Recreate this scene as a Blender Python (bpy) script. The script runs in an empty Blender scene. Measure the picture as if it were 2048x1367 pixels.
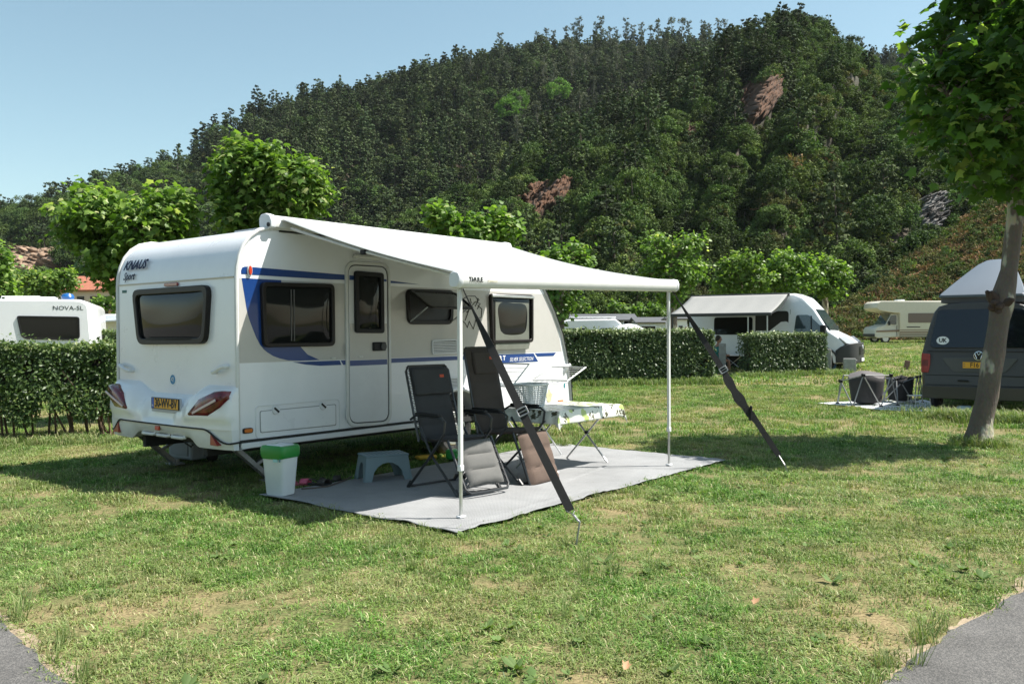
import bpy, bmesh, math, random
import numpy as np
from mathutils import Vector, Matrix, noise as mnoise
R = math.radians
PI = math.pi
random.seed(7)
rng = np.random.default_rng(7)
scene = bpy.context.scene
col = scene.collection

# ------------------------------------------------------------------ camera
F_PX = 1740.0; CAM_H = 1.53; PITCH = R(0.66); ROLL = R(-0.30)
cd = bpy.data.cameras.new('camera'); cam = bpy.data.objects.new('camera', cd); col.objects.link(cam)
cd.sensor_width = 36; cd.lens = F_PX * 36 / 2048; cd.clip_start = 0.05; cd.clip_end = 3000
CM = Matrix.Translation((0, 0, CAM_H)) @ Matrix.Rotation(PI / 2 - PITCH, 4, 'X') @ Matrix.Rotation(ROLL, 4, 'Z')
cam.matrix_world = CM
scene.camera = cam
# ------------------------------------------------------------------ world, sun, exposure
SUN = Vector((1.25, 0.09, 1.95)).normalized()
w = bpy.data.worlds.new('World'); scene.world = w; w.use_nodes = True
nt = w.node_tree; nt.nodes.clear()
sky = nt.nodes.new('ShaderNodeTexSky'); sky.sky_type = 'NISHITA'; sky.sun_disc = False
sky.sun_elevation = math.asin(SUN.z); sky.sun_rotation = math.atan2(SUN.x, SUN.y)
sky.air_density = 1.0; sky.dust_density = 0.9; sky.ozone_density = 0.7
hs = nt.nodes.new('ShaderNodeHueSaturation'); hs.inputs['Saturation'].default_value = 0.92; hs.inputs['Hue'].default_value = 0.485
bg = nt.nodes.new('ShaderNodeBackground'); bg.inputs['Strength'].default_value = 0.078
wo = nt.nodes.new('ShaderNodeOutputWorld')
nt.links.new(sky.outputs[0], hs.inputs['Color']); tn = nt.nodes.new('ShaderNodeMix'); tn.data_type = 'RGBA'; tn.blend_type = 'MULTIPLY'; tn.inputs[0].default_value = 1; tn.inputs[7].default_value = (1.08, 1.13, 1.05, 1); nt.links.new(hs.outputs[0], tn.inputs[6]); nt.links.new(tn.outputs[2], bg.inputs[0]); nt.links.new(bg.outputs[0], wo.inputs[0])
sd = bpy.data.lights.new('sun', 'SUN'); sd.energy = 5.0; sd.angle = R(0.53); sd.color = (1.0, 0.955, 0.88)
so = bpy.data.objects.new('sun', sd); col.objects.link(so); so.rotation_euler = SUN.to_track_quat('Z', 'Y').to_euler()
scene.view_settings.view_transform = 'Standard'; scene.view_settings.look = 'None'
scene.view_settings.gamma = 1; scene.view_settings.use_curve_mapping = False; scene.view_settings.exposure = 1.05
scene.render.engine = 'CYCLES'
scene.cycles.max_bounces = 7; scene.cycles.transparent_max_bounces = 8; scene.cycles.diffuse_bounces = 3
scene.cycles.glossy_bounces = 3; scene.cycles.transmission_bounces = 4

# ------------------------------------------------------------------ measuring: a pixel of the photograph -> a place in the world
CR = CM.to_3x3(); CO = CM.translation.copy()
def ray(px, py): return (CR @ Vector(((px - 1024) / F_PX, (683.5 - py) / F_PX, -1))).normalized()
def G(px, py, z=0.0):
    d = ray(px, py); k = (z - CAM_H) / d.z; return CO + d * k
def P(px, py, Y):
    d = ray(px, py); return CO + d * (Y / d.y)
def M(px, Y): return Y / F_PX * px          # px photograph pixels at depth Y, in metres

# ------------------------------------------------------------------ materials
MATS = {}
def mat(name, c, rough=0.6, metal=0.0, var=0.0, vscale=8.0, bump=0.0, bscale=60.0, coat=0.0, spec=0.5, c2=None, dirt=0.0, trans=0.0):
    if name in MATS: return MATS[name]
    m = bpy.data.materials.new(name); m.use_nodes = True; n = m.node_tree; b = n.nodes['Principled BSDF']
    b.inputs['Base Color'].default_value = (*c, 1); b.inputs['Roughness'].default_value = rough; b.inputs['Metallic'].default_value = metal
    b.inputs['Coat Weight'].default_value = coat; b.inputs['Coat Roughness'].default_value = 0.06; b.inputs['Specular IOR Level'].default_value = spec
    tc = n.nodes.new('ShaderNodeTexCoord')
    if var > 0 or c2:
        nz = n.nodes.new('ShaderNodeTexNoise'); nz.inputs['Scale'].default_value = vscale; nz.inputs['Detail'].default_value = 6; nz.inputs['Roughness'].default_value = 0.65
        n.links.new(tc.outputs['Object'], nz.inputs['Vector'])
        rp = n.nodes.new('ShaderNodeValToRGB'); rp.color_ramp.elements[0].position = 0.35; rp.color_ramp.elements[1].position = 0.68
        d = c2 if c2 else tuple(x * (1 - var) for x in c)
        rp.color_ramp.elements[0].color = (*d, 1); rp.color_ramp.elements[1].color = (*(c if c2 else tuple(min(1, x * (1 + var * .5)) for x in c)), 1)
        n.links.new(nz.outputs['Fac'], rp.inputs[0]); n.links.new(rp.outputs[0], b.inputs['Base Color'])
        ma = n.nodes.new('ShaderNodeMapRange'); ma.inputs[3].default_value = max(0, rough - .08); ma.inputs[4].default_value = min(1, rough + .12)
        n.links.new(nz.outputs['Fac'], ma.inputs[0]); n.links.new(ma.outputs[0], b.inputs['Roughness'])
    if bump > 0:
        n2 = n.nodes.new('ShaderNodeTexNoise'); n2.inputs['Scale'].default_value = bscale; n2.inputs['Detail'].default_value = 4
        n.links.new(tc.outputs['Object'], n2.inputs['Vector'])
        bp = n.nodes.new('ShaderNodeBump'); bp.inputs['Strength'].default_value = bump; bp.inputs['Distance'].default_value = 0.01
        n.links.new(n2.outputs['Fac'], bp.inputs['Height']); n.links.new(bp.outputs[0], b.inputs['Normal'])
    if trans > 0:
        out = n.nodes['Material Output']; tr = n.nodes.new('ShaderNodeBsdfTranslucent'); tr.inputs[0].default_value = (*c, 1)
        mx = n.nodes.new('ShaderNodeMixShader'); mx.inputs[0].default_value = trans
        n.links.new(b.outputs[0], mx.inputs[1]); n.links.new(tr.outputs[0], mx.inputs[2]); n.links.new(mx.outputs[0], out.inputs[0])
    MATS[name] = m; return m

def leafmat(name, ca, cb, cc=None, trans=0.35, rough=0.45, tcol=1.5, patch=0.0, spec=.4, dry=(.33, .25, .11), objrand=0.25, greyer=1.0):
    """leaf colour from the per-leaf value 'rnd', varied again per plant"""
    if name in MATS: return MATS[name]
    m = bpy.data.materials.new(name); m.use_nodes = True; n = m.node_tree; b = n.nodes['Principled BSDF']; out = n.nodes['Material Output']
    L = n.links.new
    at = n.nodes.new('ShaderNodeAttribute'); at.attribute_name = 'rnd'
    rp = n.nodes.new('ShaderNodeValToRGB'); e = rp.color_ramp.elements
    e[0].color = (*ca, 1); e[1].color = (*cb, 1); e[0].position = .1; e[1].position = .85
    if cc: x = e.new(1.0); x.color = (*cc, 1)
    L(at.outputs['Fac'], rp.inputs[0])
    oi = n.nodes.new('ShaderNodeObjectInfo')
    hsv = n.nodes.new('ShaderNodeHueSaturation')
    mr = n.nodes.new('ShaderNodeMapRange'); mr.inputs[3].default_value = 1 - objrand; mr.inputs[4].default_value = 1 + objrand
    L(oi.outputs['Random'], mr.inputs[0]); L(mr.outputs[0], hsv.inputs['Value'])
    mh = n.nodes.new('ShaderNodeMapRange'); mh.inputs[3].default_value = .5 - objrand * .045; mh.inputs[4].default_value = .5 + objrand * .02
    ml = n.nodes.new('ShaderNodeMath'); ml.operation = 'FRACT'; mm = n.nodes.new('ShaderNodeMath'); mm.operation = 'MULTIPLY'; mm.inputs[1].default_value = 13.7
    L(oi.outputs['Random'], mm.inputs[0]); L(mm.outputs[0], ml.inputs[0]); L(ml.outputs[0], mh.inputs[0]); L(mh.outputs[0], hsv.inputs['Hue'])
    L(rp.outputs[0], hsv.inputs['Color']); colr = hsv.outputs[0]
    if patch > 0:
        nz = n.nodes.new('ShaderNodeTexNoise'); nz.inputs['Scale'].default_value = 0.75; nz.inputs['Detail'].default_value = 5; nz.inputs['Roughness'].default_value = .62
        L(oi.outputs['Location'], nz.inputs['Vector'])
        r2 = n.nodes.new('ShaderNodeMapRange'); r2.inputs[1].default_value = .44; r2.inputs[2].default_value = .66; r2.inputs[4].default_value = patch
        L(nz.outputs['Fac'], r2.inputs[0])
        mx = n.nodes.new('ShaderNodeMix'); mx.data_type = 'RGBA'; mx.inputs[7].default_value = (*dry, 1)
        L(r2.outputs[0], mx.inputs[0]); L(colr, mx.inputs[6]); colr = mx.outputs[2]
    L(colr, b.inputs['Base Color']); b.inputs['Roughness'].default_value = rough; b.inputs['Specular IOR Level'].default_value = spec
    tr = n.nodes.new('ShaderNodeBsdfTranslucent'); g = n.nodes.new('ShaderNodeMix'); g.data_type = 'RGBA'; g.blend_type = 'MULTIPLY'; g.inputs[0].default_value = 1
    g.inputs[7].default_value = (tcol * 1.0, tcol * 1.15, tcol * .45, 1); L(colr, g.inputs[6]); L(g.outputs[2], tr.inputs[0])
    ms = n.nodes.new('ShaderNodeMixShader'); ms.inputs[0].default_value = trans
    L(b.outputs[0], ms.inputs[1]); L(tr.outputs[0], ms.inputs[2]); L(ms.outputs[0], out.inputs[0])
    MATS[name] = m; return m

# ------------------------------------------------------------------ objects
def tag(o, label=None, cat=None, group=None, kind=None):
    if label: o['label'] = label
    if cat: o['category'] = cat
    if group: o['group'] = group
    if kind: o['kind'] = kind
    return o
def empty(name, loc=(0, 0, 0), rz=0, label=None, cat=None, group=None):
    o = bpy.data.objects.new(name, None); col.objects.link(o); o.location = loc; o.rotation_euler = (0, 0, rz); o.empty_display_size = .1
    return tag(o, label, cat, group)
def link(name, me, m=None, parent=None, smooth=35, bevel=0, bseg=2, solid=0):
    o = bpy.data.objects.new(name, me); col.objects.link(o)
    if m is not None:
        for x in (m if isinstance(m, (list, tuple)) else [m]): me.materials.append(x)
    if parent: o.parent = parent
    if smooth:
        me.polygons.foreach_set('use_smooth', [True] * len(me.polygons)); me.set_sharp_from_angle(angle=R(smooth))
    if solid: s = o.modifiers.new('solid', 'SOLIDIFY'); s.thickness = solid; s.offset = 0
    if bevel:
        b = o.modifiers.new('bevel', 'BEVEL'); b.width = bevel; b.segments = bseg; b.limit_method = 'ANGLE'; b.angle_limit = R(40)
        b.harden_normals = False
    return o
def copy_tree(o, parent=None):
    c = o.copy(); col.objects.link(c)
    if parent: c.parent = parent
    for ch in list(o.children): copy_tree(ch, c)
    return c

class MB:
    def __init__(s): s.bm = bmesh.new(); s.mi = 0
    def _v(s, ps): return [s.bm.verts.new(p) for p in ps]
    def face(s, ps):
        f = s.bm.faces.new(s._v(ps)); f.material_index = s.mi; return f
    def prism(s, pts, mp, o0, o1):
        a = s._v([mp(p[0], p[1], o0) for p in pts]); b = s._v([mp(p[0], p[1], o1) for p in pts]); n = len(pts)
        fs = [s.bm.faces.new(a), s.bm.faces.new(list(reversed(b)))]
        for i in range(n): fs.append(s.bm.faces.new((a[i], b[i], b[(i + 1) % n], a[(i + 1) % n])))
        for f in fs: f.material_index = s.mi
        return s
    def ring(s, out, inn, mp, o0, o1):
        n = len(out)
        A = s._v([mp(p[0], p[1], o0) for p in out]); B = s._v([mp(p[0], p[1], o1) for p in out])
        C = s._v([mp(p[0], p[1], o1) for p in inn]); D = s._v([mp(p[0], p[1], o0) for p in inn])
        for i in range(n):
            j = (i + 1) % n
            for (X, Y) in ((A, B), (B, C), (C, D), (D, A)):
                f = s.bm.faces.new((X[i], X[j], Y[j], Y[i])); f.material_index = s.mi
        return s
    def box(s, c, sz, rot=None):
        mt = Matrix.Translation(c)
        if rot is not None: mt = mt @ rot.to_4x4()
        hx, hy, hz = sz[0] / 2, sz[1] / 2, sz[2] / 2
        v = s._v([mt @ Vector((x, y, z)) for x in (-hx, hx) for y in (-hy, hy) for z in (-hz, hz)])
        for q in ((0, 1, 3, 2), (4, 6, 7, 5), (0, 4, 5, 1), (2, 3, 7, 6), (0, 2, 6, 4), (1, 5, 7, 3)):
            f = s.bm.faces.new([v[i] for i in q]); f.material_index = s.mi
        return s
    def bar(s, a, b, wd, th=None, up=(0, 0, 1)):
        """flat bar from a to b: width wd, thickness th"""
        a = Vector(a); b = Vector(b); th = th or wd; d = (b - a); L = d.length; d.normalize(); u = Vector(up)
        x = d.cross(u)
        if x.length < 1e-4: x = d.cross(Vector((1, 0, 0)))
        x.normalize(); y = x.cross(d)
        rot = Matrix((x, y, d)).transposed()
        return s.box((a + b) / 2, (wd, th, L), rot)
    def tube(s, pts, r, seg=8, closed=False, cap=True):
        pts = [Vector(p) for p in pts]; n = len(pts); rs = r if isinstance(r, (list, tuple)) else [r] * n
        rings = []; px = None
        for i, p in enumerate(pts):
            if closed: d = pts[(i + 1) % n] - pts[i - 1]
            else: d = pts[min(i + 1, n - 1)] - pts[max(i - 1, 0)]
            if d.length < 1e-7: d = Vector((0, 0, 1))
            d.normalize()
            if px is None:
                px = d.cross(Vector((0, 0, 1)))
                if px.length < 1e-3: px = d.cross(Vector((1, 0, 0)))
            else: px = px - d * px.dot(d)
            if px.length < 1e-5: px = d.orthogonal()
            px.normalize(); y = d.cross(px)
            rings.append(s._v([p + (px * math.cos(2 * PI * k / seg) + y * math.sin(2 * PI * k / seg)) * rs[i] for k in range(seg)]))
        m = n if closed else n - 1
        for i in range(m):
            A = rings[i]; B = rings[(i + 1) % n]
            for k in range(seg):
                f = s.bm.faces.new((A[k], A[(k + 1) % seg], B[(k + 1) % seg], B[k])); f.material_index = s.mi
        if cap and not closed:
            for A, rev in ((rings[0], True), (rings[-1], False)):
                f = s.bm.faces.new(list(reversed(A)) if rev else A); f.material_index = s.mi
        return s
    def loft(s, secs, closed_sec=True, cap=True):
        """secs: list of sections, each the same number of points"""
        R_ = [s._v(x) for x in secs]; n = len(secs[0])
        for i in range(len(R_) - 1):
            for k in range(n if closed_sec else n - 1):
                f = s.bm.faces.new((R_[i][k], R_[i][(k + 1) % n], R_[i + 1][(k + 1) % n], R_[i + 1][k])); f.material_index = s.mi
        if cap and closed_sec:
            for A in (R_[0], R_[-1]):
                f = s.bm.faces.new(A); f.material_index = s.mi
        return s
    def cyl(s, c, r, h, axis='Z', seg=20, r2=None):
        ax = {'X': Vector((1, 0, 0)), 'Y': Vector((0, 1, 0)), 'Z': Vector((0, 0, 1))}[axis] if isinstance(axis, str) else Vector(axis).normalized()
        c = Vector(c); return s.tube([c - ax * h / 2, c + ax * h / 2], [r, r if r2 is None else r2], seg)
    def build(s, name, m, parent=None, **k):
        bmesh.ops.recalc_face_normals(s.bm, faces=s.bm.faces)
        me = bpy.data.meshes.new(name); s.bm.to_mesh(me); s.bm.free()
        return link(name, me, m, parent, **k)

def round_poly(pts, r, seg=4):
    out = []; n = len(pts)
    for i in range(n):
        p = Vector(pts[i][:2]); a = Vector(pts[i - 1][:2]); b = Vector(pts[(i + 1) % n][:2])
        rr = min(r, (a - p).length * .45, (b - p).length * .45)
        q0 = p + (a - p).normalized() * rr; q1 = p + (b - p).normalized() * rr
        for k in range(seg + 1):
            t = k / seg; out.append(tuple((1 - t) ** 2 * q0 + 2 * t * (1 - t) * p + t * t * q1))
    return out
def inset(pts, d):
    """move every corner inwards by d (works on the corner list, before rounding)"""
    n = len(pts); out = []
    area = sum(pts[i][0] * pts[(i + 1) % n][1] - pts[(i + 1) % n][0] * pts[i][1] for i in range(n)); sg = 1 if area > 0 else -1
    for i in range(n):
        p = Vector(pts[i][:2]); a = (p - Vector(pts[i - 1][:2])).normalized(); b = (Vector(pts[(i + 1) % n][:2]) - p).normalized()
        na = Vector((-a.y, a.x)) * sg; nb = Vector((-b.y, b.x)) * sg
        m = (na + nb); m.normalize(); out.append(tuple(p + m * d / max(.3, m.dot(na))))
    return out

_fontcurve = {}
def text(name, s, size, m, parent, mtx, shear=0, ext=0.0008, space=1.0, sx=1.0, bold=0.0, align='CENTER'):
    cu = bpy.data.curves.new('t', 'FONT'); cu.body = s; cu.size = size; cu.shear = shear; cu.extrude = ext; cu.space_character = space
    cu.align_x = align; cu.align_y = 'CENTER'; cu.offset = bold; cu.resolution_u = 2
    to = bpy.data.objects.new('t', cu); me = bpy.data.meshes.new_from_object(to); bpy.data.objects.remove(to)
    me.transform(mtx @ Matrix.Diagonal((sx, 1, 1, 1)))
    me.materials.clear()
    return link(name, me, m, parent, smooth=0)

# fast joined scatter of small faces (leaves), numpy
def orient(N, up_bias=0.3, nrm=None, r=None):
    """random frames: returns X, Y, Z axes (N,3)"""
    r = r or rng
    z = r.normal(size=(N, 3))
    if nrm is not None: z = z * .55 + nrm
    z[:, 2] += up_bias; z /= np.linalg.norm(z, axis=1)[:, None] + 1e-9
    a = r.normal(size=(N, 3)); x = np.cross(a, z); x /= np.linalg.norm(x, axis=1)[:, None] + 1e-9
    return x, np.cross(z, x), z
def leaf_mesh(name, pos, X, Y, Z, size, tv, tf, rnd=None, mids=None):
    tv = np.array(tv, float); N = len(pos); Mv = len(tv)
    V = pos[:, None, :] + size[:, None, None] * (tv[None, :, 0:1] * X[:, None, :] + tv[None, :, 1:2] * Y[:, None, :] + tv[None, :, 2:3] * Z[:, None, :])
    V = V.reshape(-1, 3)
    loops = np.concatenate([np.array(f) for f in tf]); lens = np.array([len(f) for f in tf])
    Lp = (loops[None, :] + (np.arange(N) * Mv)[:, None]).reshape(-1)
    tot = np.tile(lens, N); st = np.concatenate([[0], np.cumsum(tot)[:-1]])
    me = bpy.data.meshes.new(name); me.vertices.add(len(V)); me.vertices.foreach_set('co', V.astype(np.float32).ravel())
    me.loops.add(len(Lp)); me.loops.foreach_set('vertex_index', Lp.astype(np.int32))
    me.polygons.add(len(tot)); me.polygons.foreach_set('loop_start', st.astype(np.int32)); me.polygons.foreach_set('loop_total', tot.astype(np.int32))
    if rnd is None: rnd = rng.random(N)
    a = me.attributes.new('rnd', 'FLOAT', 'POINT'); a.data.foreach_set('value', np.repeat(rnd, Mv).astype(np.float32))
    if mids is not None: me.polygons.foreach_set('material_index', np.repeat(mids, len(tf)).astype(np.int32))
    me.update(calc_edges=True); return me
PLANE_V = [(0, 0, 0), (.42, .02, -.10), (.36, .24, -.05), (.62, .48, -.16), (.28, .55, -.03), (0, 1, -.12), (-.28, .55, -.03), (-.62, .48, -.16), (-.36, .24, -.05), (-.42, .02, -.10), (0, .36, .04)]
PLANE_F = [(i, i + 1, 10) for i in range(9)] + [(9, 0, 10)]
PLANE_V2 = [(0, 0, 0), (.5, .15, -.1), (.45, .6, -.12), (0, 1, -.05), (-.45, .6, -.12), (-.5, .15, -.1)]
PLANE_F2 = [(0, 1, 2, 3), (0, 3, 4, 5)]
OVAL_V = [(0, 0, 0), (.26, .45, .06), (0, 1, 0), (-.26, .45, .06)]
OVAL_F = [(0, 1, 2), (0, 2, 3)]
QUAD_V = [(-.5, -.35, 0), (.5, -.4, .1), (.35, .45, 0), (-.45, .4, -.1)]
QUAD_F = [(0, 1, 2), (0, 2, 3)]

# scatter of prototypes on points as ONE object of kind stuff (geometry nodes)
_gn = {}
def scatter(name, pts, rot, scl, idx, protos, label=None, cat=None, kind='stuff', parent=None):
    pc = bpy.data.collections.new('protos_' + name)
    order = []
    for i, (me, mm) in enumerate(protos):
        o = bpy.data.objects.new('%s_proto_%03d' % (name, i), me); pc.objects.link(o)
    me = bpy.data.meshes.new(name); me.vertices.add(len(pts)); me.vertices.foreach_set('co', np.asarray(pts, np.float32).ravel())
    a = me.attributes.new('rot', 'FLOAT_VECTOR', 'POINT'); a.data.foreach_set('vector', np.asarray(rot, np.float32).ravel())
    scl = np.asarray(scl, np.float32)
    if scl.ndim == 1: scl = np.repeat(scl[:, None], 3, 1)
    a = me.attributes.new('scl', 'FLOAT_VECTOR', 'POINT'); a.data.foreach_set('vector', scl.ravel())
    a = me.attributes.new('idx', 'INT', 'POINT'); a.data.foreach_set('value', np.asarray(idx, np.int32))
    me.update()
    o = bpy.data.objects.new(name, me); col.objects.link(o); tag(o, label, cat, kind=kind)
    if parent: o.parent = parent
    g = bpy.data.node_groups.new('scatter_' + name, 'GeometryNodeTree')
    g.interface.new_socket('Geometry', in_out='INPUT', socket_type='NodeSocketGeometry'); g.interface.new_socket('Geometry', in_out='OUTPUT', socket_type='NodeSocketGeometry')
    N = g.nodes.new; gi = N('NodeGroupInput'); go = N('NodeGroupOutput'); ip = N('GeometryNodeInstanceOnPoints'); ci = N('GeometryNodeCollectionInfo')
    ci.inputs['Collection'].default_value = pc; ci.inputs['Separate Children'].default_value = True; ci.inputs['Reset Children'].default_value = True
    def na(nm, ty):
        x = N('GeometryNodeInputNamedAttribute'); x.data_type = ty; x.inputs['Name'].default_value = nm; return x.outputs['Attribute']
    L = g.links.new
    L(gi.outputs[0], ip.inputs['Points']); L(ci.outputs[0], ip.inputs['Instance']); ip.inputs['Pick Instance'].default_value = True
    L(na('idx', 'INT'), ip.inputs['Instance Index'])
    e2r = N('FunctionNodeEulerToRotation'); L(na('rot', 'FLOAT_VECTOR'), e2r.inputs[0]); L(e2r.outputs[0], ip.inputs['Rotation'])
    L(na('scl', 'FLOAT_VECTOR'), ip.inputs['Scale']); L(ip.outputs[0], go.inputs[0])
    md = o.modifiers.new('scatter', 'NODES'); md.node_group = g
    return o

# smooth value noise in numpy
_perm = rng.random((256, 256))
def vn(x, y):
    x = np.asarray(x, float); y = np.asarray(y, float); xi = np.floor(x).astype(int); yi = np.floor(y).astype(int); fx = x - xi; fy = y - yi
    fx = fx * fx * (3 - 2 * fx); fy = fy * fy * (3 - 2 * fy)
    g = lambda a, b: _perm[a % 256, b % 256]
    return (g(xi, yi) * (1 - fx) + g(xi + 1, yi) * fx) * (1 - fy) + (g(xi, yi + 1) * (1 - fx) + g(xi + 1, yi + 1) * fx) * fy
def fbm(x, y, o=4):
    s = 0; a = .5
    for k in range(o): s = s + a * vn(x * 2 ** k + 17 * k, y * 2 ** k + 5 * k); a *= .5
    return s
# ================================================================== GROUND
H0 = 663.0
def sstep(a, b, x): t = np.clip((np.asarray(x, float) - a) / (b - a), 0, 1); return t * t * (3 - 2 * t)
def gz(x, y): return 0.45 * sstep(40, 62, y) * sstep(2, 16, x) + .20 * sstep(26, 36, y) * sstep(-2, 6, x)
def ground_material():
    m = bpy.data.materials.new('turf_soil'); m.use_nodes = True; n = m.node_tree; b = n.nodes['Principled BSDF']; L = n.links.new
    tc = n.nodes.new('ShaderNodeTexCoord')
    def nz(s, d=6, r=.6):
        x = n.nodes.new('ShaderNodeTexNoise'); x.inputs['Scale'].default_value = s; x.inputs['Detail'].default_value = d; x.inputs['Roughness'].default_value = r
        L(tc.outputs['Object'], x.inputs['Vector']); return x
    a = nz(0.75, 5, .62); f = nz(45, 4); g = nz(6, 5, .7)
    r1 = n.nodes.new('ShaderNodeMapRange'); r1.inputs[1].default_value = .40; r1.inputs[2].default_value = .68; L(a.outputs[0], r1.inputs[0])
    ad = n.nodes.new('ShaderNodeMath'); ad.operation = 'MULTIPLY_ADD'; ad.inputs[1].default_value = .9; ad.inputs[2].default_value = -.35; L(g.outputs[0], ad.inputs[0])
    ad2 = n.nodes.new('ShaderNodeMath'); ad2.operation = 'ADD'; ad2.use_clamp = True; L(r1.outputs[0], ad2.inputs[0]); L(ad.outputs[0], ad2.inputs[1])
    mx = n.nodes.new('ShaderNodeMix'); mx.data_type = 'RGBA'; mx.inputs[6].default_value = (.11, .145, .045, 1); mx.inputs[7].default_value = (.33, .26, .14, 1)
    L(ad2.outputs[0], mx.inputs[0])
    m2 = n.nodes.new('ShaderNodeMix'); m2.data_type = 'RGBA'; m2.blend_type = 'MULTIPLY'; m2.inputs[0].default_value = .75
    rr = n.nodes.new('ShaderNodeValToRGB'); rr.color_ramp.elements[0].position = .3; rr.color_ramp.elements[0].color = (.18, .17, .13, 1); rr.color_ramp.elements[1].position = .68; rr.color_ramp.elements[1].color = (1, 1, 1, 1)
    L(f.outputs[0], rr.inputs[0]); L(mx.outputs[2], m2.inputs[6]); L(rr.outputs[0], m2.inputs[7]); L(m2.outputs[2], b.inputs['Base Color'])
    b.inputs['Roughness'].default_value = .95; b.inputs['Specular IOR Level'].default_value = .15
    bp = n.nodes.new('ShaderNodeBump'); bp.inputs['Strength'].default_value = .8; bp.inputs['Distance'].default_value = .02; L(f.outputs[0], bp.inputs['Height']); L(bp.outputs[0], b.inputs['Normal'])
    return m
def grid_mesh(name, X, Y, Z, m, kind='structure'):
    nu, nv_ = X.shape; V = np.stack([X, Y, Z], -1).reshape(-1, 3)
    i = np.arange(nu - 1)[:, None] * nv_ + np.arange(nv_ - 1)[None, :]
    Fq = np.stack([i, i + nv_, i + nv_ + 1, i + 1], -1).reshape(-1, 4)
    me = bpy.data.meshes.new(name); me.vertices.add(len(V)); me.vertices.foreach_set('co', V.astype(np.float32).ravel())
    me.loops.add(Fq.size); me.loops.foreach_set('vertex_index', Fq.astype(np.int32).ravel())
    me.polygons.add(len(Fq)); me.polygons.foreach_set('loop_start', (np.arange(len(Fq)) * 4).astype(np.int32)); me.polygons.foreach_set('loop_total', np.full(len(Fq), 4, np.int32))
    me.update(calc_edges=True); o = link(name, me, m, smooth=0); me.polygons.foreach_set('use_smooth', [True] * len(Fq)); tag(o, kind=kind); return o
gx = np.concatenate([np.linspace(-800, -60, 12), np.linspace(-50, 60, 56), np.linspace(80, 800, 12)]); gy = np.concatenate([np.linspace(-300, -10, 8), np.linspace(0, 110, 56), np.linspace(130, 900, 14)])
GX, GY = np.meshgrid(gx, gy, indexing='ij')
ground = grid_mesh('ground', GX, GY, gz(GX, GY), ground_material())

# asphalt lane where the camera stands, its edge crumbling into the grass
road_edge = [(-60, 62), (-9.5, 10.6), (-4.6, 6.2)] + [tuple(G(*p)[:2]) for p in ((-40, 1205), (0, 1236), (45, 1290), (95, 1330), (140, 1367))] + [(-1.75, 3.5), (-1.3, 3.05), (-.5, 2.75), (.4, 2.75), (1.1, 3.05)] + \
            [tuple(G(*p)[:2]) for p in ((1770, 1367), (1830, 1318), (1890, 1278), (1960, 1232), (2048, 1180))] + [(4.2, 6.25), (8, 10.1), (60, 62)]
def densify(pts, step, amp, seed):
    out = []; r = random.Random(seed)
    for a, b in zip(pts[:-1], pts[1:]):
        a = Vector(a); b = Vector(b); L = (b - a).length; n = max(1, int(L / step)) if L < 12 else 6
        nrm = Vector((-(b - a).y, (b - a).x)).normalized()
        for k in range(n):
            p = a.lerp(b, k / n); q = amp * (mnoise.noise((p.x * 3.1, p.y * 3.1, seed)) * 1.3 + mnoise.noise((p.x * 11, p.y * 11, seed)) * .7)
            out.append(tuple(p + nrm * q))
    out.append(tuple(pts[-1])); return out
def sheet(name, edge, z, m, back=((60, -60), (-60, -60))):
    b = MB(); pts = list(edge) + list(back); f = b.bm.faces.new([b.bm.verts.new((p[0], p[1], z)) for p in pts])
    bmesh.ops.triangulate(b.bm, faces=[f]); o = b.build(name, m, smooth=0)
    for p in o.data.polygons:
        if p.normal.z < 0: p.flip()
    return tag(o, kind='structure')
asph = mat('asphalt', (.155, .15, .145), .9, var=.25, vscale=2.2, bump=.9, bscale=260)
nb = asph.node_tree; vo = nb.nodes.new('ShaderNodeTexVoronoi'); vo.inputs['Scale'].default_value = 150
tcx = [x for x in nb.nodes if x.type == 'TEX_COORD'][0]; nb.links.new(tcx.outputs['Object'], vo.inputs['Vector'])
mxv = nb.nodes.new('ShaderNodeMix'); mxv.data_type = 'RGBA'; mxv.blend_type = 'MULTIPLY'; mxv.inputs[0].default_value = .8
src = nb.nodes['Principled BSDF'].inputs['Base Color'].links[0].from_socket; nb.links.new(src, mxv.inputs[6])
rpv = nb.nodes.new('ShaderNodeValToRGB'); rpv.color_ramp.elements[0].color = (1.5, 1.45, 1.4, 1); rpv.color_ramp.elements[1].color = (.5, .5, .5, 1); rpv.color_ramp.elements[1].position = .7
nb.links.new(vo.outputs['Color'], rpv.inputs[0]); nb.links.new(rpv.outputs[0], mxv.inputs[7]); nb.links.new(mxv.outputs[2], nb.nodes['Principled BSDF'].inputs['Base Color'])
verge_m = mat('sandy_soil', (.36, .28, .19), .95, bump=.8, bscale=90, c2=(.22, .17, .11), vscale=14)
re1 = densify(road_edge, .06, .030, 3)
def offset_poly(pts, d):
    out = []
    for i, p in enumerate(pts):
        a = Vector(pts[max(0, i - 3)]); b = Vector(pts[min(len(pts) - 1, i + 3)]); t = (b - a).normalized(); out.append((p[0] - t.y * d * -1 * -1, p[1] + t.x * d))
    return out
re0 = [(p[0], p[1]) for p in offset_poly(densify(road_edge, .06, .075, 9), .05)]
sheet('verge', re0, .004, verge_m); sheet('road', re1, .009, asph)
road_np = np.array(re1)
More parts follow.
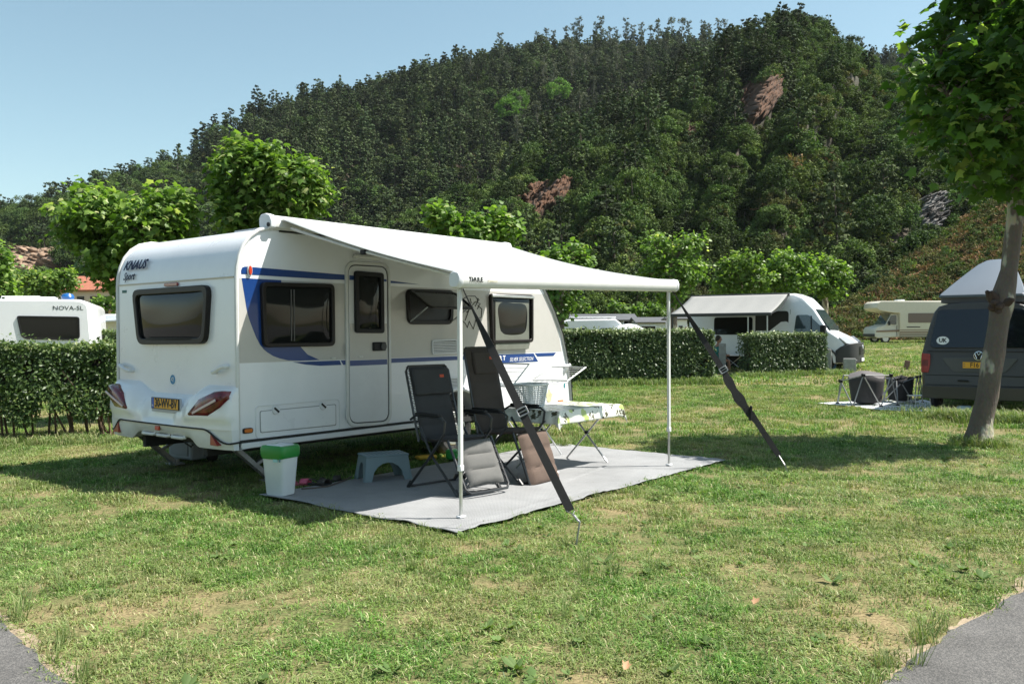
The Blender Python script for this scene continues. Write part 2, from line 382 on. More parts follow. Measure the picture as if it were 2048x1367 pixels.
def below_edge(x, y, edge=road_np):
    """True where a point lies on the lane side of the edge (edge as polyline: point in polygon)"""
    poly = np.vstack([edge, [[60, -60], [-60, -60]]]); inside = np.zeros(len(x), bool); j = len(poly) - 1
    for i in range(len(poly)):
        xi, yi = poly[i]; xj, yj = poly[j]
        c = ((yi > y) != (yj > y)) & (x < (xj - xi) * (y - yi) / (yj - yi + 1e-12) + xi); inside ^= c; j = i
    return inside

# ================================================================== HILLS
def interp(t, x): a = np.array(t, float); return np.interp(x, a[:, 0], a[:, 1])
class Hill:
    def __init__(s, sky, Yb, Yr, prof, amp, fr, seed, spur=0.0):
        s.sky, s.Yb, s.Yr, s.prof, s.amp, s.fr, s.seed, s.spur = sky, Yb, Yr, prof, amp, fr, seed, spur
    def surf(s, px, v):
        px = np.asarray(px, float); v = np.asarray(v, float)
        Yb = interp(s.Yb, px); Yr = interp(s.Yr, px); Y = Yb + (Yr - Yb) * v; X = (px - 1024) / F_PX * Y
        Hr = CAM_H + (H0 - interp(s.sky, px)) / F_PX * Yr
        vc = np.clip(v, 0, 1); z = Hr * np.where(v <= 1, vc ** s.prof, 1 - (v - 1) * .9)
        env = np.sin(PI * np.clip(v, 0, 1)) ** .8
        n = fbm(px / s.fr - v * 3.2 + s.seed, v * 2.6 + s.seed, 5) - .47
        r = 1 - np.abs(2 * vn(px / (s.fr * 1.15) - v * 2.1 + s.seed * 2, v * .7 + 3) - 1)
        z = z + Hr * env * (s.amp * n + s.spur * (r - .5))
        Y = Y - env * Hr * s.spur * (r - .5) * 1.2
        return X, Y, np.maximum(z, -.3)
    def pix(s, X, Y, Z): return 1024 + X / Y * F_PX, H0 - (Z - CAM_H) / Y * F_PX
    def vat(s, px, y):
        """v on the hill that shows at height y of the photograph"""
        vs = np.linspace(0, 1, 90); X, Y, Z = s.surf(np.full(90, px), vs); _, yy = s.pix(X, Y, Z)
        yy = np.minimum.accumulate(yy); return float(np.interp(-y, -yy, vs))
far = Hill([(-700, 560), (-200, 470), (0, 440), (130, 408), (250, 368), (385, 322), (450, 280), (520, 246), (650, 216), (800, 186), (980, 150), (1070, 128), (1200, 112), (1440, 112), (1600, 120), (1700, 142), (1800, 140), (2048, 155), (2600, 200)],
           [(-700, 150), (0, 150), (700, 150), (1100, 200), (1600, 260), (2600, 260)], [(-700, 330), (0, 330), (500, 340), (1100, 420), (1500, 440), (2600, 420)], 1.0, .22, 160, 4.0, .16)
near = Hill([(560, 668), (640, 640), (700, 560), (760, 500), (830, 470), (900, 440), (960, 412), (1000, 395), (1060, 340), (1130, 318), (1200, 290), (1260, 252), (1330, 215), (1400, 172), (1450, 134), (1500, 104), (1560, 80), (1640, 86), (1700, 124), (1760, 168), (1850, 205), (2048, 260), (2300, 330), (2700, 420)],
            [(560, 120), (900, 98), (1300, 92), (1700, 88), (2700, 80)], [(560, 135), (700, 140), (1000, 165), (1300, 190), (1550, 215), (2048, 190), (2700, 170)], .85, .13, 125, 9.0, .15)
bank = Hill([(1560, 668), (1640, 650), (1690, 632), (1740, 590), (1800, 552), (1870, 500), (1930, 455), (1990, 415), (2048, 370), (2300, 220), (2800, 60)],
            [(1560, 74), (1900, 70), (2048, 60), (2800, 50)], [(1560, 82), (1700, 88), (2048, 100), (2800, 100)], 1.0, .10, 120, 21.0, .03)
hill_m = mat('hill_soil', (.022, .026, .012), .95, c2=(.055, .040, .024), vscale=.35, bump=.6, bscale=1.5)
bank_m = mat('bank_soil', (.17, .12, .075), .95, c2=(.06, .055, .026), vscale=.28, bump=.9, bscale=3)
def hill_obj(h, name, a, b, nu, nv_, m, vmax=1.35):
    U, V = np.meshgrid(np.linspace(a, b, nu), np.linspace(-.03, vmax, nv_), indexing='ij'); X, Y, Z = h.surf(U, V); return grid_mesh(name, X, Y, Z, m)
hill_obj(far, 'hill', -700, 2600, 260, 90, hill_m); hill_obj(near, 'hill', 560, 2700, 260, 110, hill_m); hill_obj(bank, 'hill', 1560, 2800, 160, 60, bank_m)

# bare rock faces breaking through the slope: (hill, centre px, centre y, radii, tilt, push, material)
rock_br = mat('brown_rock', (.135, .062, .028), .95, c2=(.030, .016, .009), vscale=.8, bump=1.0, bscale=2.2)
rock_tan = mat('tan_rock', (.36, .25, .17), .95, c2=(.14, .09, .06), vscale=.5, bump=1.0, bscale=1.6)
rock_w = mat('pale_rock', (.26, .25, .24), .9, c2=(.035, .030, .026), vscale=.22, bump=1.0, bscale=2.5)
ROCKS = [(near, 1080, 405, 74, 36, -28, 3.0, rock_br, 'reddish brown bare rock face showing low on the wooded slope behind the awning'),
         (near, 1505, 208, 60, 40, -38, 2.2, rock_br, 'brown layered rock scar high on the slope below the dark pine'),
         (near, 1375, 270, 24, 24, -30, 1.6, rock_br, 'small reddish rock scar left of the layered one high on the slope'),
         (far, 78, 530, 95, 34, -12, 5.0, rock_tan, 'sandy layered rock cutting at the foot of the hill at the left'),
         (near, 1842, 440, 34, 46, 20, 2.6, rock_w, 'pale grey rock face in the shaded gully by the big plane tree'),
         (near, 1135, 490, 18, 12, -20, 1.2, rock_br, 'small brown rock patch just above the awning edge')]
for k, (h, cx, cy, rx, ry, tl, push, m, lab) in enumerate(ROCKS):
    nu, nv_ = 80, 64; uu, ww = np.meshgrid(np.linspace(-1.15, 1.15, nu), np.linspace(-1.15, 1.15, nv_), indexing='ij'); c, s_ = math.cos(R(tl)), math.sin(R(tl))
    PX = cx + uu * rx * c - ww * ry * s_; PY = cy + uu * rx * s_ + ww * ry * c
    # v grid by interpolation
    Vv = np.zeros_like(PX)
    vs = np.linspace(0, 1, 70)
    X, Y, Z = h.surf(PX[..., None] * np.ones(70), vs[None, None, :] * np.ones(PX.shape + (1,))); _, yy = h.pix(X, Y, Z); yy = np.minimum.accumulate(yy, -1)
    for i in range(nu):
        for j in range(nv_): Vv[i, j] = np.interp(-PY[i, j], -yy[i, j], vs)
    X, Y, Z = h.surf(PX, Vv); r = np.sqrt(uu ** 2 + ww ** 2); r = r + (fbm(uu * 2.5 + k * 7, ww * 2.5, 4) - .47) * .7
    st = np.abs(((ww * 7 + uu * 1.5 + fbm(uu * 3, ww * 3 + k, 4) * 5) % 1) - .5) * 2
    ps = push * (1 - sstep(.72, 1.02, r) * 2.4) + (fbm(uu * 8 + k, ww * 8, 5) - .45) * push * 1.1 + st * push * .55
    o = grid_mesh('rock_face', X, Y - ps, Z + ps * .15, m); o['label'] = lab
def rock_mask(h, px, py):
    keep = np.ones(len(px), bool)
    for (hh, cx, cy, rx, ry, tl, *_r) in ROCKS:
        if hh is not h: continue
        c, s_ = math.cos(R(tl)), math.sin(R(tl)); dx = px - cx; dy = py - cy; u = (dx * c + dy * s_) / rx; v = (-dx * s_ + dy * c) / ry
        for sh in (0, 16 if hh is near else 12, 30 if hh is near else 24):
            d2 = dy - sh; u = (dx * c + d2 * s_) / rx; v = (-dx * s_ + d2 * c) / ry; keep &= (u * u + v ** 2) > .50 + .3 * (vn(px / 9, py / 9) - .5)
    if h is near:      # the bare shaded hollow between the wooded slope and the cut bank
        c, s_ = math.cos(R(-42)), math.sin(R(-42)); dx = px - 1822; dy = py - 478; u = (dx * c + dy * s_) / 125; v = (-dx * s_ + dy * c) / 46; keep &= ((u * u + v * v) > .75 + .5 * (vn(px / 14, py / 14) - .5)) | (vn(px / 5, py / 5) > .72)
    return keep

# ---- tree and shrub prototypes
needle_m = leafmat('pine_needles', (.025, .043, .018), (.076, .104, .044), trans=.12, tcol=1.1, rough=.85, spec=.15, objrand=.55)
euca_m = leafmat('eucalyptus_leaves', (.055, .066, .045), (.125, .138, .092), trans=.18, tcol=1.1, rough=.8, spec=.15, objrand=.25)
shrub_m = leafmat('shrub_leaves', (.028, .058, .016), (.098, .150, .042), (.17, .22, .075), trans=.2, tcol=1.15, rough=.8, spec=.15, objrand=.5)
olive_m = leafmat('olive_shrub_leaves', (.055, .062, .022), (.135, .138, .050), trans=.2, tcol=1.05, rough=.8, spec=.15, objrand=.4)
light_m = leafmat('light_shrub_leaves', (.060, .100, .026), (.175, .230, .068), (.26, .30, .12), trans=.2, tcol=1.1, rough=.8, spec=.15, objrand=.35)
bright_m = leafmat('bright_green_leaves', (.07, .15, .028), (.135, .25, .052), trans=.3, tcol=1.2, rough=.8, spec=.15, objrand=.1)
dry_m = leafmat('dry_brush_leaves', (.14, .085, .045), (.30, .20, .11), trans=.15, tcol=1.0, rough=.9, spec=.1, objrand=.35)
bark_m = mat('dark_bark', (.085, .068, .052), .95, var=.4, vscale=3)
pbark_m = mat('pale_bark', (.22, .20, .17), .9, var=.3, vscale=2)
def clumps(centres, rad, n, size, r, flat=.7, upb=.5, tv=QUAD_V, tf=QUAD_F):
    N = len(centres) * n; c = np.repeat(np.array(centres), n, 0); rr = np.repeat(np.array(rad), n)
    d = r.normal(size=(N, 3)); d /= np.linalg.norm(d, axis=1)[:, None]; d[:, 2] *= flat
    pos = c + d * (rr * r.uniform(.35, 1.05, N))[:, None]; X, Y, Z = orient(N, upb, d * .8, r)
    rnd = np.clip(r.random(N) * .6 + np.repeat(r.random(len(centres)), n) * .4, 0, 1)
    return pos, X, Y, Z, r.uniform(.7, 1.3, N) * size, tv, tf, rnd
def proto(kind, seed):
    r = np.random.default_rng(seed); b = MB(); cs = []; rd = []
    if kind == 'pine':
        h = r.uniform(9.0, 12); lean = r.uniform(-.8, .8)
        b.tube([(0, 0, -1), (lean * .3, 0, h * .5), (lean, 0, h * .97)], [.2, .14, .03], 5)
        z = h * .22
        while z < h:
            t = (z - h * .22) / (h * .78); rad = (2.5 * (1 - t) ** .5 + .2) * r.uniform(.7, 1.15); n = max(2, int(rad * 3)); a0 = r.uniform(0, 6)
            for k in range(n):
                a = a0 + 2 * PI * k / n + r.uniform(-.3, .3); q = rad * r.uniform(.3, 1.15)
                cs.append((lean * z / h + q * math.cos(a), q * math.sin(a), z + r.uniform(-.2, .35))); rd.append(.30 + .28 * (1 - t) + .2)
            z += r.uniform(.55, 1.1)
        args = clumps(cs, rd, 15, .44, r, .55, .9)
    elif kind == 'stone':      # broad flat-topped pine with bare trunk
        h = 11; b.tube([(0, 0, -1), (.4, 0, h * .5), (.2, .2, h * .95)], [.24, .18, .05], 5)
        for k in range(46):
            a = r.uniform(0, 6.28); z = h * r.uniform(.42, 1.02); q = r.uniform(.2, 3.3) * math.sqrt(max(.05, 1.1 - abs(z / h - .68) * 2)); cs.append((q * math.cos(a), q * math.sin(a), z)); rd.append(r.uniform(.5, .9))
            if k % 5 == 0: b.tube([(.3, 0, z - 1.2), cs[-1]], [.07, .02], 4)
        args = clumps(cs, rd, 16, .50, r, .5, .9)
    elif kind == 'euca':
        h = 19; b.tube([(0, 0, -1), (.3, .1, h * .5), (-.2, .2, h * .9)], [.24, .17, .05], 5)
        for k in range(34):
            t = r.uniform(.38, 1.0); a = r.uniform(0, 6.28); q = r.uniform(.3, 2.4) * (1.25 - t * .55); p = (q * math.cos(a), q * math.sin(a), h * t); cs.append(p); rd.append(r.uniform(.55, 1.05))
            if k % 3 == 0: b.tube([(.1, .1, h * t - 2), p], [.06, .02], 4)
        args = clumps(cs, rd, 26, .36, r, .8, .2)
    elif kind in ('broad', 'bright'):
        h = 6.0; b.tube([(0, 0, -1), (.1, 0, 2.6), (0, 0, 4.4)], [.16, .12, .04], 5)
        for k in range(52):
            a = r.uniform(0, 6.28); u = r.uniform(-.75, 1); q = math.sqrt(1 - u * u) * 2.6 * r.uniform(.75, 1.08); cs.append((q * math.cos(a), q * math.sin(a), 3.5 + u * 2.4)); rd.append(r.uniform(.55, .95))
        args = clumps(cs, rd, 38, .25, r, .8, .6)
    elif kind in ('bush', 'olive', 'light'):
        for k in range(26):
            a = r.uniform(0, 6.28); u = r.uniform(-.1, 1); q = math.sqrt(1 - u * u) * 1.5 * r.uniform(.7, 1.1); cs.append((q * math.cos(a), q * math.sin(a), .35 + u * 1.4)); rd.append(r.uniform(.35, .6))
        args = clumps(cs, rd, 40, .165, r, .85, .7)
    else:    # low brush: fronds rising from a point
        N = 130; a = r.uniform(0, 6.28, N); q = r.uniform(.02, .65, N); pos = np.stack([np.cos(a) * q, np.sin(a) * q, r.uniform(.05, .55, N)], 1)
        X, Y, Z = orient(N, .5, None, r); args = (pos, X, Y, Z, r.uniform(.10, .34, N), [(0, 0, 0), (.13, .5, .08), (0, 1, 0), (-.13, .5, .08)], OVAL_F, r.random(N))
    me = leaf_mesh('p', *args)
    lm = {'pine': needle_m, 'stone': needle_m, 'euca': euca_m, 'broad': shrub_m, 'bush': shrub_m, 'olive': olive_m, 'light': light_m, 'bright': bright_m, 'brush': dry_m, 'fern': shrub_m}[kind]
    if len(b.bm.verts):
        tm = bpy.data.meshes.new('t'); b.bm.to_mesh(tm); bm = bmesh.new(); bm.from_mesh(me); n0 = len(bm.faces); bm.from_mesh(tm); bm.faces.ensure_lookup_table()
        for i in range(n0, len(bm.faces)): bm.faces[i].material_index = 1
        bm.to_mesh(me); bm.free(); bpy.data.meshes.remove(tm)
    else: b.bm.free()
    me.materials.append(lm); me.materials.append(pbark_m if kind == 'euca' else bark_m); return me
PR = {k: [proto(k, 100 + i * 7 + len(k)) for i in range(n)] for k, n in (('pine', 8), ('stone', 4), ('euca', 4), ('broad', 5), ('bright', 2), ('bush', 4), ('olive', 3), ('brush', 3), ('fern', 2), ('light', 4))}
ORDER = ['pine', 'stone', 'euca', 'broad', 'bright', 'bush', 'olive', 'brush', 'fern', 'light']
PL = []; OFF = {}
for k in ORDER: OFF[k] = (len(PL), len(PR[k])); PL += [(m, None) for m in PR[k]]
def wood(name, h, a, b, n, chooser, v0=0.0, v1=1.05, lab=None, r=None, sink=0.0):
    """n plants spread over the slope of hill h; chooser(px, py, rnd) -> (kind list, scale)"""
    r = r or rng
    px = r.uniform(a, b, n * 2); v = r.uniform(v0, v1, n * 2); X, Y, Z = h.surf(px, v); keep = r.random(n * 2) < Y / Y.max(); X, Y, Z, px, v = [q[keep][:n] for q in (X, Y, Z, px, v)]
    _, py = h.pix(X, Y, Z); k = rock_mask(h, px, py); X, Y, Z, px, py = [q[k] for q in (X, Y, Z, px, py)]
    idx, sc, keep2 = chooser(px, py, r); m = keep2
    pts = np.stack([X, Y, Z - sink], 1)[m]; N = len(pts)
    sc = sc[:, None] * np.stack([np.ones(len(sc)), r.uniform(.85, 1.15, len(sc)), r.uniform(.75, 1.2, len(sc))], 1)
    rot = np.stack([r.uniform(-.06, .06, N), r.uniform(-.06, .06, N), r.uniform(0, 6.28, N)], 1)
    o = scatter(name, pts, rot, sc[m], idx[m], PL, lab, None); return o
def pick(kind, r, n): o, c = OFF[kind]; return o + r.integers(0, c, n)
def choose(probs, sc_of):
    def f(px, py, r):
        n = len(px); P_ = probs(px, py); P_ = P_ / P_.sum(0); cum = np.cumsum(P_, 0); u = r.random(n); ki = (u[None, :] > cum).sum(0).clip(0, len(ORDER) - 1)
        idx = np.zeros(n, int); sc = np.ones(n)
        for i, k in enumerate(ORDER):
            q = ki == i; idx[q] = pick(k, r, q.sum()); lo, hi = sc_of.get(k, (.8, 1.2)); sc[q] = r.uniform(lo, hi, q.sum())
        return idx, sc, np.ones(n, bool)
    return f
def pf_far(px, py):
    n = len(px); z = np.zeros((10, n)); left = 1 - sstep(330, 620, px); low = sstep(300, 440, py - (px < 700) * 0); nz = vn(px / 60, py / 40)
    z[0] = (1 - left) * .9 + left * .06; z[1] = .25 * (1 - left) + .22 * left * (nz > .45); z[3] = .22 + .5 * low * (1 - left) + .30 * left; z[5] = .45 * left + .1; z[6] = .9 * left * (nz > .35) + .04
    z[2] = .12 * sstep(900, 1100, px); q = fbm(px / 48 + 3, py / 34 + 8, 3); z[9] = 1.6 * sstep(.50, .62, q) * (1 - .75 * sstep(0, 1, (220 - py) / 60.)) + .25 * left
    return z
def pf_near(px, py):
    n = len(px); z = np.zeros((10, n)); nz = vn(px / 45 + 9, py / 45); pine = np.exp(-((px - 1380) / 130.) ** 2 - ((py - 170) / 70.) ** 2) + .7 * np.exp(-((px - 1150) / 120.) ** 2 - ((py - 300) / 40.) ** 2)
    q = fbm(px / 40 + 1, py / 30 + 4, 3); z[9] = 1.5 * sstep(.46, .62, q) * (1 - np.clip(pine, 0, 1)); z[0] = 1.6 * pine + .02; z[1] = .05; z[3] = .55; z[5] = .8; z[6] = .35 * (nz > .5); z[8] = 0.05
    return z
def pf_bank(px, py):
    n = len(px); z = np.zeros((10, n)); nz = vn(px / 30 + 2, py / 22); z[7] = 1.3; z[8] = 1.3 * (nz > .42) + .15; z[5] = .30 * (nz > .5); z[6] = .35; return z
wood('forest', far, -250, 1950, 8500, choose(pf_far, {'pine': (.55, 1.12), 'stone': (.55, 1.0), 'euca': (.55, .85), 'broad': (.7, 1.3), 'bush': (.9, 1.9), 'olive': (.8, 1.8), 'light': (1.1, 2.0)}), lab='dark pine and scrub woodland covering the far hillside')
wood('undergrowth', far, -250, 1000, 5000, choose(lambda px, py: np.stack([np.zeros_like(px)] * 3 + [np.full_like(px, .1), np.zeros_like(px), np.full_like(px, .6), np.full_like(px, .8), np.full_like(px, .1), np.zeros_like(px), np.full_like(px, .5)]), {'light': (.5, 1.2), 'bush': (.5, 1.2), 'olive': (.5, 1.2), 'broad': (.4, .6), 'brush': (2, 3)}), lab='low scrub and heath between the trees of the far hillside')
wood('forest', near, 620, 2250, 7500, choose(pf_near, {'pine': (.5, .85), 'broad': (.38, .85), 'bush': (.7, 1.4), 'olive': (.6, 1.3), 'stone': (.35, .6), 'fern': (1, 2), 'light': (.7, 1.4)}), lab='dense green scrub and small trees covering the nearer hillside')
wood('undergrowth', near, 620, 2250, 8000, choose(lambda px, py: np.stack([np.zeros_like(px)] * 5 + [np.full_like(px, .8), np.full_like(px, .4), np.full_like(px, .06), np.full_like(px, .2), .9 * sstep(.48, .62, fbm(px / 40 + 1, py / 30 + 4, 3))]), {'light': (.45, .95), 'bush': (.45, .95), 'olive': (.45, .95), 'brush': (1.5, 3), 'fern': (1.5, 3)}), lab='bushes and ferns between the small trees of the nearer hillside')
wood('undergrowth', bank, 1600, 2300, 6500, choose(pf_bank, {'brush': (.6, 1.7), 'fern': (.7, 1.8), 'bush': (.3, .7), 'olive': (.3, .7)}), lab='dry brown brush and green ferns on the cut bank at the right', v1=1.0)

# spur crests with sunlight painted in as paler scrub, and the grassy strip
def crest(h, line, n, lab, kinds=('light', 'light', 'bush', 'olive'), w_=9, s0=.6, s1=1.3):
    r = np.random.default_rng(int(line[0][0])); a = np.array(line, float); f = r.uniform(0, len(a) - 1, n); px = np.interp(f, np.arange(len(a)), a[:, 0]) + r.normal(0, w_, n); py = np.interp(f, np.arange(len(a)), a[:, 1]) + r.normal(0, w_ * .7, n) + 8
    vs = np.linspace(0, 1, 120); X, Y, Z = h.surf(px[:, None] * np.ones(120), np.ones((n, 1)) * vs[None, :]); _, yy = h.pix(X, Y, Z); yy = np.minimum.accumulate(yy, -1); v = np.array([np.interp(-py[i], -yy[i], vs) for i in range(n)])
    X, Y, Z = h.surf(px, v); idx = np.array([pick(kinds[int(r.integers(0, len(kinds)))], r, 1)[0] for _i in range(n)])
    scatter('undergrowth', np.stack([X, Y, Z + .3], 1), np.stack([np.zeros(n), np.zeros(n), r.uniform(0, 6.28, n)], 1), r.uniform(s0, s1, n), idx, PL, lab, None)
crest(near, [(990, 412), (1060, 352), (1130, 325), (1210, 285), (1290, 240), (1350, 200), (1430, 145)], 260, 'scrub painted as sunlit along the crest of the nearer slope below the pines')
crest(near, [(1240, 300), (1300, 262), (1360, 232), (1420, 190), (1440, 160)], 150, 'light green scrub painted as sunlit on the rib left of the layered rock')
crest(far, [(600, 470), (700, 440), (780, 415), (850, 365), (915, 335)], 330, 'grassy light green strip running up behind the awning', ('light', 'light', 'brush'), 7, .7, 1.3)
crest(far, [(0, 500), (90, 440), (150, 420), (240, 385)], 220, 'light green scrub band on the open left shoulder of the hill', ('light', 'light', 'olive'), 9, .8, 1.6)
# skyline trees that can be told apart
def sky_tree(name, kind, h, px, dv, sc, label, cat, group=None, i=None, z0=0):
    X, Y, Z = h.surf(np.array([px]), np.array([1 - dv])); me = PR[kind][(i if i is not None else random.randrange(9)) % len(PR[kind])]
    key = (kind, me.name)
    if key not in _split:      # trunk and crown as two parts sharing mesh data
        a = bmesh.new(); a.from_mesh(me); bmesh.ops.delete(a, geom=[f for f in a.faces if f.material_index == 1], context='FACES'); ma = bpy.data.meshes.new('crown'); a.to_mesh(ma); a.free()
        a = bmesh.new(); a.from_mesh(me); bmesh.ops.delete(a, geom=[f for f in a.faces if f.material_index == 0], context='FACES'); mb = bpy.data.meshes.new('trunk'); a.to_mesh(mb); a.free()
        for q in (ma, mb):
            for x in me.materials: q.materials.append(x)
        _split[key] = (ma, mb)
    ma, mb = _split[key]; e = empty(name, (X[0], Y[0], Z[0] + z0), random.uniform(0, 6.28), label, cat, group); e.scale = (sc, sc, sc)
    for nm, q in (('crown', ma), ('trunk', mb)):
        if len(q.vertices): o = bpy.data.objects.new(nm, q); col.objects.link(o); o.parent = e
    return e
_split = {}
ORD = 'first second third fourth fifth sixth seventh eighth ninth tenth eleventh twelfth thirteenth fourteenth fifteenth sixteenth seventeenth eighteenth nineteenth twentieth twenty-first'.split()
gE = 'pale eucalyptus trees along the hilltop'
for k, px in enumerate((1078, 1095, 1112, 1138, 1150, 1162, 1196, 1206, 1222, 1236, 1254, 1268, 1287, 1304, 1318, 1345, 1366, 1380, 1412, 1436, 1450)):
    sky_tree('eucalyptus_tree', 'euca', far, px + random.uniform(-3, 3), .02, random.uniform(.72, 1.05), 'pale thin eucalyptus, %s from the left in the hilltop row' % ORD[k], 'tree', gE)
for k, (px, s_) in enumerate(((1712, .55), (1726, .62), (1745, .6), (1770, .66), (1782, .7), (1800, .62))):
    sky_tree('eucalyptus_tree', 'euca', far, px, .02, s_ * .95, 'eucalyptus on the far ridge beside the big plane tree, %s from the left' % ORD[k], 'tree', 'eucalyptus trees on the far ridge at the right')
gP = 'dark pines on the falling left skyline'
for k, (px, s_) in enumerate(((395, 1.0), (408, 1.15), (425, .95), (455, .9), (490, 1.0), (506, .9), (548, 1.1), (575, .8), (612, .9), (640, .8), (683, 1.1), (720, .7), (745, .8), (838, .8), (878, .9), (940, .8), (1050, .8))):
    sky_tree('pine_tree', 'pine' if int(px) % 3 else 'stone', far, px, .01, s_, 'dark pine on the falling skyline, %s going up the hill' % ORD[k], 'tree', gP)
for k, (px, s_) in enumerate(((130, .8), (146, .7), (228, .7), (245, .8), (268, .8), (300, .7), (330, .8))):
    sky_tree('maritime_pine', 'stone', far, px, .01, s_, 'low rounded pine at the left end of the skyline, %s from the left' % ORD[k], 'tree', 'low pines at the left end of the skyline')
sky_tree('pine_tree', 'pine', near, 1496, .01, .82, 'tall dark pine standing highest on the nearer hilltop', 'tree', i=1)
sky_tree('pine_tree', 'stone', near, 1510, .02, .62, 'broad dark pine beside the tallest pine on the nearer hilltop', 'tree', i=1)
def on_hill(h, px, py): return h.vat(px, py)
for (px, py, s_, l) in ((1020, 275, 1.5, 'bright green tree among the dark pines, the lower left of two'), (1038, 250, 1.3, 'bright green tree among the dark pines, between the other two'), (1118, 232, 1.5, 'bright green tree among dark pines, the highest right one')):
    v = far.vat(px, py + 14); X, Y, Z = far.surf(np.array([px]), np.array([v])); sky_tree('bright_green_tree', 'bright', far, px, 1 - v, s_, l, 'tree', z0=6)
# ================================================================== shared materials
gel = mat('white_gelcoat', (.80, .81, .83), .28, coat=.5, var=.03, vscale=2.5, bump=.05, bscale=35)
gel2 = mat('off_white_plastic', (.71, .72, .735), .38, var=.06, vscale=3)
alu = mat('aluminium', (.60, .60, .59), .35, metal=.9, var=.12, vscale=6)
alu_w = mat('white_coated_aluminium', (.66, .66, .64), .35, var=.05)
blackp = mat('black_plastic', (.012, .012, .013), .5, var=.3, vscale=9, spec=.3)
rubber = mat('rubber', (.022, .022, .022), .75, var=.3, vscale=20)
tint = mat('tinted_acrylic', (.010, .011, .011), .04, spec=.30)
brownp = mat('dark_brown_frame', (.014, .011, .010), .38, var=.2, spec=.3)
greyf = mat('silver_grey_paint', (.50, .485, .455), .32, coat=.4, var=.03)
blue = mat('blue_decal', (.004, .042, .19), .35, coat=.3)
navy = mat('navy_lettering', (.012, .018, .055), .6, spec=.2)
wink = mat('white_lettering', (.8, .8, .8), .5)
redl = mat('red_lens', (.26, .012, .014), .15, coat=.8)
dredl = mat('dark_red_lens', (.20, .010, .018), .18, coat=.4, c2=(.06, .006, .010), vscale=12)
amber = mat('amber_lens', (.62, .16, .02), .2, coat=.6)
chrome = mat('chrome', (.75, .76, .78), .12, metal=1.0)
galv = mat('galvanised_steel', (.34, .34, .34), .5, metal=.8, var=.3, vscale=12)
darkst = mat('dark_steel', (.07, .07, .07), .5, metal=.5, var=.3)
steelb = mat('chassis_black', (.03, .03, .03), .8, var=.4)
platey = mat('yellow_plate', (.72, .36, .03), .4)
ink = mat('black_ink', (.012, .012, .012), .5)
blind = mat('grey_blind', (.11, .105, .10), .7, var=.1)

# ================================================================== CARAVAN (main)
CU = Vector((.6286, .7777, 0)); CN = Vector((.7777, -.6286, 0)); C0 = Vector((-2.656, 8.38, 0)); CAZ = math.atan2(CU.y, CU.x)
CINV = (Matrix.Translation(C0) @ Matrix.Rotation(CAZ, 4, 'Z')).inverted()
def wl(t, d, z=0): return C0 + CU * t + CN * d + Vector((0, 0, z))    # along the caravan, out from its side, up
def _loc(px, py):
    o = CINV @ CO; d = CINV.to_3x3() @ ray(px, py); return o, d
def S(px, py, off=0.0):
    o, d = _loc(px, py); k = (-off - o.y) / d.y; q = o + d * k; return (q.x, q.z)
def B(px, py, off=0.0):
    o, d = _loc(px, py); k = (-off - o.x) / d.x; q = o + d * k; return (q.y, q.z)
ms = lambda a, z, o: Vector((a, -o, z)); mr_ = lambda a, z, o: Vector((-o, a, z))
def mxs(px, py, off=.004, deg=0):
    a, z = S(px, py, off); return Matrix.Translation((a, -off, z)) @ Matrix.Rotation(R(deg), 4, 'Y') @ Matrix.Rotation(PI / 2, 4, 'X')
def mxr(px, py, off=.004, deg=0, tiltback=0):
    a, z = B(px, py, off); return Matrix.Translation((-off, a, z)) @ Matrix.Rotation(-PI / 2, 4, 'Z') @ Matrix.Rotation(PI / 2 - R(tiltback), 4, 'X') @ Matrix.Rotation(R(deg), 4, 'Z')
CW = 2.30
van = empty('caravan', C0, CAZ, 'large white caravan with blue stripes parked under the open awning', 'caravan')
rear_curve = [(0, 2.06), (.008, 2.17), (.035, 2.28), (.085, 2.39), (.16, 2.48), (.26, 2.545), (.40, 2.58)]
front_curve = [(3.9, 2.585), (4.25, 2.555), (4.62, 2.43), (4.92, 2.15), (5.147, 1.85), (5.36, 1.5), (5.49, 1.11), (5.56, .80), (5.60, .47)]
arch = [(3.15 + .47 * math.cos(a), .36 + .47 * math.sin(a)) for a in np.linspace(.22, PI - .22, 13)]
outline = [(0, .47)] + rear_curve + front_curve + arch
b = MB(); b.prism(outline, ms, -CW + .0, 0); b.build('body', gel, van, bevel=.03, bseg=3)
# lower white sill rail and black strip
b = MB(); b.box((1.36, -.012, .44), (2.66, .035, .058)); b.box((4.62, -.012, .44), (1.9, .035, .058)); b.build('sill_rail', gel2, van, bevel=.008)
b = MB(); b.box((1.36, -.016, .483), (2.66, .03, .022)); b.box((4.62, -.016, .483), (1.9, .03, .022)); b.build('black_strip', rubber, van)
b = MB(); b.box((2.8, 1.15, .43), (5.4, 2.2, .06)); b.box((2.8, .55, .36), (5.6, .06, .12)); b.box((2.8, 1.75, .36), (5.6, .06, .12)); b.cyl((3.15, 1.15, .32), .04, 2.1, 'Y'); b.build('chassis', steelb, van)
# edge trim along the side profile
prof = [(0, .50)] + rear_curve + front_curve
b = MB(); b.tube([(p[0] + (.012 if i == 0 else 0), -.006, p[1]) for i, p in enumerate(prof)], .020, 8); b.build('edge_trim', alu_w, van)
b = MB(); b.tube([(p[0], CW + .006, p[1]) for p in prof], .020, 8); b.build('edge_trim', alu_w, van)
b = MB(); b.tube([(p[0], -.030, p[1]) for p in front_curve[2:]], .006, 6); b.build('trim_seal', rubber, van)
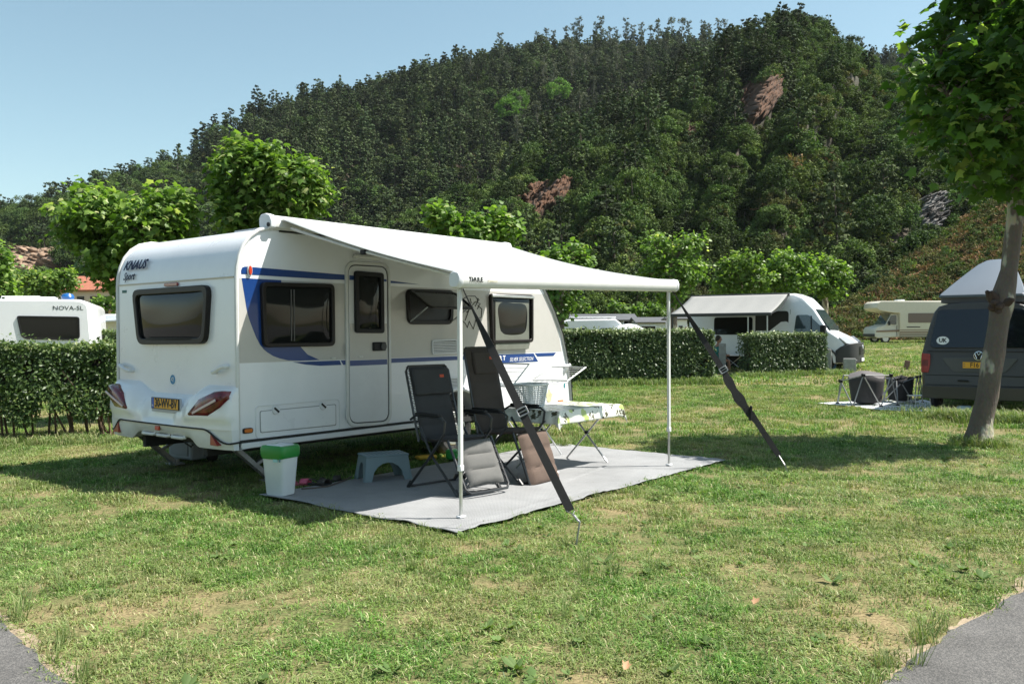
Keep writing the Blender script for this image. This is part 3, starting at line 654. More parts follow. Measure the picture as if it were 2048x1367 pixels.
# grey field, swoosh, stripes: thin foils on the side wall
def spx(pts, off=0): return [S(*p, off) for p in pts]
def foil(name, pts, m, o1, parent=van, mp=ms, conv=S):
    b = MB(); b.prism([conv(*p) for p in pts], mp, -.002, o1); return b.build(name, m, parent, smooth=0)
foil('grey_panel', [(478, 555.8), (783, 572), (911, 578.3), (1095, 588), (1111, 630), (1123.2, 702.3), (800, 714.8), (478, 725.8)], greyf, .0016)
foil('swoosh', [(483, 555.7), (486.7, 579), (493, 617.6), (498, 638), (504.7, 656), (512, 674), (520, 689), (527, 698), (535, 704.7), (546, 711.5), (558, 716), (576, 720.3), (600, 721), (639, 719.4), (626, 713.5), (614.8, 708.5), (602, 694.4), (585, 668), (574, 640), (566, 600), (562, 560)], blue, .0030)
foil('stripe', [(482.5, 547.5), (482, 541), (484, 535), (489, 533), (494.5, 533), (590, 541), (686, 549), (706, 551), (762, 558), (780, 561), (840, 568.7), (762, 565), (706, 560), (660, 558.7), (560, 553)], blue, .0030)
foil('stripe', [(585, 723.6), (679, 720.3), (682.5, 729.2), (640, 731), (610, 728.5)], blue, .0030)
foil('stripe', [(681.5, 720.2), (1067, 706.2), (1076, 722.4), (1005, 725.5), (1000, 717), (929, 718.9), (686, 729.2)], blue, .0030)
foil('stripe', [(1069.6, 706.1), (1111.9, 704.6), (1106.8, 711.3), (1074.8, 712.6)], blue, .0030)
text('lettering', 'S P O R T', .085, wink, van, mxs(994, 716.5, .004, -0), ext=.0006, sx=1.0, bold=.003)
text('lettering', 'SILVER SELECTION', .072, wink, van, mxs(1043, 718, .004), shear=.3, sx=.86)
# sticker drawing of a flower
b = MB()
def sq(px, py): a, z = S(px, py); return Vector((a, -.006, z))
for loop in ([(930, 640), (938, 618), (950, 603), (960, 607), (954, 618)], [(922, 600), (934, 592), (950, 592), (956, 601), (950, 612)], [(950, 640), (962, 634), (963, 618), (955, 610)], [(922, 640), (930, 646), (934, 655), (938, 642), (946, 658), (951, 640), (957, 652), (960, 638)],
             [(940, 596), (942, 606), (936, 612)], [(958, 600), (955, 596), (954, 604)], [(926, 612), (933, 604), (941, 612), (934, 624), (926, 620)]):
    b.tube([sq(*p) for p in loop], .0045, 5)
b.build('sticker', ink, van)
# windows ----------------------------------------------------------
def window(corners, conv, mp, name='window', depth=.035, fr=.042, m_frame=brownp, r=.06, par=van, blinds=True, off=0.0, lip=.0):
    pts = [conv(*p) for p in corners]
    out = round_poly(pts, r, 4); inn = round_poly(inset(pts, fr), r * .7, 4)
    b = MB(); b.ring(out, inn, mp, -.004 + off, depth + off); f = b.build(name, m_frame, par, bevel=.008)
    b = MB(); ip = [Vector(q) for q in inset(pts, fr * .8)]
    def bl(u, v): q = (ip[0] * (1 - u) + ip[1] * u) * (1 - v) + (ip[3] * (1 - u) + ip[2] * u) * v; return mp(q.x, q.y, off + depth * .45 + .022 * (1 - (2 * u - 1) ** 4) * (1 - (2 * v - 1) ** 4) + .0012 * math.sin(u * 7 + v * 5))
    b.loft([[bl(i / 16, j / 14) for i in range(17)] for j in range(15)], closed_sec=False); b.build('pane', tint, f, smooth=80)
    return f, pts
w1, p1 = window([(518.5, 564), (664, 568), (665.4, 691.5), (523, 694)], S, ms, depth=.05)
b = MB()
for q in (.38, .42): b.box((p1[0][0] + (p1[1][0] - p1[0][0]) * q, -.046, (p1[0][1] + p1[2][1]) / 2), (.012, .004, .52))
b.build('curtain_edge', blind, w1)
w2, p2 = window([(976.5, 586.5), (1062, 589.5), (1062, 684), (980, 686.5)], S, ms, depth=.05)
b = MB(); zz = p2[0][1]; b.box(((p2[0][0] + p2[1][0]) / 2, -.058, zz - .03), (abs(p2[1][0] - p2[0][0]) - .02, .02, .035)); b.build('window_rail', alu, w2, bevel=.004)
b = MB(); b.box(((p2[0][0] + p2[1][0]) / 2, -.036, zz - .42), (abs(p2[1][0] - p2[0][0]) - .2, .004, .62)); b.build('blind', mat('pale_blind', (.16, .17, .14), .6, var=.2, vscale=3), w2)
# middle window, its flap propped open
pts = [S(*p) for p in ((809.8, 577), (906, 580.5), (903, 648.5), (814, 648.5))]
b = MB(); b.ring(round_poly(pts, .09, 5), round_poly(inset(pts, .05), .07, 5), ms, -.004, .03); w3 = b.build('window', brownp, van, bevel=.006)
b = MB(); b.prism(round_poly(inset(pts, .045), .07, 5), ms, -.003, .006); b.build('dark_opening', mat('dark_interior', (.02, .02, .022), .5), w3)
ta, tb = pts[0][0] + .02, pts[1][0] - .02; zt = pts[0][1] - .03; hgt = .40; an = R(58)
mf = lambda a, z, o: Vector((a, -.035 - (zt - z) * math.sin(an) - o * math.cos(an), zt - (zt - z) * math.cos(an) + o * math.sin(an)))
fp = [(ta, zt), (tb, zt), (tb, zt - hgt), (ta, zt - hgt)]
b = MB(); b.ring(round_poly(fp, .07, 4), round_poly(inset(fp, .03), .05, 4), mf, 0, .025); fl = b.build('window_flap', brownp, w3, bevel=.005)
b = MB(); b.prism(round_poly(inset(fp, .028), .05, 4), mf, .006, .014)
gm = mat('smoked_flap', (.03, .028, .028), .08, coat=.3); gm.node_tree.nodes['Principled BSDF'].inputs['Alpha'].default_value = .72
b.build('pane', gm, w3)
for a in (ta + .04, tb - .04): b = MB(); b.tube([(a, -.01, zt - .36), (a, -.035 - .34 * math.sin(an), zt - .34 * math.cos(an))], .008, 6); b.build('stay', alu, w3)
# rear window
w4, p4 = window([(272, 580), (424.5, 569), (417.5, 687.5), (283, 688.5)], B, mr_, depth=.055, fr=.062, r=.11)
b = MB(); b.box((-.045, (p4[0][0] + p4[1][0]) / 2, p4[2][1] + .05), (.02, .9, .022)); b.build('window_catch', blackp, w4)
# door ---------------------------------------------------------------
dp = [S(*p) for p in ((688.5, 521), (778.5, 526.5), (781.5, 848), (692, 854.5))]
b = MB(); b.ring(round_poly(dp, .14, 6), round_poly(inset(dp, .035), .12, 6), ms, -.003, .022); door = b.build('door_frame', alu_w, van, bevel=.005)
b = MB(); ia = inset(dp, .038); b.ring(round_poly(ia, .12, 6), round_poly(inset(ia, .010), .11, 6), ms, -.003, .009); b.build('door_seal', rubber, door, smooth=0)
ib = inset(ia, .010); zc = S(730, 719.5)[1]; dz = S(730, 730)[1]
b = MB(); b.prism(round_poly(ib, .11, 6), ms, -.003, .013); b.build('door', gel2, door, bevel=.004)
ib2 = inset(ib, .01); x0, x1 = ib2[0][0], ib2[1][0]
b = MB(); b.prism([(x0, zc + .004), (x1, zc + .004), (x1, ib2[0][1] - .62), (x0, ib2[0][1] - .62)], ms, .010, .0150); b.build('grey_panel', greyf, door, smooth=0)
b = MB(); b.prism([(x0, zc), (x1, zc), (x1, dz), (x0, dz)], ms, .010, .0155); b.build('stripe', blue, door, smooth=0)
z1 = S(730, 554)[1]; z2 = S(730, 561.5)[1]
b = MB(); b.prism([(x0, z1 + .01), (x1, z1 - .012), (x1, z2 + .004), (x0, z2)], ms, .010, .0155); b.build('stripe', blue, door, smooth=0)
wd, pd = window([(705.5, 541.5), (762.6, 546.2), (764, 666), (707, 665.5)], S, ms, 'door_window', .048, .05, blackp, .035, door)
b = MB(); b.box(((pd[0][0] + pd[1][0]) / 2, -.036, (pd[0][1] + pd[2][1]) / 2 + .02), (.28, .003, .012)); b.build('blind_edge', blind, wd)
a, z = S(755.5, 692.5); b = MB(); b.box((a, -.025, z), (.19, .03, .10)); hd = b.build('handle', blackp, door, bevel=.012)
b = MB(); b.cyl((a + .045, -.045, z), .042, .03, 'Y', 20); b.build('lock', darkst, hd, bevel=.004)
for py in (555, 700, 826):
    q = S(690.5, py); b = MB(); b.box((q[0], -.028, q[1]), (.022, .014, .13)); b.build('hinge', alu_w, door, bevel=.003)
b = MB(); c = S(731, 514.5); b.box((c[0], -.03, c[1]), (.38, .055, .05)); b.build('awning_lamp', mat('milky_plastic', (.66, .66, .62), .3, coat=.2), van, bevel=.018, bseg=3)
# vents with slats
for (cs, nsl) in ((((862.5, 679.5), (913, 677.5), (913, 706.5), (863, 708.5)), 7), (((889, 755.5), (916, 753.5), (916, 780), (890, 782)), 7)):
    q = [S(*p) for p in cs]; b = MB(); b.ring(round_poly(q, .02, 2), round_poly(inset(q, .018), .01, 2), ms, -.003, .020); v_ = b.build('vent', gel2, van, bevel=.003)
    b = MB(); b.prism(inset(q, .016), ms, -.002, .004); b.build('vent_backing', mat('vent_shadow_grey', (.13, .13, .13), .6), v_, smooth=0)
    q2 = inset(q, .02); zt_, zb_ = q2[0][1], q2[2][1]; xx0, xx1 = q2[0][0], q2[1][0]
    for k in range(nsl):
        zz = zt_ + (zb_ - zt_) * (k + .5) / nsl; b = MB(); b.box(((xx0 + xx1) / 2, -.012, zz), (xx1 - xx0, .012, abs(zt_ - zb_) / nsl * .55), Matrix.Rotation(R(25), 3, 'X')); b.build('slat', gel2, v_, smooth=0)
# locker hatch with two locks, marker lamp, clips
q = [S(*p) for p in ((509.5, 811), (679.5, 796.5), (680, 859.5), (510.8, 877.5))]
b = MB(); b.ring(round_poly(q, .05, 3), round_poly(inset(q, .012), .04, 3), ms, -.002, .008); lk = b.build('locker_frame', gel2, van, bevel=.003)
q2 = inset(q, .055); b = MB(); b.ring(round_poly(q2, .02, 3), round_poly(inset(q2, .006), .02, 3), ms, -.002, .0045); b.build('locker_seam', mat('seam_grey', (.25, .25, .25), .6), lk, smooth=0)
b = MB(); b.prism(round_poly(inset(q2, .007), .02, 3), ms, -.003, .007); b.build('locker_hatch', gel, lk, bevel=.003)
for p in ((550.5, 819), (644.5, 810.5)):
    a, z = S(*p); b = MB(); b.cyl((a, -.012, z), .045, .02, 'Y', 18); l_ = b.build('lock', gel2, lk, bevel=.004)
    b = MB(); b.box((a, -.024, z), (.07, .012, .018), Matrix.Rotation(R(40), 3, 'Y')); b.build('latch', blackp, l_)
a, z = S(494.5, 860.5); b = MB(); b.prism(round_poly([(a - .055, z + .026), (a + .055, z + .026), (a + .055, z - .026), (a - .055, z - .026)], .025, 4), ms, -.002, .02); mk = b.build('marker_lamp', blackp, van, bevel=.003)
b = MB(); b.prism(round_poly([(a - .044, z + .018), (a + .044, z + .018), (a + .044, z - .018), (a - .044, z - .018)], .018, 4), ms, .01, .026); b.build('amber_lens', amber, mk, bevel=.003)
a, z = S(1119, 802); b = MB(); b.box((a, -.02, z), (.11, .03, .04)); b.build('marker_lamp', amber, van, bevel=.008)
a, z = S(499.5, 540.5, .01); b = MB(); b.prism([(a + .028 * math.cos(t), z + .062 * math.sin(t)) for t in np.linspace(0, 6.28, 17)[:-1]], ms, -.002, .018); mk = b.build('marker_lamp', gel2, van, bevel=.005)
b = MB(); b.prism([(a + .019 * math.cos(t), z + .048 * math.sin(t)) for t in np.linspace(0, 6.28, 17)[:-1]], ms, .01, .028); b.build('red_lens', mat('orange_red_lens', (.55, .05, .02), .2, coat=.7), mk, bevel=.005)
for p in ((665, 716), (720, 713)):
    a, z = S(*p); b = MB(); b.box((a, -.012, z), (.06, .02, .018)); b.build('clip', alu_w, van, bevel=.004)
# faded yellow sponge mark at the front
a, z = S(1098, 792); b = MB(); b.prism([(a + (.07 + .02 * math.sin(5 * t)) * math.cos(t), z + (.085 + .02 * math.cos(4 * t)) * math.sin(t)) for t in np.linspace(0, 6.28, 19)[:-1]], ms, -.001, .0035); b.build('stain', mat('faded_yellow', (.66, .60, .38), .6, var=.2, vscale=20), van, smooth=0)
# wheel
b = MB(); b.tube([(3.15 + .27 * math.cos(t), .14, .33 + .27 * math.sin(t)) for t in np.linspace(0, 2 * PI, 29)[:-1]], .085, 10, closed=True); wh = b.build('tyre', rubber, van)
b = MB(); b.cyl((3.15, .13, .33), .21, .12, 'Y', 24); b.cyl((3.15, .06, .33), .07, .03, 'Y', 12); b.build('rim', alu, wh, bevel=.01)
b = MB(); b.tube([(p[0], -.012, p[1]) for p in arch], .028, 8); b.build('wheel_arch', gel2, van)
# rear wall ----------------------------------------------------------
zs = B(463.7, 554)[1]
b = MB(); b.box((-.004, CW / 2, 2.075), (.012, CW - .06, .014)); b.build('seam_trim', mat('seam_beige', (.55, .50, .40), .5), van)
text('lettering', 'KNAUS', .15, navy, van, Matrix.Translation((.012, 1.93, 2.285)) @ Matrix.Rotation(-PI / 2, 4, 'Z') @ Matrix.Rotation(PI / 2 - R(20), 4, 'X') , shear=.22, bold=.0055, sx=.98)
text('lettering', 'Sport', .12, navy, van, Matrix.Translation((-.006, 2.04, 2.165)) @ Matrix.Rotation(-PI / 2, 4, 'Z') @ Matrix.Rotation(PI / 2 - R(7), 4, 'X'), shear=.35, sx=.9, bold=.002)
q = [B(*p) for p in ((329.5, 568.5), (354.5, 565.5), (354.5, 571), (330, 573.5))]; b = MB(); b.prism(round_poly([(1.15 + x_, 2.043 + z_) for x_, z_ in ((-.13, -.018), (.13, -.018), (.13, .018), (-.13, .018))], .015, 3), mr_, -.002, .022); b.build('high_brake_light', redl, van, bevel=.005)
q = [B(*p) for p in ((244.5, 580.5), (253.5, 580), (253.5, 585.5), (244.5, 586))]; b = MB(); b.prism(q, mr_, -.002, .002); b.build('sticker', mat('green_sticker', (.02, .12, .10), .5), van, smooth=0)
a, z = B(346, 758.5); b = MB(); b.prism([(a + .062 * math.cos(t), z + .062 * math.sin(t)) for t in np.linspace(0, 6.28, 25)[:-1]], mr_, -.002, .003); st = b.build('sticker', wink, van, smooth=0)
b = MB(); b.prism([(a + .05 * math.cos(t), z + .05 * math.sin(t)) for t in np.linspace(0, 6.28, 25)[:-1]], mr_, .001, .0042); b.build('emblem', mat('emblem_blue', (.02, .20, .40), .4), st, smooth=0)
b = MB(); b.tube([Vector((-.006, a + .022, z - .012)), Vector((-.006, a + .01, z + .016)), Vector((-.006, a - .012, z + .022)), Vector((-.006, a - .02, z + .004)), Vector((-.006, a - .006, z - .008)), Vector((-.006, a - .014, z - .024))], .005, 5); b.build('emblem_swan', wink, st)
for (pa, pb) in (((267, 740.5), (247, 730)), ((434, 743.5), (457, 732.5))):
    A = B(*pa); Bq = B(*pb); b = MB(); b.tube([(-.0, A[0], A[1]), (-.05, A[0], A[1]), (-.06, (A[0] * .7 + Bq[0] * .3), A[1] + .008), (-.06, (A[0] * .3 + Bq[0] * .7), Bq[1] - .012), (-.05, Bq[0], Bq[1]), (0, Bq[0], Bq[1])], .021, 8); b.build('grab_handle', gel2, van)
# moulded bumper: upper moulding, recessed plate bay, lower valance
def btop(s):
    u = abs(s - 1.15) / 1.15; return .905 + .115 * float(sstep(.30, .62, u)) - .02 * max(0, u - .9) * 10 * .1
def bout(s, z, top):
    u = abs(s - 1.15) / 1.15; v = (z - .60) / max(.05, top - .60); plan = .175 - .09 * u ** 4 * 1.0
    o = plan * (1 - max(0, v) ** 3 * .88) if v < 1 else 0
    if u < .30: o -= .035 * (1 - float(sstep(.20, .30, u))) * float(sstep(.02, .2, v)) * (1 - float(sstep(.62, .85, v)))
    o += .028 * float(sstep(.38, .5, u)) * (1 - float(sstep(.98, 1.04, u))) * float(sstep(.1, .3, v)) * (1 - float(sstep(.75, .98, v)))
    return o
sg = np.concatenate([[-.030], np.linspace(-.018, 2.318, 61), [2.33]]); b = MB(); secs = []
for s_ in sg:
    sc_ = min(max(s_, 0), CW); top = btop(sc_); c = []
    edge = (s_ < -.02 or s_ > 2.32)
    for v in np.linspace(0, 1, 15):
        z = .60 + (top - .60) * v; o = 0.0 if edge else bout(sc_, z, top)
        if s_ < 0 and not edge: o *= .86
        if s_ > CW and not edge: o *= .86
        c.append(Vector((-o, s_, z)))
    secs.append(c)
b.loft(secs, closed_sec=False); bump_ = b.build('bumper', gel, van, smooth=50)
def vbot(s):
    u = abs(s - 1.15) / 1.15; return .405 + .085 * (1 - float(sstep(.42, .58, u)))
def vtopz(s):
    u = abs(s - 1.15) / 1.15; return .60 - .13 * float(sstep(.70, .97, u))
secs = []
for s_ in np.concatenate([[-.032], np.linspace(-.02, 2.32, 61), [2.332]]):
    sc_ = min(max(s_, 0), CW); zb_ = vbot(sc_); zt_ = .602; c = []; edge = (s_ < -.025 or s_ > 2.325); u = abs(sc_ - 1.15) / 1.15
    for v in np.linspace(0, 1, 9):
        z = zb_ + (zt_ - zb_) * v; o = (.175 - .09 * u ** 4) - .012 - .07 * (1 - v) ** 2 * (1 - .6 * u); c.append(Vector((0 if edge else -o, s_, z)))
    c.insert(0, Vector((.12, s_, zb_ + .01))); secs.append(c)
b = MB(); b.loft(secs, closed_sec=False); b.build('valance', gel2, van, smooth=50)
b = MB(); b.tube([(-(.175 - .09 * (abs(s_ - 1.15) / 1.15) ** 4) - .002 + .010 * float(sstep(.7, .97, abs(s_ - 1.15) / 1.15)), s_, vtopz(s_)) for s_ in np.linspace(-.0, 2.30, 60)] , .0085, 6); b.tube([(-.088, -.01, .472), (-.04, -.034, .478), (.03, -.030, .483)], .010, 6); b.build('black_strip', rubber, van)
for k in range(3):
    s0 = .72 + k * .29; b = MB(); b.tube([(-.10, s0 + .02, .485), (-.125, s0 + .05, .478), (-.125, s0 + .24, .478), (-.10, s0 + .27, .485)], .018, 8); b.build('valance_rib', gel2, van)
def light(near_):
    pp = [(379, 828), (402, 797), (428, 783), (442, 784.5), (444.8, 798.6), (435.5, 815), (417.6, 832), (381.8, 832)]
    q = [B(*p, .15) for p in pp]
    if not near_: q = [(2.30 - a, z) for a, z in q][::-1]
    cx = sum(a for a, _ in q) / len(q); cz = sum(z for _, z in q) / len(q)
    b = MB(); n = 5; secs = []
    for k, (sc_, o) in enumerate(((1.05, .10), (1.0, .178), (.90, .196), (.45, .205), (.02, .207))):
        secs.append([Vector((-(o - .055 * (abs((cx + (a - cx) * sc_) - 1.15) / 1.15) ** 4), cx + (a - cx) * sc_, cz + (z - cz) * sc_)) for a, z in q])
    b.loft(secs); t = b.build('tail_light', dredl, van, smooth=50)
    A = B(385, 828, .19); C = B(430, 800, .19)
    if not near_: A = (2.30 - A[0], A[1]); C = (2.30 - C[0], C[1])
    b = MB(); b.bar((-.196, A[0], A[1] + .01), (-.188, C[0], C[1]), .026, .008, up=(1, 0, 0)); b.build('light_bar', mat('silver_reflector', (.55, .5, .5), .2, metal=.6), t, bevel=.003)
light(True); light(False)
q = [B(*p, .15) for p in ((308, 796.5), (361, 798.5), (360, 822.5), (304.5, 820.5))]
pc = (sum(x for x, _ in q) / 4, sum(z for _, z in q) / 4); pw, ph = .56, .15
b = MB(); b.box((-.148, pc[0], pc[1]), (.02, pw, ph)); pl = b.build('plate_holder', mat('grey_holder', (.45, .47, .52), .4), van, bevel=.004)
b = MB(); b.box((-.164, pc[0], pc[1] + .014), (.010, .52, .112)); npl = b.build('number_plate', platey, van, bevel=.003); npl.parent = van
b = MB(); b.box((-.166, pc[0] + .232, pc[1] + .014), (.010, .045, .104)); b.build('plate_band', mat('plate_blue', (.02, .10, .45), .4), npl)
b = MB(); b.ring([(pc[0] - .262, pc[1] + .071), (pc[0] + .262, pc[1] + .071), (pc[0] + .262, pc[1] - .043), (pc[0] - .262, pc[1] - .043)], [(pc[0] - .255, pc[1] + .065), (pc[0] + .255, pc[1] + .065), (pc[0] + .255, pc[1] - .037), (pc[0] - .255, pc[1] - .037)], mr_, .150, .171); b.build('plate_border', ink, npl, smooth=0)
text('lettering', '30-WV-BV', .122, ink, npl, Matrix.Translation((-.1705, pc[0] - .02, pc[1] + .014)) @ Matrix.Rotation(-PI / 2, 4, 'Z') @ Matrix.Rotation(PI / 2, 4, 'X'), bold=.004, sx=.78)
text('lettering', 'NL', .026, wink, npl, Matrix.Translation((-.1722, pc[0] + .232, pc[1] - .012)) @ Matrix.Rotation(-PI / 2, 4, 'Z') @ Matrix.Rotation(PI / 2, 4, 'X'))
for s_, fl_ in ((.20, 1), (2.10, -1)):
    b = MB(); u = abs(s_ - 1.15) / 1.15; o = .175 - .09 * u ** 4
    b.prism([(s_ - .075 * fl_, .448), (s_ + .05 * fl_, .448), (s_ + .045 * fl_, .565)], mr_, .06, o + .004); tr_ = b.build('red_triangle', mat('reflector_red', (.30, .02, .015), .3, coat=.5, var=.3, vscale=60), van, bevel=.003)
a, z = B(318, 855, .15); b = MB(); b.box((-.168, a, z), (.02, .075, .045)); b.build('reflector', mat('reflector_orange', (.50, .045, .02), .3, coat=.5), van, bevel=.004)
# corner steadies
for s_, dx in ((.22, 0), (2.05, 0)):
    b = MB(); b.bar((.10, s_, .42), (.52, s_ - .02, .05), .045, .02, (0, 1, 0)); b.bar((.10, s_ + .07, .42), (.52, s_ + .05, .05), .045, .02, (0, 1, 0)); b.bar((.85, s_ + .035, .42), (.36, s_ + .03, .19), .03, .03); st = b.build('corner_steady', galv, van)
    b = MB(); b.box((.54, s_ + .015, .022), (.16, .16, .02)); b.box((.54, s_ + .015, .05), (.05, .12, .06)); b.build('steady_foot', galv, st, bevel=.006)
b = MB(); b.tube([(-.02, .75, .40), (.05, .9, .36), (.1, 1.1, .38), (.2, 1.3, .40)], .008, 6); b.build('cable', rubber, van)
# roof: hatches, rails and grey panel
b = MB(); b.box((.95, .55, 2.60), (.9, .45, .035)); b.build('solar_panel', mat('panel_grey', (.25, .27, .30), .25, coat=.5), van, bevel=.006)
b = MB(); b.box((2.6, 1.2, 2.62), (.7, .5, .09)); b.build('roof_hatch', gel2, van, bevel=.02)
# front locker handle and hitch fittings
b = MB(); b.tube([(5.40, .02, 1.02), (5.52, -.03, 1.04), (5.62, .05, 1.04), (5.75, .2, 1.02)], .028, 8); b.tube([(5.42, .02, .93), (5.45, -.02, 1.0), (5.45, -.02, 1.03)], .03, 8); b.build('manoeuvre_handle', gel2, van)
b = MB(); b.cyl((5.66, .10, .72), .045, .12, 'X', 12); b.tube([(5.62, .10, .72), (5.6, .12, .55), (5.7, .1, .42)], .016, 6); b.build('hose_coupling', blackp, van)
b = MB(); b.bar((5.5, 1.0, .40), (6.7, 1.15, .42), .06, .08); b.bar((5.5, 1.3, .40), (6.7, 1.15, .42), .06, .08); b.box((6.65, 1.15, .3), (.08, .08, .55)); b.build('drawbar', steelb, van)

# ================================================================== AWNING
aw_l = lambda t, d, z: Vector((t, -d, z))
awn = empty('awning', C0, CAZ, 'white wind-out awning opened from the caravan roof over the ground mat', 'awning')
AT0, AT1 = .40, 4.10
cass = [(-.02, 2.565), (-.05, 2.60), (-.055, 2.67), (-.03, 2.705), (.04, 2.712), (.10, 2.695), (.125, 2.64), (.115, 2.585), (.05, 2.56)]
b = MB(); b.prism([(d_ - .06, z_) for d_, z_ in cass], lambda d_, z_, t: Vector((t, -d_, z_)), AT0, AT1); cs_ = b.build('cassette', alu_w, awn, bevel=.006)
b = MB(); b.prism([(d_ * 1.12 - .06, 2.64 + (z_ - 2.64) * 1.15) for d_, z_ in cass], lambda d_, z_, t: Vector((t, -d_, z_)), AT0 - .05, AT0 + .02); b.build('end_cap', gel2, cs_, bevel=.01)
b = MB(); b.prism([(d_ * 1.12 - .06, 2.64 + (z_ - 2.64) * 1.15) for d_, z_ in cass], lambda d_, z_, t: Vector((t, -d_, z_)), AT1 - .02, AT1 + .05); b.build('end_cap', gel2, cs_, bevel=.01)
b = MB(); b.cyl((AT0 - .055, -.045, 2.605), .022, .012, 'X', 12); b.build('crank_socket', blackp, cs_)
for t in (.6, 2.2, 3.9): b = MB(); b.box((t, .06, 2.59), (.10, .12, .03)); b.build('roof_bracket', blackp, awn, bevel=.004)
b = MB(); b.tube([(AT0 + .1, -.01, 2.556), (AT1, -.01, 2.556)], .012, 6); b.build('seal_strip', rubber, awn)
def rz(t): return 1.955 + (t - .36) / 3.46 * .085        # the lead rail runs slightly uphill to the front
RT0, RT1, RD = .30, 3.90, 2.60
rail = [(-.05, -.055), (-.058, .0), (-.045, .05), (.0, .066), (.045, .055), (.062, .015), (.060, -.035), (.035, -.066), (-.02, -.070)]
b = MB(); b.loft([[Vector((t, -(RD + d_), rz(t) + z_)) for d_, z_ in rail] for t in (RT0, RT1)]); lr = b.build('lead_rail', alu_w, awn, bevel=.004, smooth=50)
for t, s_ in ((RT0, -1), (RT1, 1)):
    b = MB(); b.loft([[Vector((t + s_ * o, -(RD + d_ * k), rz(t) + z_ * k)) for d_, z_ in rail] for o, k in ((-.02, 1.06), (.012, 1.06), (.030, .9))]); b.build('end_cap', gel2, lr, bevel=.005, smooth=50)
# canopy: slightly sagging sheet with real thickness
nt_, nd_ = 36, 26; b = MB(); Vt = []
for i in range(nt_ + 1):
    row = []
    for j in range(nd_ + 1):
        u = i / nt_; v = j / nd_; t = (AT0 + .09) * (1 - u) + (AT1 - .06) * u; t2 = (RT0 + .05) * (1 - u) + (RT1 - .06) * u; tt = t * (1 - v) + t2 * v
        d_ = .06 + (RD - .03 - .06) * v; z0 = 2.668; z1 = rz(t2) + .055; z = z0 + (z1 - z0) * v - .045 * math.sin(PI * v) * (.35 + .65 * abs(2 * u - 1)) - .012 * math.sin(PI * v) * math.sin(u * 21)
        tt += .035 * math.sin(PI * v) * (1 - 2 * u) ** 7
        row.append(b.bm.verts.new((tt, -d_, z)))
    Vt.append(row)
for i in range(nt_):
    for j in range(nd_): b.bm.faces.new((Vt[i][j], Vt[i + 1][j], Vt[i + 1][j + 1], Vt[i][j + 1]))
canvas_m = mat('awning_canvas', (.355, .375, .372), .75, var=.04, vscale=1.3, bump=.25, bscale=500, trans=.10)
b.build('canopy', canvas_m, awn, smooth=60, solid=.004)
# folded tension arm along the near edge, with its knuckle
b = MB(); b.tube([(AT0 + .18, -.10, 2.58), (AT0 + .10, -1.28, 2.27)], .016, 8); b.tube([(AT0 + .10, -1.28, 2.27), (RT0 + .15, -2.52, 1.98)], .014, 8); ra = b.build('tension_arm', alu_w, awn)
b = MB(); b.box((AT0 + .10, -1.28, 2.265), (.05, .07, .045)); b.build('arm_joint', blackp, ra, bevel=.008)
text('lettering', 'THULE', .058, ink, lr, Matrix.Translation((.47, -(RD + .066), rz(.5) - .004)) @ Matrix.Rotation(-R(1.4), 4, 'Y') @ Matrix.Rotation(PI / 2 - R(6), 4, 'X'), bold=.0012, sx=.9, space=1.1)
text('lettering', 'Omnistor', .036, mat('pale_lettering', (.60, .56, .42), .5), lr, Matrix.Translation((.68, -(RD + .066), rz(.68) - .010)) @ Matrix.Rotation(-R(1.4), 4, 'Y') @ Matrix.Rotation(PI / 2 - R(6), 4, 'X'), sx=.85)
for (t, dd, zsplit) in ((.363, 2.58, .42), (3.82, 2.58, .42)):
    top = rz(t) - .07; b = MB(); b.prism(round_poly([(-.019, -.015), (.019, -.015), (.019, .015), (-.019, .015)], .008, 2), lambda x, y, z: Vector((t + x, -dd + y, z)), zsplit, top); po = b.build('support_pole', alu_w, awn, smooth=50)
    b = MB(); b.prism(round_poly([(-.013, -.010), (.013, -.010), (.013, .010), (-.013, .010)], .005, 2), lambda x, y, z: Vector((t + x, -dd + y, z)), .03, zsplit + .02); b.build('inner_pole', alu, po, smooth=50)
    b = MB(); b.box((t, -dd, zsplit + .01), (.046, .038, .05)); b.build('clamp', gel2, po, bevel=.006)
    b = MB(); b.box((t, -dd, .037), (.07, .05, .018)); b.build('foot', gel2, po, bevel=.005)
    b = MB(); b.box((t, -dd, top + .01), (.034, .03, .05)); b.build('hinge_block', blackp, po, bevel=.005)

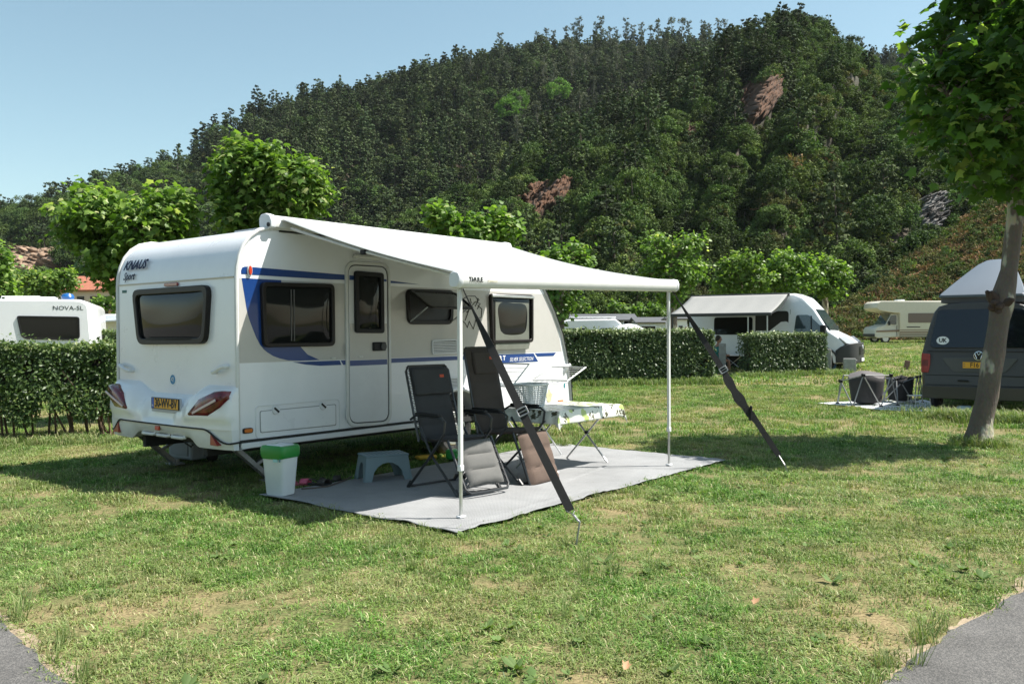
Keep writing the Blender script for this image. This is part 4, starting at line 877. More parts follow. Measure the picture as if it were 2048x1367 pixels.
# ================================================================== STRAPS
strap_m = mat('black_webbing', (.020, .019, .020), .85, var=.3, vscale=40, bump=.5, bscale=300)
def strap(A, Bp, w0, w1, twist0, label, bulge=None, buckle=.5, bmat=galv):
    """webbing from A (pole top) to Bp (low end)"""
    A = Vector(A); Bp = Vector(Bp); e = empty('tie_down_strap', (Bp.x, Bp.y, 0), 0, label, 'tie-down strap', 'tie-down straps of the awning'); inv = -e.location
    d = (Bp - A); L = d.length; d.normalize(); side0 = d.cross(Vector((0, 1, 0))).normalized(); b = MB(); secs = []; n = 40
    for i in range(n + 1):
        u = i / n; p = A + d * L * u - Vector((0, 0, .010 * math.sin(PI * u))); a = twist0 * (1 - float(sstep(0, .35, u))); rot = Matrix.Rotation(a, 3, d); x = rot @ side0; y = rot @ d.cross(side0); wd = w0 + (w1 - w0) * float(sstep(0, .3, u)); th = .0022
        if bulge and bulge[0] < u < bulge[1]:
            k = math.sin(PI * (u - bulge[0]) / (bulge[1] - bulge[0])) ** .6; wd += .045 * k * (.7 + .5 * math.sin(u * 60)); th += .012 * k; p = p + Vector((-.02 * k, 0, -.01 * k))
        secs.append([p + x * wd / 2 + y * th + inv, p - x * wd / 2 + y * th + inv, p - x * wd / 2 - y * th + inv, p + x * wd / 2 - y * th + inv])
    b.loft(secs); b.build('webbing', strap_m, e, smooth=25)
    p = A + d * L * buckle + inv; x = side0; rot = Matrix((x, d.cross(x) * -1, d)).transposed()
    if rot.determinant() < 0: rot = Matrix((x, d.cross(x), d)).transposed()
    b = MB(); mp = lambda u_, v_, o: p + x * u_ + d * v_ + d.cross(x) * o
    b.ring(round_poly([(-.045, -.035), (.045, -.035), (.045, .035), (-.045, .035)], .01, 2), round_poly([(-.034, -.024), (.034, -.024), (.034, .024), (-.034, .024)], .008, 2), mp, -.006, .006); b.bar(mp(-.034, 0, 0), mp(.034, 0, 0), .008); b.build('buckle', bmat, e, bevel=.002)
    return e, d, inv
A = wl(.38, 2.60, 1.88); Lw = P(1141, 1021, 6.42)
st1, d1, inv1 = strap(A, Lw, .022, .064, 1.3, 'black webbing strap running from the near awning pole down across the chairs', None, .575)
peg = G(1150, 1092); top = Vector((peg.x + .035, peg.y, .17))
b = MB(); b.tube([Lw + inv1 + Vector((-.03, 0, .0)), Lw + inv1 + (top - Lw) * .18 + Vector((-.012, 0, 0)), Lw + inv1 + (top - Lw) * .3], .003, 5); b.tube([Lw + inv1 + Vector((.03, 0, .0)), Lw + inv1 + (top - Lw) * .3], .003, 5); b.build('hook', galv, st1)
b = MB(); s0 = Lw + (top - Lw) * .3; s1 = Lw + (top - Lw) * .92; b.tube([s0.lerp(s1, i / 96) + inv1 + Vector((math.cos(i * .8), math.sin(i * .8), 0)) * .009 for i in range(97)], .0024, 4); b.build('spring', galv, st1)
b = MB(); b.bar(top + inv1 + Vector((0, 0, .01)), Vector((peg.x, peg.y, -.05)) + inv1, .030, .010); b.build('peg', galv, st1, bevel=.003)
A = wl(3.86, 2.60, 1.99); Lw = P(1558, 911, 9.40)
st2, d2, inv2 = strap(A, Lw, .02, .062, 1.4, 'black webbing strap from the far awning pole down to the tree shade', (.50, .78), .49)
peg = G(1575, 946)
b = MB(); b.tube([Lw + inv2, Vector((peg.x, peg.y, .06)) + inv2 + Vector((-.03, 0, .03))], .007, 6); b.build('hook', galv, st2)
b = MB(); b.bar(Vector((peg.x - .03, peg.y, .09)) + inv2, Vector((peg.x + .02, peg.y, -.05)) + inv2, .03, .01); b.build('peg', galv, st2)
b = MB(); q = Lw + (A - Lw) * .24; b.bar(q + inv2 + Vector((-.03, 0, -.06)), q + inv2 + Vector((-.015, 0, .10)), .05, .02); b.build('loose_end', strap_m, st2, bevel=.005)
# ================================================================== GROUND MAT
matm = mat('woven_grey_mat', (.315, .32, .325), .9, var=.18, vscale=1.6, bump=.5, bscale=380)
mn = matm.node_tree; wv = mn.nodes.new('ShaderNodeTexWave'); wv.wave_type = 'BANDS'; wv.bands_direction = 'X'; wv.inputs['Scale'].default_value = 26; wv.inputs['Distortion'].default_value = 2.5; wv.inputs['Detail'].default_value = 3
tcm = [x for x in mn.nodes if x.type == 'TEX_COORD'][0]; mn.links.new(tcm.outputs['Object'], wv.inputs['Vector'])
mxm = mn.nodes.new('ShaderNodeMix'); mxm.data_type = 'RGBA'; mxm.blend_type = 'MULTIPLY'; mxm.inputs[0].default_value = .30
sm = mn.nodes['Principled BSDF'].inputs['Base Color'].links[0].from_socket; mn.links.new(sm, mxm.inputs[6]); mn.links.new(wv.outputs['Color'], mxm.inputs[7]); mn.links.new(mxm.outputs[2], mn.nodes['Principled BSDF'].inputs['Base Color'])
n_t, n_d = 150, 84; t0, t1, e0, e1 = -.05, 4.58, .42, 2.90
tt, dd = np.meshgrid(np.linspace(t0, t1, n_t), np.linspace(e0, e1, n_d), indexing='ij')
edge = np.minimum.reduce([tt - t0, t1 - tt, (dd - e0) + 0.3, e1 - dd])
eo = np.exp(-edge / .16)
Zm = .016 + .010 * fbm(tt * 1.1, dd * 1.1, 4) + eo * (.010 + .028 * np.clip(fbm(tt * 4.3 + 9, dd * 4.3, 3) - .38, 0, 1) * 2)
fold = np.exp(-(((dd - 2.72) - .05 * np.sin(tt * 2.2)) / .022) ** 2) * sstep(-.05, .2, tt) * (1 - sstep(1.6, 2.4, tt)); Zm += fold * .022
fold2 = np.exp(-(((tt - 1.9) * .18 + dd - 2.3) / .016) ** 2) * sstep(2.0, 2.5, tt) * (1 - sstep(3.2, 4.0, tt)); Zm += fold2 * .012
lift = np.exp(-((tt - t0) / .14) ** 2) * np.exp(-((dd - .75) / .35) ** 2); Zm += .008 * lift
wob = .035 * (fbm(tt * 1.9, dd * 1.9 + 4, 3) - .47)
tx = tt + wob * np.sign(tt - 2.2) * eo + .04 * (vn(dd * 3, dd * 0 + 3) - .5) * eo; dx_ = dd + .07 * (fbm(tt * 1.7 + 3, tt * 0, 4) - .47) * eo
XX = C0.x + CU.x * tx + CN.x * dx_; YY = C0.y + CU.y * tx + CN.y * dx_
mo = grid_mesh('ground_mat', XX, YY, Zm, matm, kind=None)
for k_ in list(mo.keys()): del mo[k_]
tag(mo, 'grey woven awning mat with curling edges spread on the grass', 'ground mat')
sl = mo.modifiers.new('solid', 'SOLIDIFY'); sl.thickness = .006; sl.offset = 0
def in_mat(x, y, m=.0):
    rx = x - C0.x; ry = y - C0.y; t = rx * CU.x + ry * CU.y; d = rx * CN.x + ry * CN.y; return (t > t0 - m) & (t < t1 + m) & (d > e0 - m) & (d < e1 + m)
ZM = .026   # top of the mat
def local(t, d, z=0, rot=0, name='x', label=None, cat=None, group=None):
    """an Empty standing at t along the caravan, d out from its side; local +y faces away from the caravan, +x towards its rear"""
    p = wl(t, d, z); e = empty(name, p, math.atan2(CN.y, CN.x) - PI / 2 + rot, label, cat, group); return e

# ================================================================== RECLINER CHAIRS
def chair(t, d, rot, label, fab, fab_n, wd, hb, yb, seat_z, lr_len, lr_ang, brown=False, wrinkle=3):
    e = local(t, d, ZM, rot, 'reclining_chair', label, 'camping chair', 'reclining camping chairs on the mat')
    fm = mat('chair_tube_black', (.022, .023, .025), .35, coat=.3, var=.2)
    W = wd / 2
    # backrest: from (y=-.22, z=seat_z+.02) to (yb, hb)
    y0, zq0 = -.20, seat_z - .02
    def cushion(name, Y0, Z0, Y1, Z1, w_, th, nseg, par, m, puff=.014, cord=True, rx=.05):
        """padded panel between two heights with cross quilting; local frame y-z"""
        a = Vector((0, Y0, Z0)); c = Vector((0, Y1, Z1)); dr = (c - a); L = dr.length; dr.normalize(); nm = Vector((0, -dr.z, dr.y)) if dr.z < 0 else Vector((0, dr.z, -dr.y))
        b = MB(); nx, nl = 15, nseg * 7; secs = []
        for j in range(nl + 1):
            v = j / nl; ph = (v * nseg) % 1; q = abs(math.sin(PI * v * nseg)) ** .35; endt = min(1, min(v, 1 - v) * L / .03) ** .5; row_f = []; row_b = []
            for i in range(nx + 1):
                u = i / nx * 2 - 1; ex = (1 - abs(u) ** 6) ** .5; wv_ = 1 - .03 * (1 - endt); p = a + dr * L * v + Vector((u * w_ / 2 * wv_, 0, 0)); k = th * .5 + puff * q * ex; n_ = .004 * mnoise.noise((u * 3 + t * 5, v * 7, th * 9))
                row_f.append(p + nm * (k * ex * endt + n_)); row_b.append(p - nm * (th * .5 * ex * endt))
            secs.append(row_f + row_b[::-1])
        b.loft(secs); o = b.build(name, m, par, smooth=60)
        if cord:
            b = MB(); n = int(L / .05)
            for s_ in (-1, 1):
                for k in range(n):
                    q0 = a + dr * (L * (k + .3) / n) + Vector((s_ * w_ / 2 * .97, 0, 0)); q1 = q0 + dr * (L / n * .5) + Vector((s_ * .036, 0, 0)); b.tube([q0, q1, q0 + dr * L / n * .9], .0035, 4)
            b.build('lacing', fm, par, smooth=0)
        return o, a, dr, L, nm
    cm = fab
    back, a, dr, L, nm = cushion('backrest', y0, zq0, yb, hb, wd * .90, .035, 5, e, cm, cord=not brown)
    # headrest pad
    hp = a + dr * (L - .17) + nm * .035; b = MB(); hw = wd * (.62 if brown else .88)
    rot_ = Matrix((Vector((1, 0, 0)), nm, dr)).transposed()
    if rot_.determinant() < 0: rot_ = Matrix((Vector((-1, 0, 0)), nm, dr)).transposed()
    b.box(hp, (hw, .05, .24 if brown else .27), rot_); b.build('headrest', cm, e, bevel=.022, bseg=3)
    b = MB(); b.box(hp + nm * .027 + dr * .045 + Vector((-hw * .27, 0, 0)), (.05, .004, .03), rot_); b.build('logo_patch', mat('orange_patch', (.50, .07, .02), .6), e)
    # back frame
    fw = W + .012 if not brown else W * .86
    b = MB(); top = a + dr * L
    b.tube([a + Vector((-fw, 0, 0)), a + dr * (L * .5) + Vector((-fw, 0, 0)), top + Vector((-fw, 0, 0)) - dr * .05, top + Vector((-fw * .86, 0, 0)), top + Vector((fw * .86, 0, 0)), top + Vector((fw, 0, 0)) - dr * .05, a + dr * (L * .5) + Vector((fw, 0, 0)), a + Vector((fw, 0, 0))], .0125, 8); b.build('back_frame', fm, e)
    # seat and leg rest
    cushion('seat', -.20, seat_z, .26, seat_z + .04, wd * .88, .035, 3, e, cm, cord=not brown)
    ly, lz = .27 + lr_len * math.cos(lr_ang), seat_z + .05 - lr_len * math.sin(lr_ang)
    cushion('leg_rest', .27 + .03, seat_z + .02, ly, lz + .02, wd * .86, .04 if not brown else .055, 3, e, fab_n, puff=.020, cord=not brown)
    b = MB(); b.tube([(-fw, .25, seat_z + .03), (-fw, ly, lz), (-fw * .85, ly + .03, lz - .035), (0, ly + .035, lz - .04), (fw * .85, ly + .03, lz - .035), (fw, ly, lz), (fw, .25, seat_z + .03)], .0135, 8); b.build('leg_rest_frame', fm, e)
    for s_ in (-1, 1):
        x = s_ * (W + .035)
        b = MB(); b.tube([(x, -.33, .01), (x, -.02, .30), (x, .24, seat_z + .10)], .013, 8); b.tube([(x, -.345, .0), (x, -.30, .055)], .02, 8); b.build('leg', fm, e)
        b = MB(); b.tube([(x - s_ * .025, .38, .01), (x - s_ * .025, .02, .32), (x - s_ * .025, -.18, seat_z + .12)], .013, 8); b.tube([(x - s_ * .025, .40, .0), (x - s_ * .025, .355, .05)], .02, 8); b.build('leg', fm, e)
        b = MB(); b.tube([(x, .22, seat_z + .08), (x, .24, seat_z + .20), (x, .19, seat_z + .235), (x, -.22, seat_z + .235), (x, -.30, seat_z + .19)], .012, 8); ar = b.build('armrest_frame', fm, e)
        b = MB(); b.box((x, -.02, seat_z + .255), (.055, .36, .028)); b.build('armrest', blackp, e, bevel=.012, bseg=3)
    b = MB(); b.tube([(-W - .035, -.33, .012), (W + .035, -.33, .012)], .011, 8); b.tube([(-W - .01, .38, .012), (W + .01, .38, .012)], .011, 8); b.build('foot_bar', fm, e)
    return e
char_m = mat('charcoal_fabric', (.045, .045, .048), .85, var=.2, vscale=6, bump=.5, bscale=420)
char_sun = mat('charcoal_fabric_sunlit', (.13, .128, .122), .85, var=.12, vscale=6, bump=.5, bscale=420)  # leg rest: same charcoal fabric, sunlight painted into its colour
brown_sun = mat('brown_fabric_sunlit', (.115, .078, .060), .9, var=.16, vscale=4, bump=.5, bscale=380)  # brown leg rest with the sunlight painted into its colour
brown_shade = mat('brown_fabric_shaded', (.060, .047, .040), .9, var=.2, vscale=4, bump=.5, bscale=380)  # same brown fabric, shade under the awning painted in for back and seat
chair(1.33, 1.60, -.15, 'black padded recliner with leg rest painted as sunlit standing nearest the awning pole', char_m, char_sun, .50, 1.17, -.42, .47, .50, R(62))
chair(2.12, 1.64, .04, 'tall brown recliner with thick brown leg rest behind the black recliner', brown_shade, brown_sun, .58, 1.34, -.38, .47, .60, R(70), brown=True)

# ================================================================== TABLE
def table():
    e = local(3.12, 1.62, ZM, 0, 'folding_table', 'folding table under a leaf patterned cloth beside the brown recliner', 'table')
    # local x = toward rear (-t), y = outwards. table 1.16 x .70
    Lx, Ly, zt = 1.16, .72, .655
    b = MB(); b.box((0, 0, zt), (Lx, Ly, .022)); b.build('tabletop', mat('grey_table_top', (.2, .2, .21), .4), e, bevel=.006)
    for sx_ in (-1, 1):
        x = sx_ * (Lx / 2 - .10)
        for s_ in (-1, 1):
            b = MB(); b.tube([(x + s_ * .012, -s_ * .29, zt - .02), (x + s_ * .012, s_ * .29, .006)], .0115, 8); b.build('leg', alu, e)
        b = MB(); b.cyl((x, 0, zt / 2), .02, .05, 'X', 10); b.build('leg_joint', blackp, e, bevel=.003)
    return e
table()
# table cloth: draped grid
def cloth():
    e = local(3.12, 1.62, ZM, 0, 'tablecloth', None, None); Lx, Ly, zt = 1.16, .72, .670; ov = .15
    nx, ny = 74, 52; U = np.linspace(-Lx / 2 - ov, Lx / 2 + ov, nx); V = np.linspace(-Ly / 2 - ov, Ly / 2 + ov, ny); b = MB(); rows = []
    for u in U:
        r = []
        for v in V:
            ou = max(0, abs(u) - Lx / 2); o_v = max(0, abs(v) - Ly / 2); su = 1 if u > 0 else -1; sv = 1 if v > 0 else -1
            cu = min(abs(u), Lx / 2) * su; cv = min(abs(v), Ly / 2) * sv; drop = math.hypot(ou, o_v) if (ou and o_v) else ou + o_v
            wv_ = .018 * math.sin(v * 17 + su) * min(1, ou / .08) if ou else 0; wv2 = .016 * math.sin(u * 13 + 1) * min(1, o_v / .08) if o_v else 0
            x = cu + su * (min(ou, .012) + abs(wv_) + ou * .16) if ou else cu; y = cv + sv * (min(o_v, .012) + abs(wv2) + o_v * .16) if o_v else cv
            if ou and o_v: x += su * .03; y += sv * .03
            dr_ = drop * (.98 if not (ou and o_v) else 1.12); z = zt - max(0, dr_ - .01) + .0015 * mnoise.noise((u * 9, v * 9, 0)); r.append(b.bm.verts.new((x, y, z)))
        rows.append(r)
    for i in range(nx - 1):
        for j in range(ny - 1): b.bm.faces.new((rows[i][j], rows[i + 1][j], rows[i + 1][j + 1], rows[i][j + 1]))
    m = mat('printed_oilcloth', (.74, .74, .66), .4, coat=.25, var=.04); n = m.node_tree; L = n.links.new; pb = n.nodes['Principled BSDF']; tc = [x for x in n.nodes if x.type == 'TEX_COORD'][0]
    base = pb.inputs['Base Color'].links[0].from_socket
    def motif(scale, th0, th1, colr, off, dist=0.0, feat='F1'):
        global _
        mp = n.nodes.new('ShaderNodeMapping'); mp.inputs['Location'].default_value = (off, off * .7, off * .3); L(tc.outputs['Object'], mp.inputs[0])
        src_ = mp.outputs[0]
        nzz = n.nodes.new('ShaderNodeTexNoise'); nzz.inputs['Scale'].default_value = 22; L(src_, nzz.inputs['Vector']); av = n.nodes.new('ShaderNodeVectorMath'); av.operation = 'MULTIPLY_ADD'; av.inputs[1].default_value = (dist,) * 3; L(nzz.outputs['Color'], av.inputs[0]); L(src_, av.inputs[2])
        vo_ = n.nodes.new('ShaderNodeTexVoronoi'); vo_.inputs['Scale'].default_value = scale; vo_.feature = feat; L(av.outputs[0], vo_.inputs['Vector'])
        cmp_ = n.nodes.new('ShaderNodeMapRange'); cmp_.inputs[1].default_value = th0; cmp_.inputs[2].default_value = th1; cmp_.inputs[3].default_value = 1; cmp_.inputs[4].default_value = 0; L(vo_.outputs['Distance'], cmp_.inputs[0]); return cmp_.outputs[0]
    f1 = motif(6.5, .30, .32, None, .3, .05); f2 = motif(24, .52, .62, None, 1.1, .05); 
    ml = n.nodes.new('ShaderNodeMath'); ml.operation = 'MULTIPLY'; f3 = motif(7.5, .38, .41, None, 1.7, .10); L(f2, ml.inputs[0]); L(f3, ml.inputs[1])
    q1 = n.nodes.new('ShaderNodeMix'); q1.data_type = 'RGBA'; q1.inputs[7].default_value = (.42, .52, .17, 1); L(f1, q1.inputs[0]); L(base, q1.inputs[6])
    q2 = n.nodes.new('ShaderNodeMix'); q2.data_type = 'RGBA'; q2.inputs[7].default_value = (.07, .065, .03, 1); L(ml.outputs[0], q2.inputs[0]); L(q1.outputs[2], q2.inputs[6]); L(q2.outputs[2], pb.inputs['Base Color'])
    me_o = b.build('tablecloth', m, None, smooth=60, solid=.0016); me_o.location = e.location; me_o.rotation_euler = e.rotation_euler; bpy.data.objects.remove(e)
    tag(me_o, 'cream oilcloth with green squares and dark leaves draped over the folding table', 'tablecloth')
cloth()
# laundry basket (pierced) on the table
def basket():
    e = local(2.74, 1.44, ZM + .675, .1, 'laundry_basket', 'white pierced laundry basket standing on the table by the brown recliner', 'basket')
    m = mat('white_basket_plastic', (.74, .75, .74), .4); H, a0, a1, c0, c1 = .25, .17, .215, .125, .165; b = MB(); n, k = 44, 10
    def pt(i, z): 
        f = z / H; A = a0 + (a1 - a0) * f; C_ = c0 + (c1 - c0) * f; th = 2 * PI * i / n; c, s_ = math.cos(th), math.sin(th); p_ = .55; return Vector((A * abs(c) ** p_ * (1 if c > 0 else -1), C_ * abs(s_) ** p_ * (1 if s_ > 0 else -1), z))
    for j in range(k + 1): b.tube([pt(i, .01 + H * .94 * j / k) for i in range(n)], .0052 if 0 < j < k else .009, 4, closed=True)
    for i in range(n): b.tube([pt(i, .01), pt(i, H * .95)], .0048, 4)
    b.build('pierced_wall', m, e, smooth=0)
    b = MB(); b.tube([pt(i, H) * 1.0 for i in range(n)], .013, 6, closed=True); b.build('rim', m, e)
    b = MB(); f = b.bm.faces.new([b.bm.verts.new(pt(i, .008)) for i in range(n)]); b.build('base', m, e, smooth=0)
basket()
def airer():
    e = local(3.38, .86, ZM, 0, 'drying_rack', 'white wire clothes airer with one wing raised beside the front of the caravan', 'drying rack'); m = mat('white_wire', (.74, .75, .76), .35, metal=.2)
    # local x toward rear; frame 1.0 long (x), .5 deep (y)
    z = .88; b = MB(); b.tube([(-.52, -.26, z), (.55, -.26, z), (.55, .28, z), (-.52, .28, z)], .009, 6, closed=True)
    for k in range(6): yy = -.20 + k * .08; b.tube([(-.52, yy, z), (.55, yy, z)], .0028, 4)
    b.build('rack_frame', m, e)
    w0, w1 = (-.52, z + .02), (-.92, z + .17); b = MB(); b.tube([(w0[0], -.26, w0[1]), (w1[0], -.26, w1[1]), (w1[0], .28, w1[1]), (w0[0], .28, w0[1])], .009, 6, closed=True)
    for k in range(6): f = .15 + k * .14; b.tube([(w0[0] + (w1[0] - w0[0]) * f, -.26, w0[1] + (w1[1] - w0[1]) * f), (w0[0] + (w1[0] - w0[0]) * f, .28, w0[1] + (w1[1] - w0[1]) * f)], .0028, 4)
    b.build('wing', m, e)
    b = MB(); b.tube([(.55, -.26, z + .02), (.25, -.26, z + .25), (.25, .28, z + .25), (.55, .28, z + .02)], .009, 6)
    for k in range(4): f = .2 + k * .2; b.tube([(.55 - .3 * f, -.26, z + .02 + .23 * f), (.55 - .3 * f, .28, z + .02 + .23 * f)], .0028, 4)
    b.build('wing', m, e)
    for s_ in (-.27, .29):
        b = MB(); b.tube([(-.42, s_, z), (.38, s_, .01)], .009, 6); b.build('leg', m, e); b = MB(); b.tube([(.45, s_ * .9, z), (-.40, s_ * .9, .01)], .009, 6); b.build('leg', m, e)
    b = MB(); b.box((-.45, .28, z - .03), (.015, .012, .07)); b.build('clothes_peg', mat('teal_peg', (.03, .28, .32), .4), e)
airer()

# ================================================================== BIN, STOOL, SMALL THINGS
def bin_():
    p = G(553, 1001); p = Vector((p.x, p.y + .14, ZM + .012)); e = empty('waste_bin', p, R(-28), 'white plastic bin with green rim and flap lid at the caravan corner', 'bin'); wm = mat('white_bin_plastic', (.66, .69, .70), .32, var=.03); gm_ = mat('green_lid', (.02, .22, .035), .35)
    def sec(hx, hy, z, r=.045): return [Vector((x, y, z)) for x, y in round_poly([(-hx, -hy), (hx, -hy), (hx, hy), (-hx, hy)], r, 4)]
    b = MB(); b.loft([sec(.106, .088, 0), sec(.109, .091, .012), sec(.134, .113, .37), sec(.136, .115, .39)]); b.build('bin_body', wm, e, smooth=40)
    b = MB(); nn = len(sec(.15, .12, 0)); mk = []
    for hx, hy, z, k in ((.140, .119, .352, 0), (.148, .126, .367, .3), (.150, .128, .435, 1), (.140, .118, .458, 1)):
        mk.append([Vector((q.x, q.y, q.z + k * (.025 * math.cos(q.x / .168 * PI / 2) - .012) + (.0 if k else -.022 * math.cos(q.x / .168 * PI / 2)))) for q in sec(hx, hy, z, .05)])
    b.loft(mk); b.build('lid_rim', gm_, e, smooth=50)
    b = MB(); b.loft([[Vector((q.x, q.y, q.z - 3.2 * q.x ** 2)) for q in sec(hx, hy, z_, .03)] for hx, hy, z_ in ((.118, .100, .455), (.116, .098, .478), (.10, .085, .486))]); b.build('flap', wm, e, smooth=50)
    b = MB(); b.box((.05, -.1185, .335), (.055, .002, .045)); b.build('sticker', mat('teal_sticker', (.35, .62, .62), .5), e, smooth=0)
    b = MB(); b.box((.100, -.1180, .34), (.018, .002, .05)); b.build('sticker', mat('dark_teal_sticker', (.10, .24, .27), .5), e, smooth=0)
bin_()
def stool():
    p = G(762, 966); e = empty('step_stool', (p.x, p.y + .16, ZM - .004), CAZ - R(24), 'blue grey plastic step stool under the side of the caravan', 'stool'); m = mat('blue_grey_plastic', (.17, .24, .27), .45, var=.06)
    b = MB(); b.box((0, 0, .255), (.46, .30, .022)); b.build('top', m, e, bevel=.012, bseg=3)
    b = MB()
    for k in range(9):
        for j in range(5): b.cyl((-.18 + k * .045, -.10 + j * .05, .268), .010, .004, 'Z', 6)
    b.build('grip_studs', m, e, smooth=0)
    # skirt with arched openings
    for ax, (La, Lb) in (('x', (.46, .30)), ('y', (.30, .46))):
        for s_ in (-1, 1):
            h = .25; L2 = La / 2; n = 9; out = [(-L2 - .03, 0), (-L2 + .015, h), (L2 - .015, h), (L2 + .03, 0), (L2 - .055, 0)]
            out += [(math.cos(a) * (L2 - .065), .02 + math.sin(a) * .165) for a in np.linspace(.12, PI - .12, n)] + [(-L2 + .055, 0)]
            f = (lambda u, z, o, s_=s_: Vector((u, s_ * (Lb / 2 + .025 * (1 - z / .25) - .012 + o), z))) if ax == 'x' else (lambda u, z, o, s_=s_: Vector((s_ * (Lb / 2 + .025 * (1 - z / .25) - .012 + o), u, z)))
            b = MB(); b.prism(out, f, -.006, .006); b.build('side', m, e, bevel=.003)
stool()
def sandal(name, px, py, rz, m, sole, label, grp=None):
    p = G(px, py); e = empty(name, (p.x, p.y, ZM if in_mat(np.array([p.x]), np.array([p.y]))[0] else .012), rz, label, 'shoe', grp)
    ol = [(-.13, -.03), (-.135, .0), (-.125, .032), (-.05, .035), (.03, .045), (.09, .05), (.125, .02), (.13, -.01), (.10, -.045), (.03, -.042), (-.05, -.032)]
    b = MB(); b.prism(round_poly(ol, .02, 2), lambda x, y, z: Vector((x, y, z)), 0, .018); b.build('sole', sole, e, bevel=.004)
    b = MB(); b.loft([[Vector((x + .02 * math.cos(a), .046 * math.cos(a), .015 + .05 * math.sin(a))) for a in np.linspace(0, PI, 9)] for x in (.01, .05, .09)], closed_sec=False); b.build('upper', m, e, solid=.005)
    if 'boot' not in name: b = MB(); b.tube([(-.03, -.036, .02), (-.09, -.035, .05), (-.125, 0, .055), (-.09, .036, .05), (-.03, .038, .02)], .006, 6); b.build('heel_strap', m, e)
sandal('sandal', 601, 972, R(8), mat('pink_rubber', (.55, .10, .18), .5), mat('pink_sole', (.45, .09, .14), .6), 'pink clog sandal lying on the mat beside the white bin')
sandal('sandal', 640, 975, R(-20), mat('dark_leather', (.03, .025, .022), .6), rubber, 'dark slipper lying right of the pink sandal', 'dark slippers at the mat edge')
sandal('sandal', 664, 966, R(30), MATS['dark_leather'], rubber, 'dark slipper nearest the blue grey stool', 'dark slippers at the mat edge')
b = MB(); c = [G(603, 984), G(630, 982), G(655, 979), G(672, 973), G(688, 967), G(705, 958)]; b.tube([Vector((q.x, q.y, .035)) for q in c], .007, 6); o = b.build('cable', mat('brown_cable', (.10, .075, .06), .7), None); tag(o, 'dark cable lying along the back edge of the mat', 'cable')
# waste water tank under the rear
p = G(372, 926); e = empty('waste_tank', (p.x, p.y + .2, 0), CAZ + R(4), 'grey wheeled waste water tank under the rear of the caravan', 'water tank')
b = MB(); b.box((0, 0, .16), (.34, .46, .24)); b.build('tank_body', mat('tank_grey', (.26, .29, .33), .5, var=.1), e, bevel=.03, bseg=3)
b = MB(); b.box((-.06, .05, .30), (.16, .2, .05)); b.build('cap', mat('tank_blue', (.05, .16, .30), .5), e, bevel=.012)
b = MB(); b.box((-.175, 0, .17), (.01, .34, .16)); b.build('front_panel', mat('tank_panel', (.20, .22, .25), .5), e, bevel=.01)
for s_ in (-1, 1): b = MB(); b.cyl((.1, s_ * .25, .07), .07, .04, 'Y', 14); b.build('wheel', blackp, e)
# toy/yellow pad and green ball seen under the black chair
p = G(852, 921); b = MB(); b.box((0, 0, .02), (.24, .12, .04)); o = b.build('folded_pad', mat('yellow_pad', (.55, .33, .03), .6), None, bevel=.012); o.location = (p.x, p.y, ZM); o.rotation_euler = (0, 0, .6); tag(o, 'yellow pad lying on the mat behind the black recliner', 'pad')
p = G(905, 922); b = MB(); b.tube([Vector((0, 0, .0)), Vector((0, 0, .012)), Vector((0, 0, .10)), Vector((0, 0, .12))], [.05, .075, .085, .06], 14); o = b.build('green_bowl', mat('green_plastic', (.02, .30, .06), .4), None); o.location = (p.x, p.y, ZM); tag(o, 'small green tub standing behind the near awning pole', 'tub')
# levelling block and jockey items under the caravan
for (t, dd, rz_) in ((4.95, .55, .2),):
    b = MB(); b.prism([(0, 0), (.5, 0), (.5, .10), (.15, .02)], lambda x, z, y: Vector((x, y, z)), 0, .18); 
    o = b.build('levelling_ramp', mat('ramp_yellow', (.45, .35, .05), .6), None, bevel=.005); o.location = wl(2.9, .0, 0); o.rotation_euler = (0, 0, CAZ); tag(o, 'dusty yellow levelling ramp at the caravan wheel', 'ramp')
# ================================================================== other vehicles
def gzz(x, y): return float(gz(np.array([x]), np.array([y]))[0])
def Gt(px, py):
    z = 0.0
    for _i in range(6): q = G(px, py, z); z = gzz(q.x, q.y)
    return Vector((q.x, q.y, z))
class Fr:
    def __init__(s, o, az): s.o = Vector(o); s.az = az; s.inv = (Matrix.Translation(s.o) @ Matrix.Rotation(az, 4, 'Z')).inverted()
    def ray(s, px, py): return s.inv @ CO, s.inv.to_3x3() @ ray(px, py)
    def side(s, px, py, y): o, d = s.ray(px, py); q = o + d * ((y - o.y) / d.y); return (q.x, q.z)
    def end(s, px, py, x): o, d = s.ray(px, py); q = o + d * ((x - o.x) / d.x); return (q.y, q.z)
def vbody(pts, W, m, par, name='body', zb=1.1, tum=.10, bevel=.07, edge=.05, nose=None):
    secs = []
    for s_, k in (((-1, 0), (-1, 1), (1, 1), (1, 0)) if not nose else ((-1, 0), (-1, 1), (-.62, 2), (.62, 2), (1, 1), (1, 0))):
        sec = []
        for x, z in pts:
            yy = W / 2 - tum * max(0, z - zb) - (0 if k == 0 else 0)
            cx = sum(p[0] for p in pts) / len(pts); cz = sum(p[1] for p in pts) / len(pts)
            if nose and k < 2 and x > nose: x = nose + (x - nose) * .72; yy = yy - .14 * ((x - nose) / 1.0) ** 2
            if k == 2: sec.append(Vector((x, s_ * yy, z + (.03 if z > 2.5 else 0))))
            elif k == 0: sec.append(Vector((cx + (x - cx) * .985, s_ * yy, cz + (z - cz) * .97)))
            else: sec.append(Vector((x, s_ * (yy - edge), z)))
        secs.append(sec)
    b = MB(); b.loft(secs); return b.build(name, m, par, bevel=bevel, bseg=3, smooth=50)
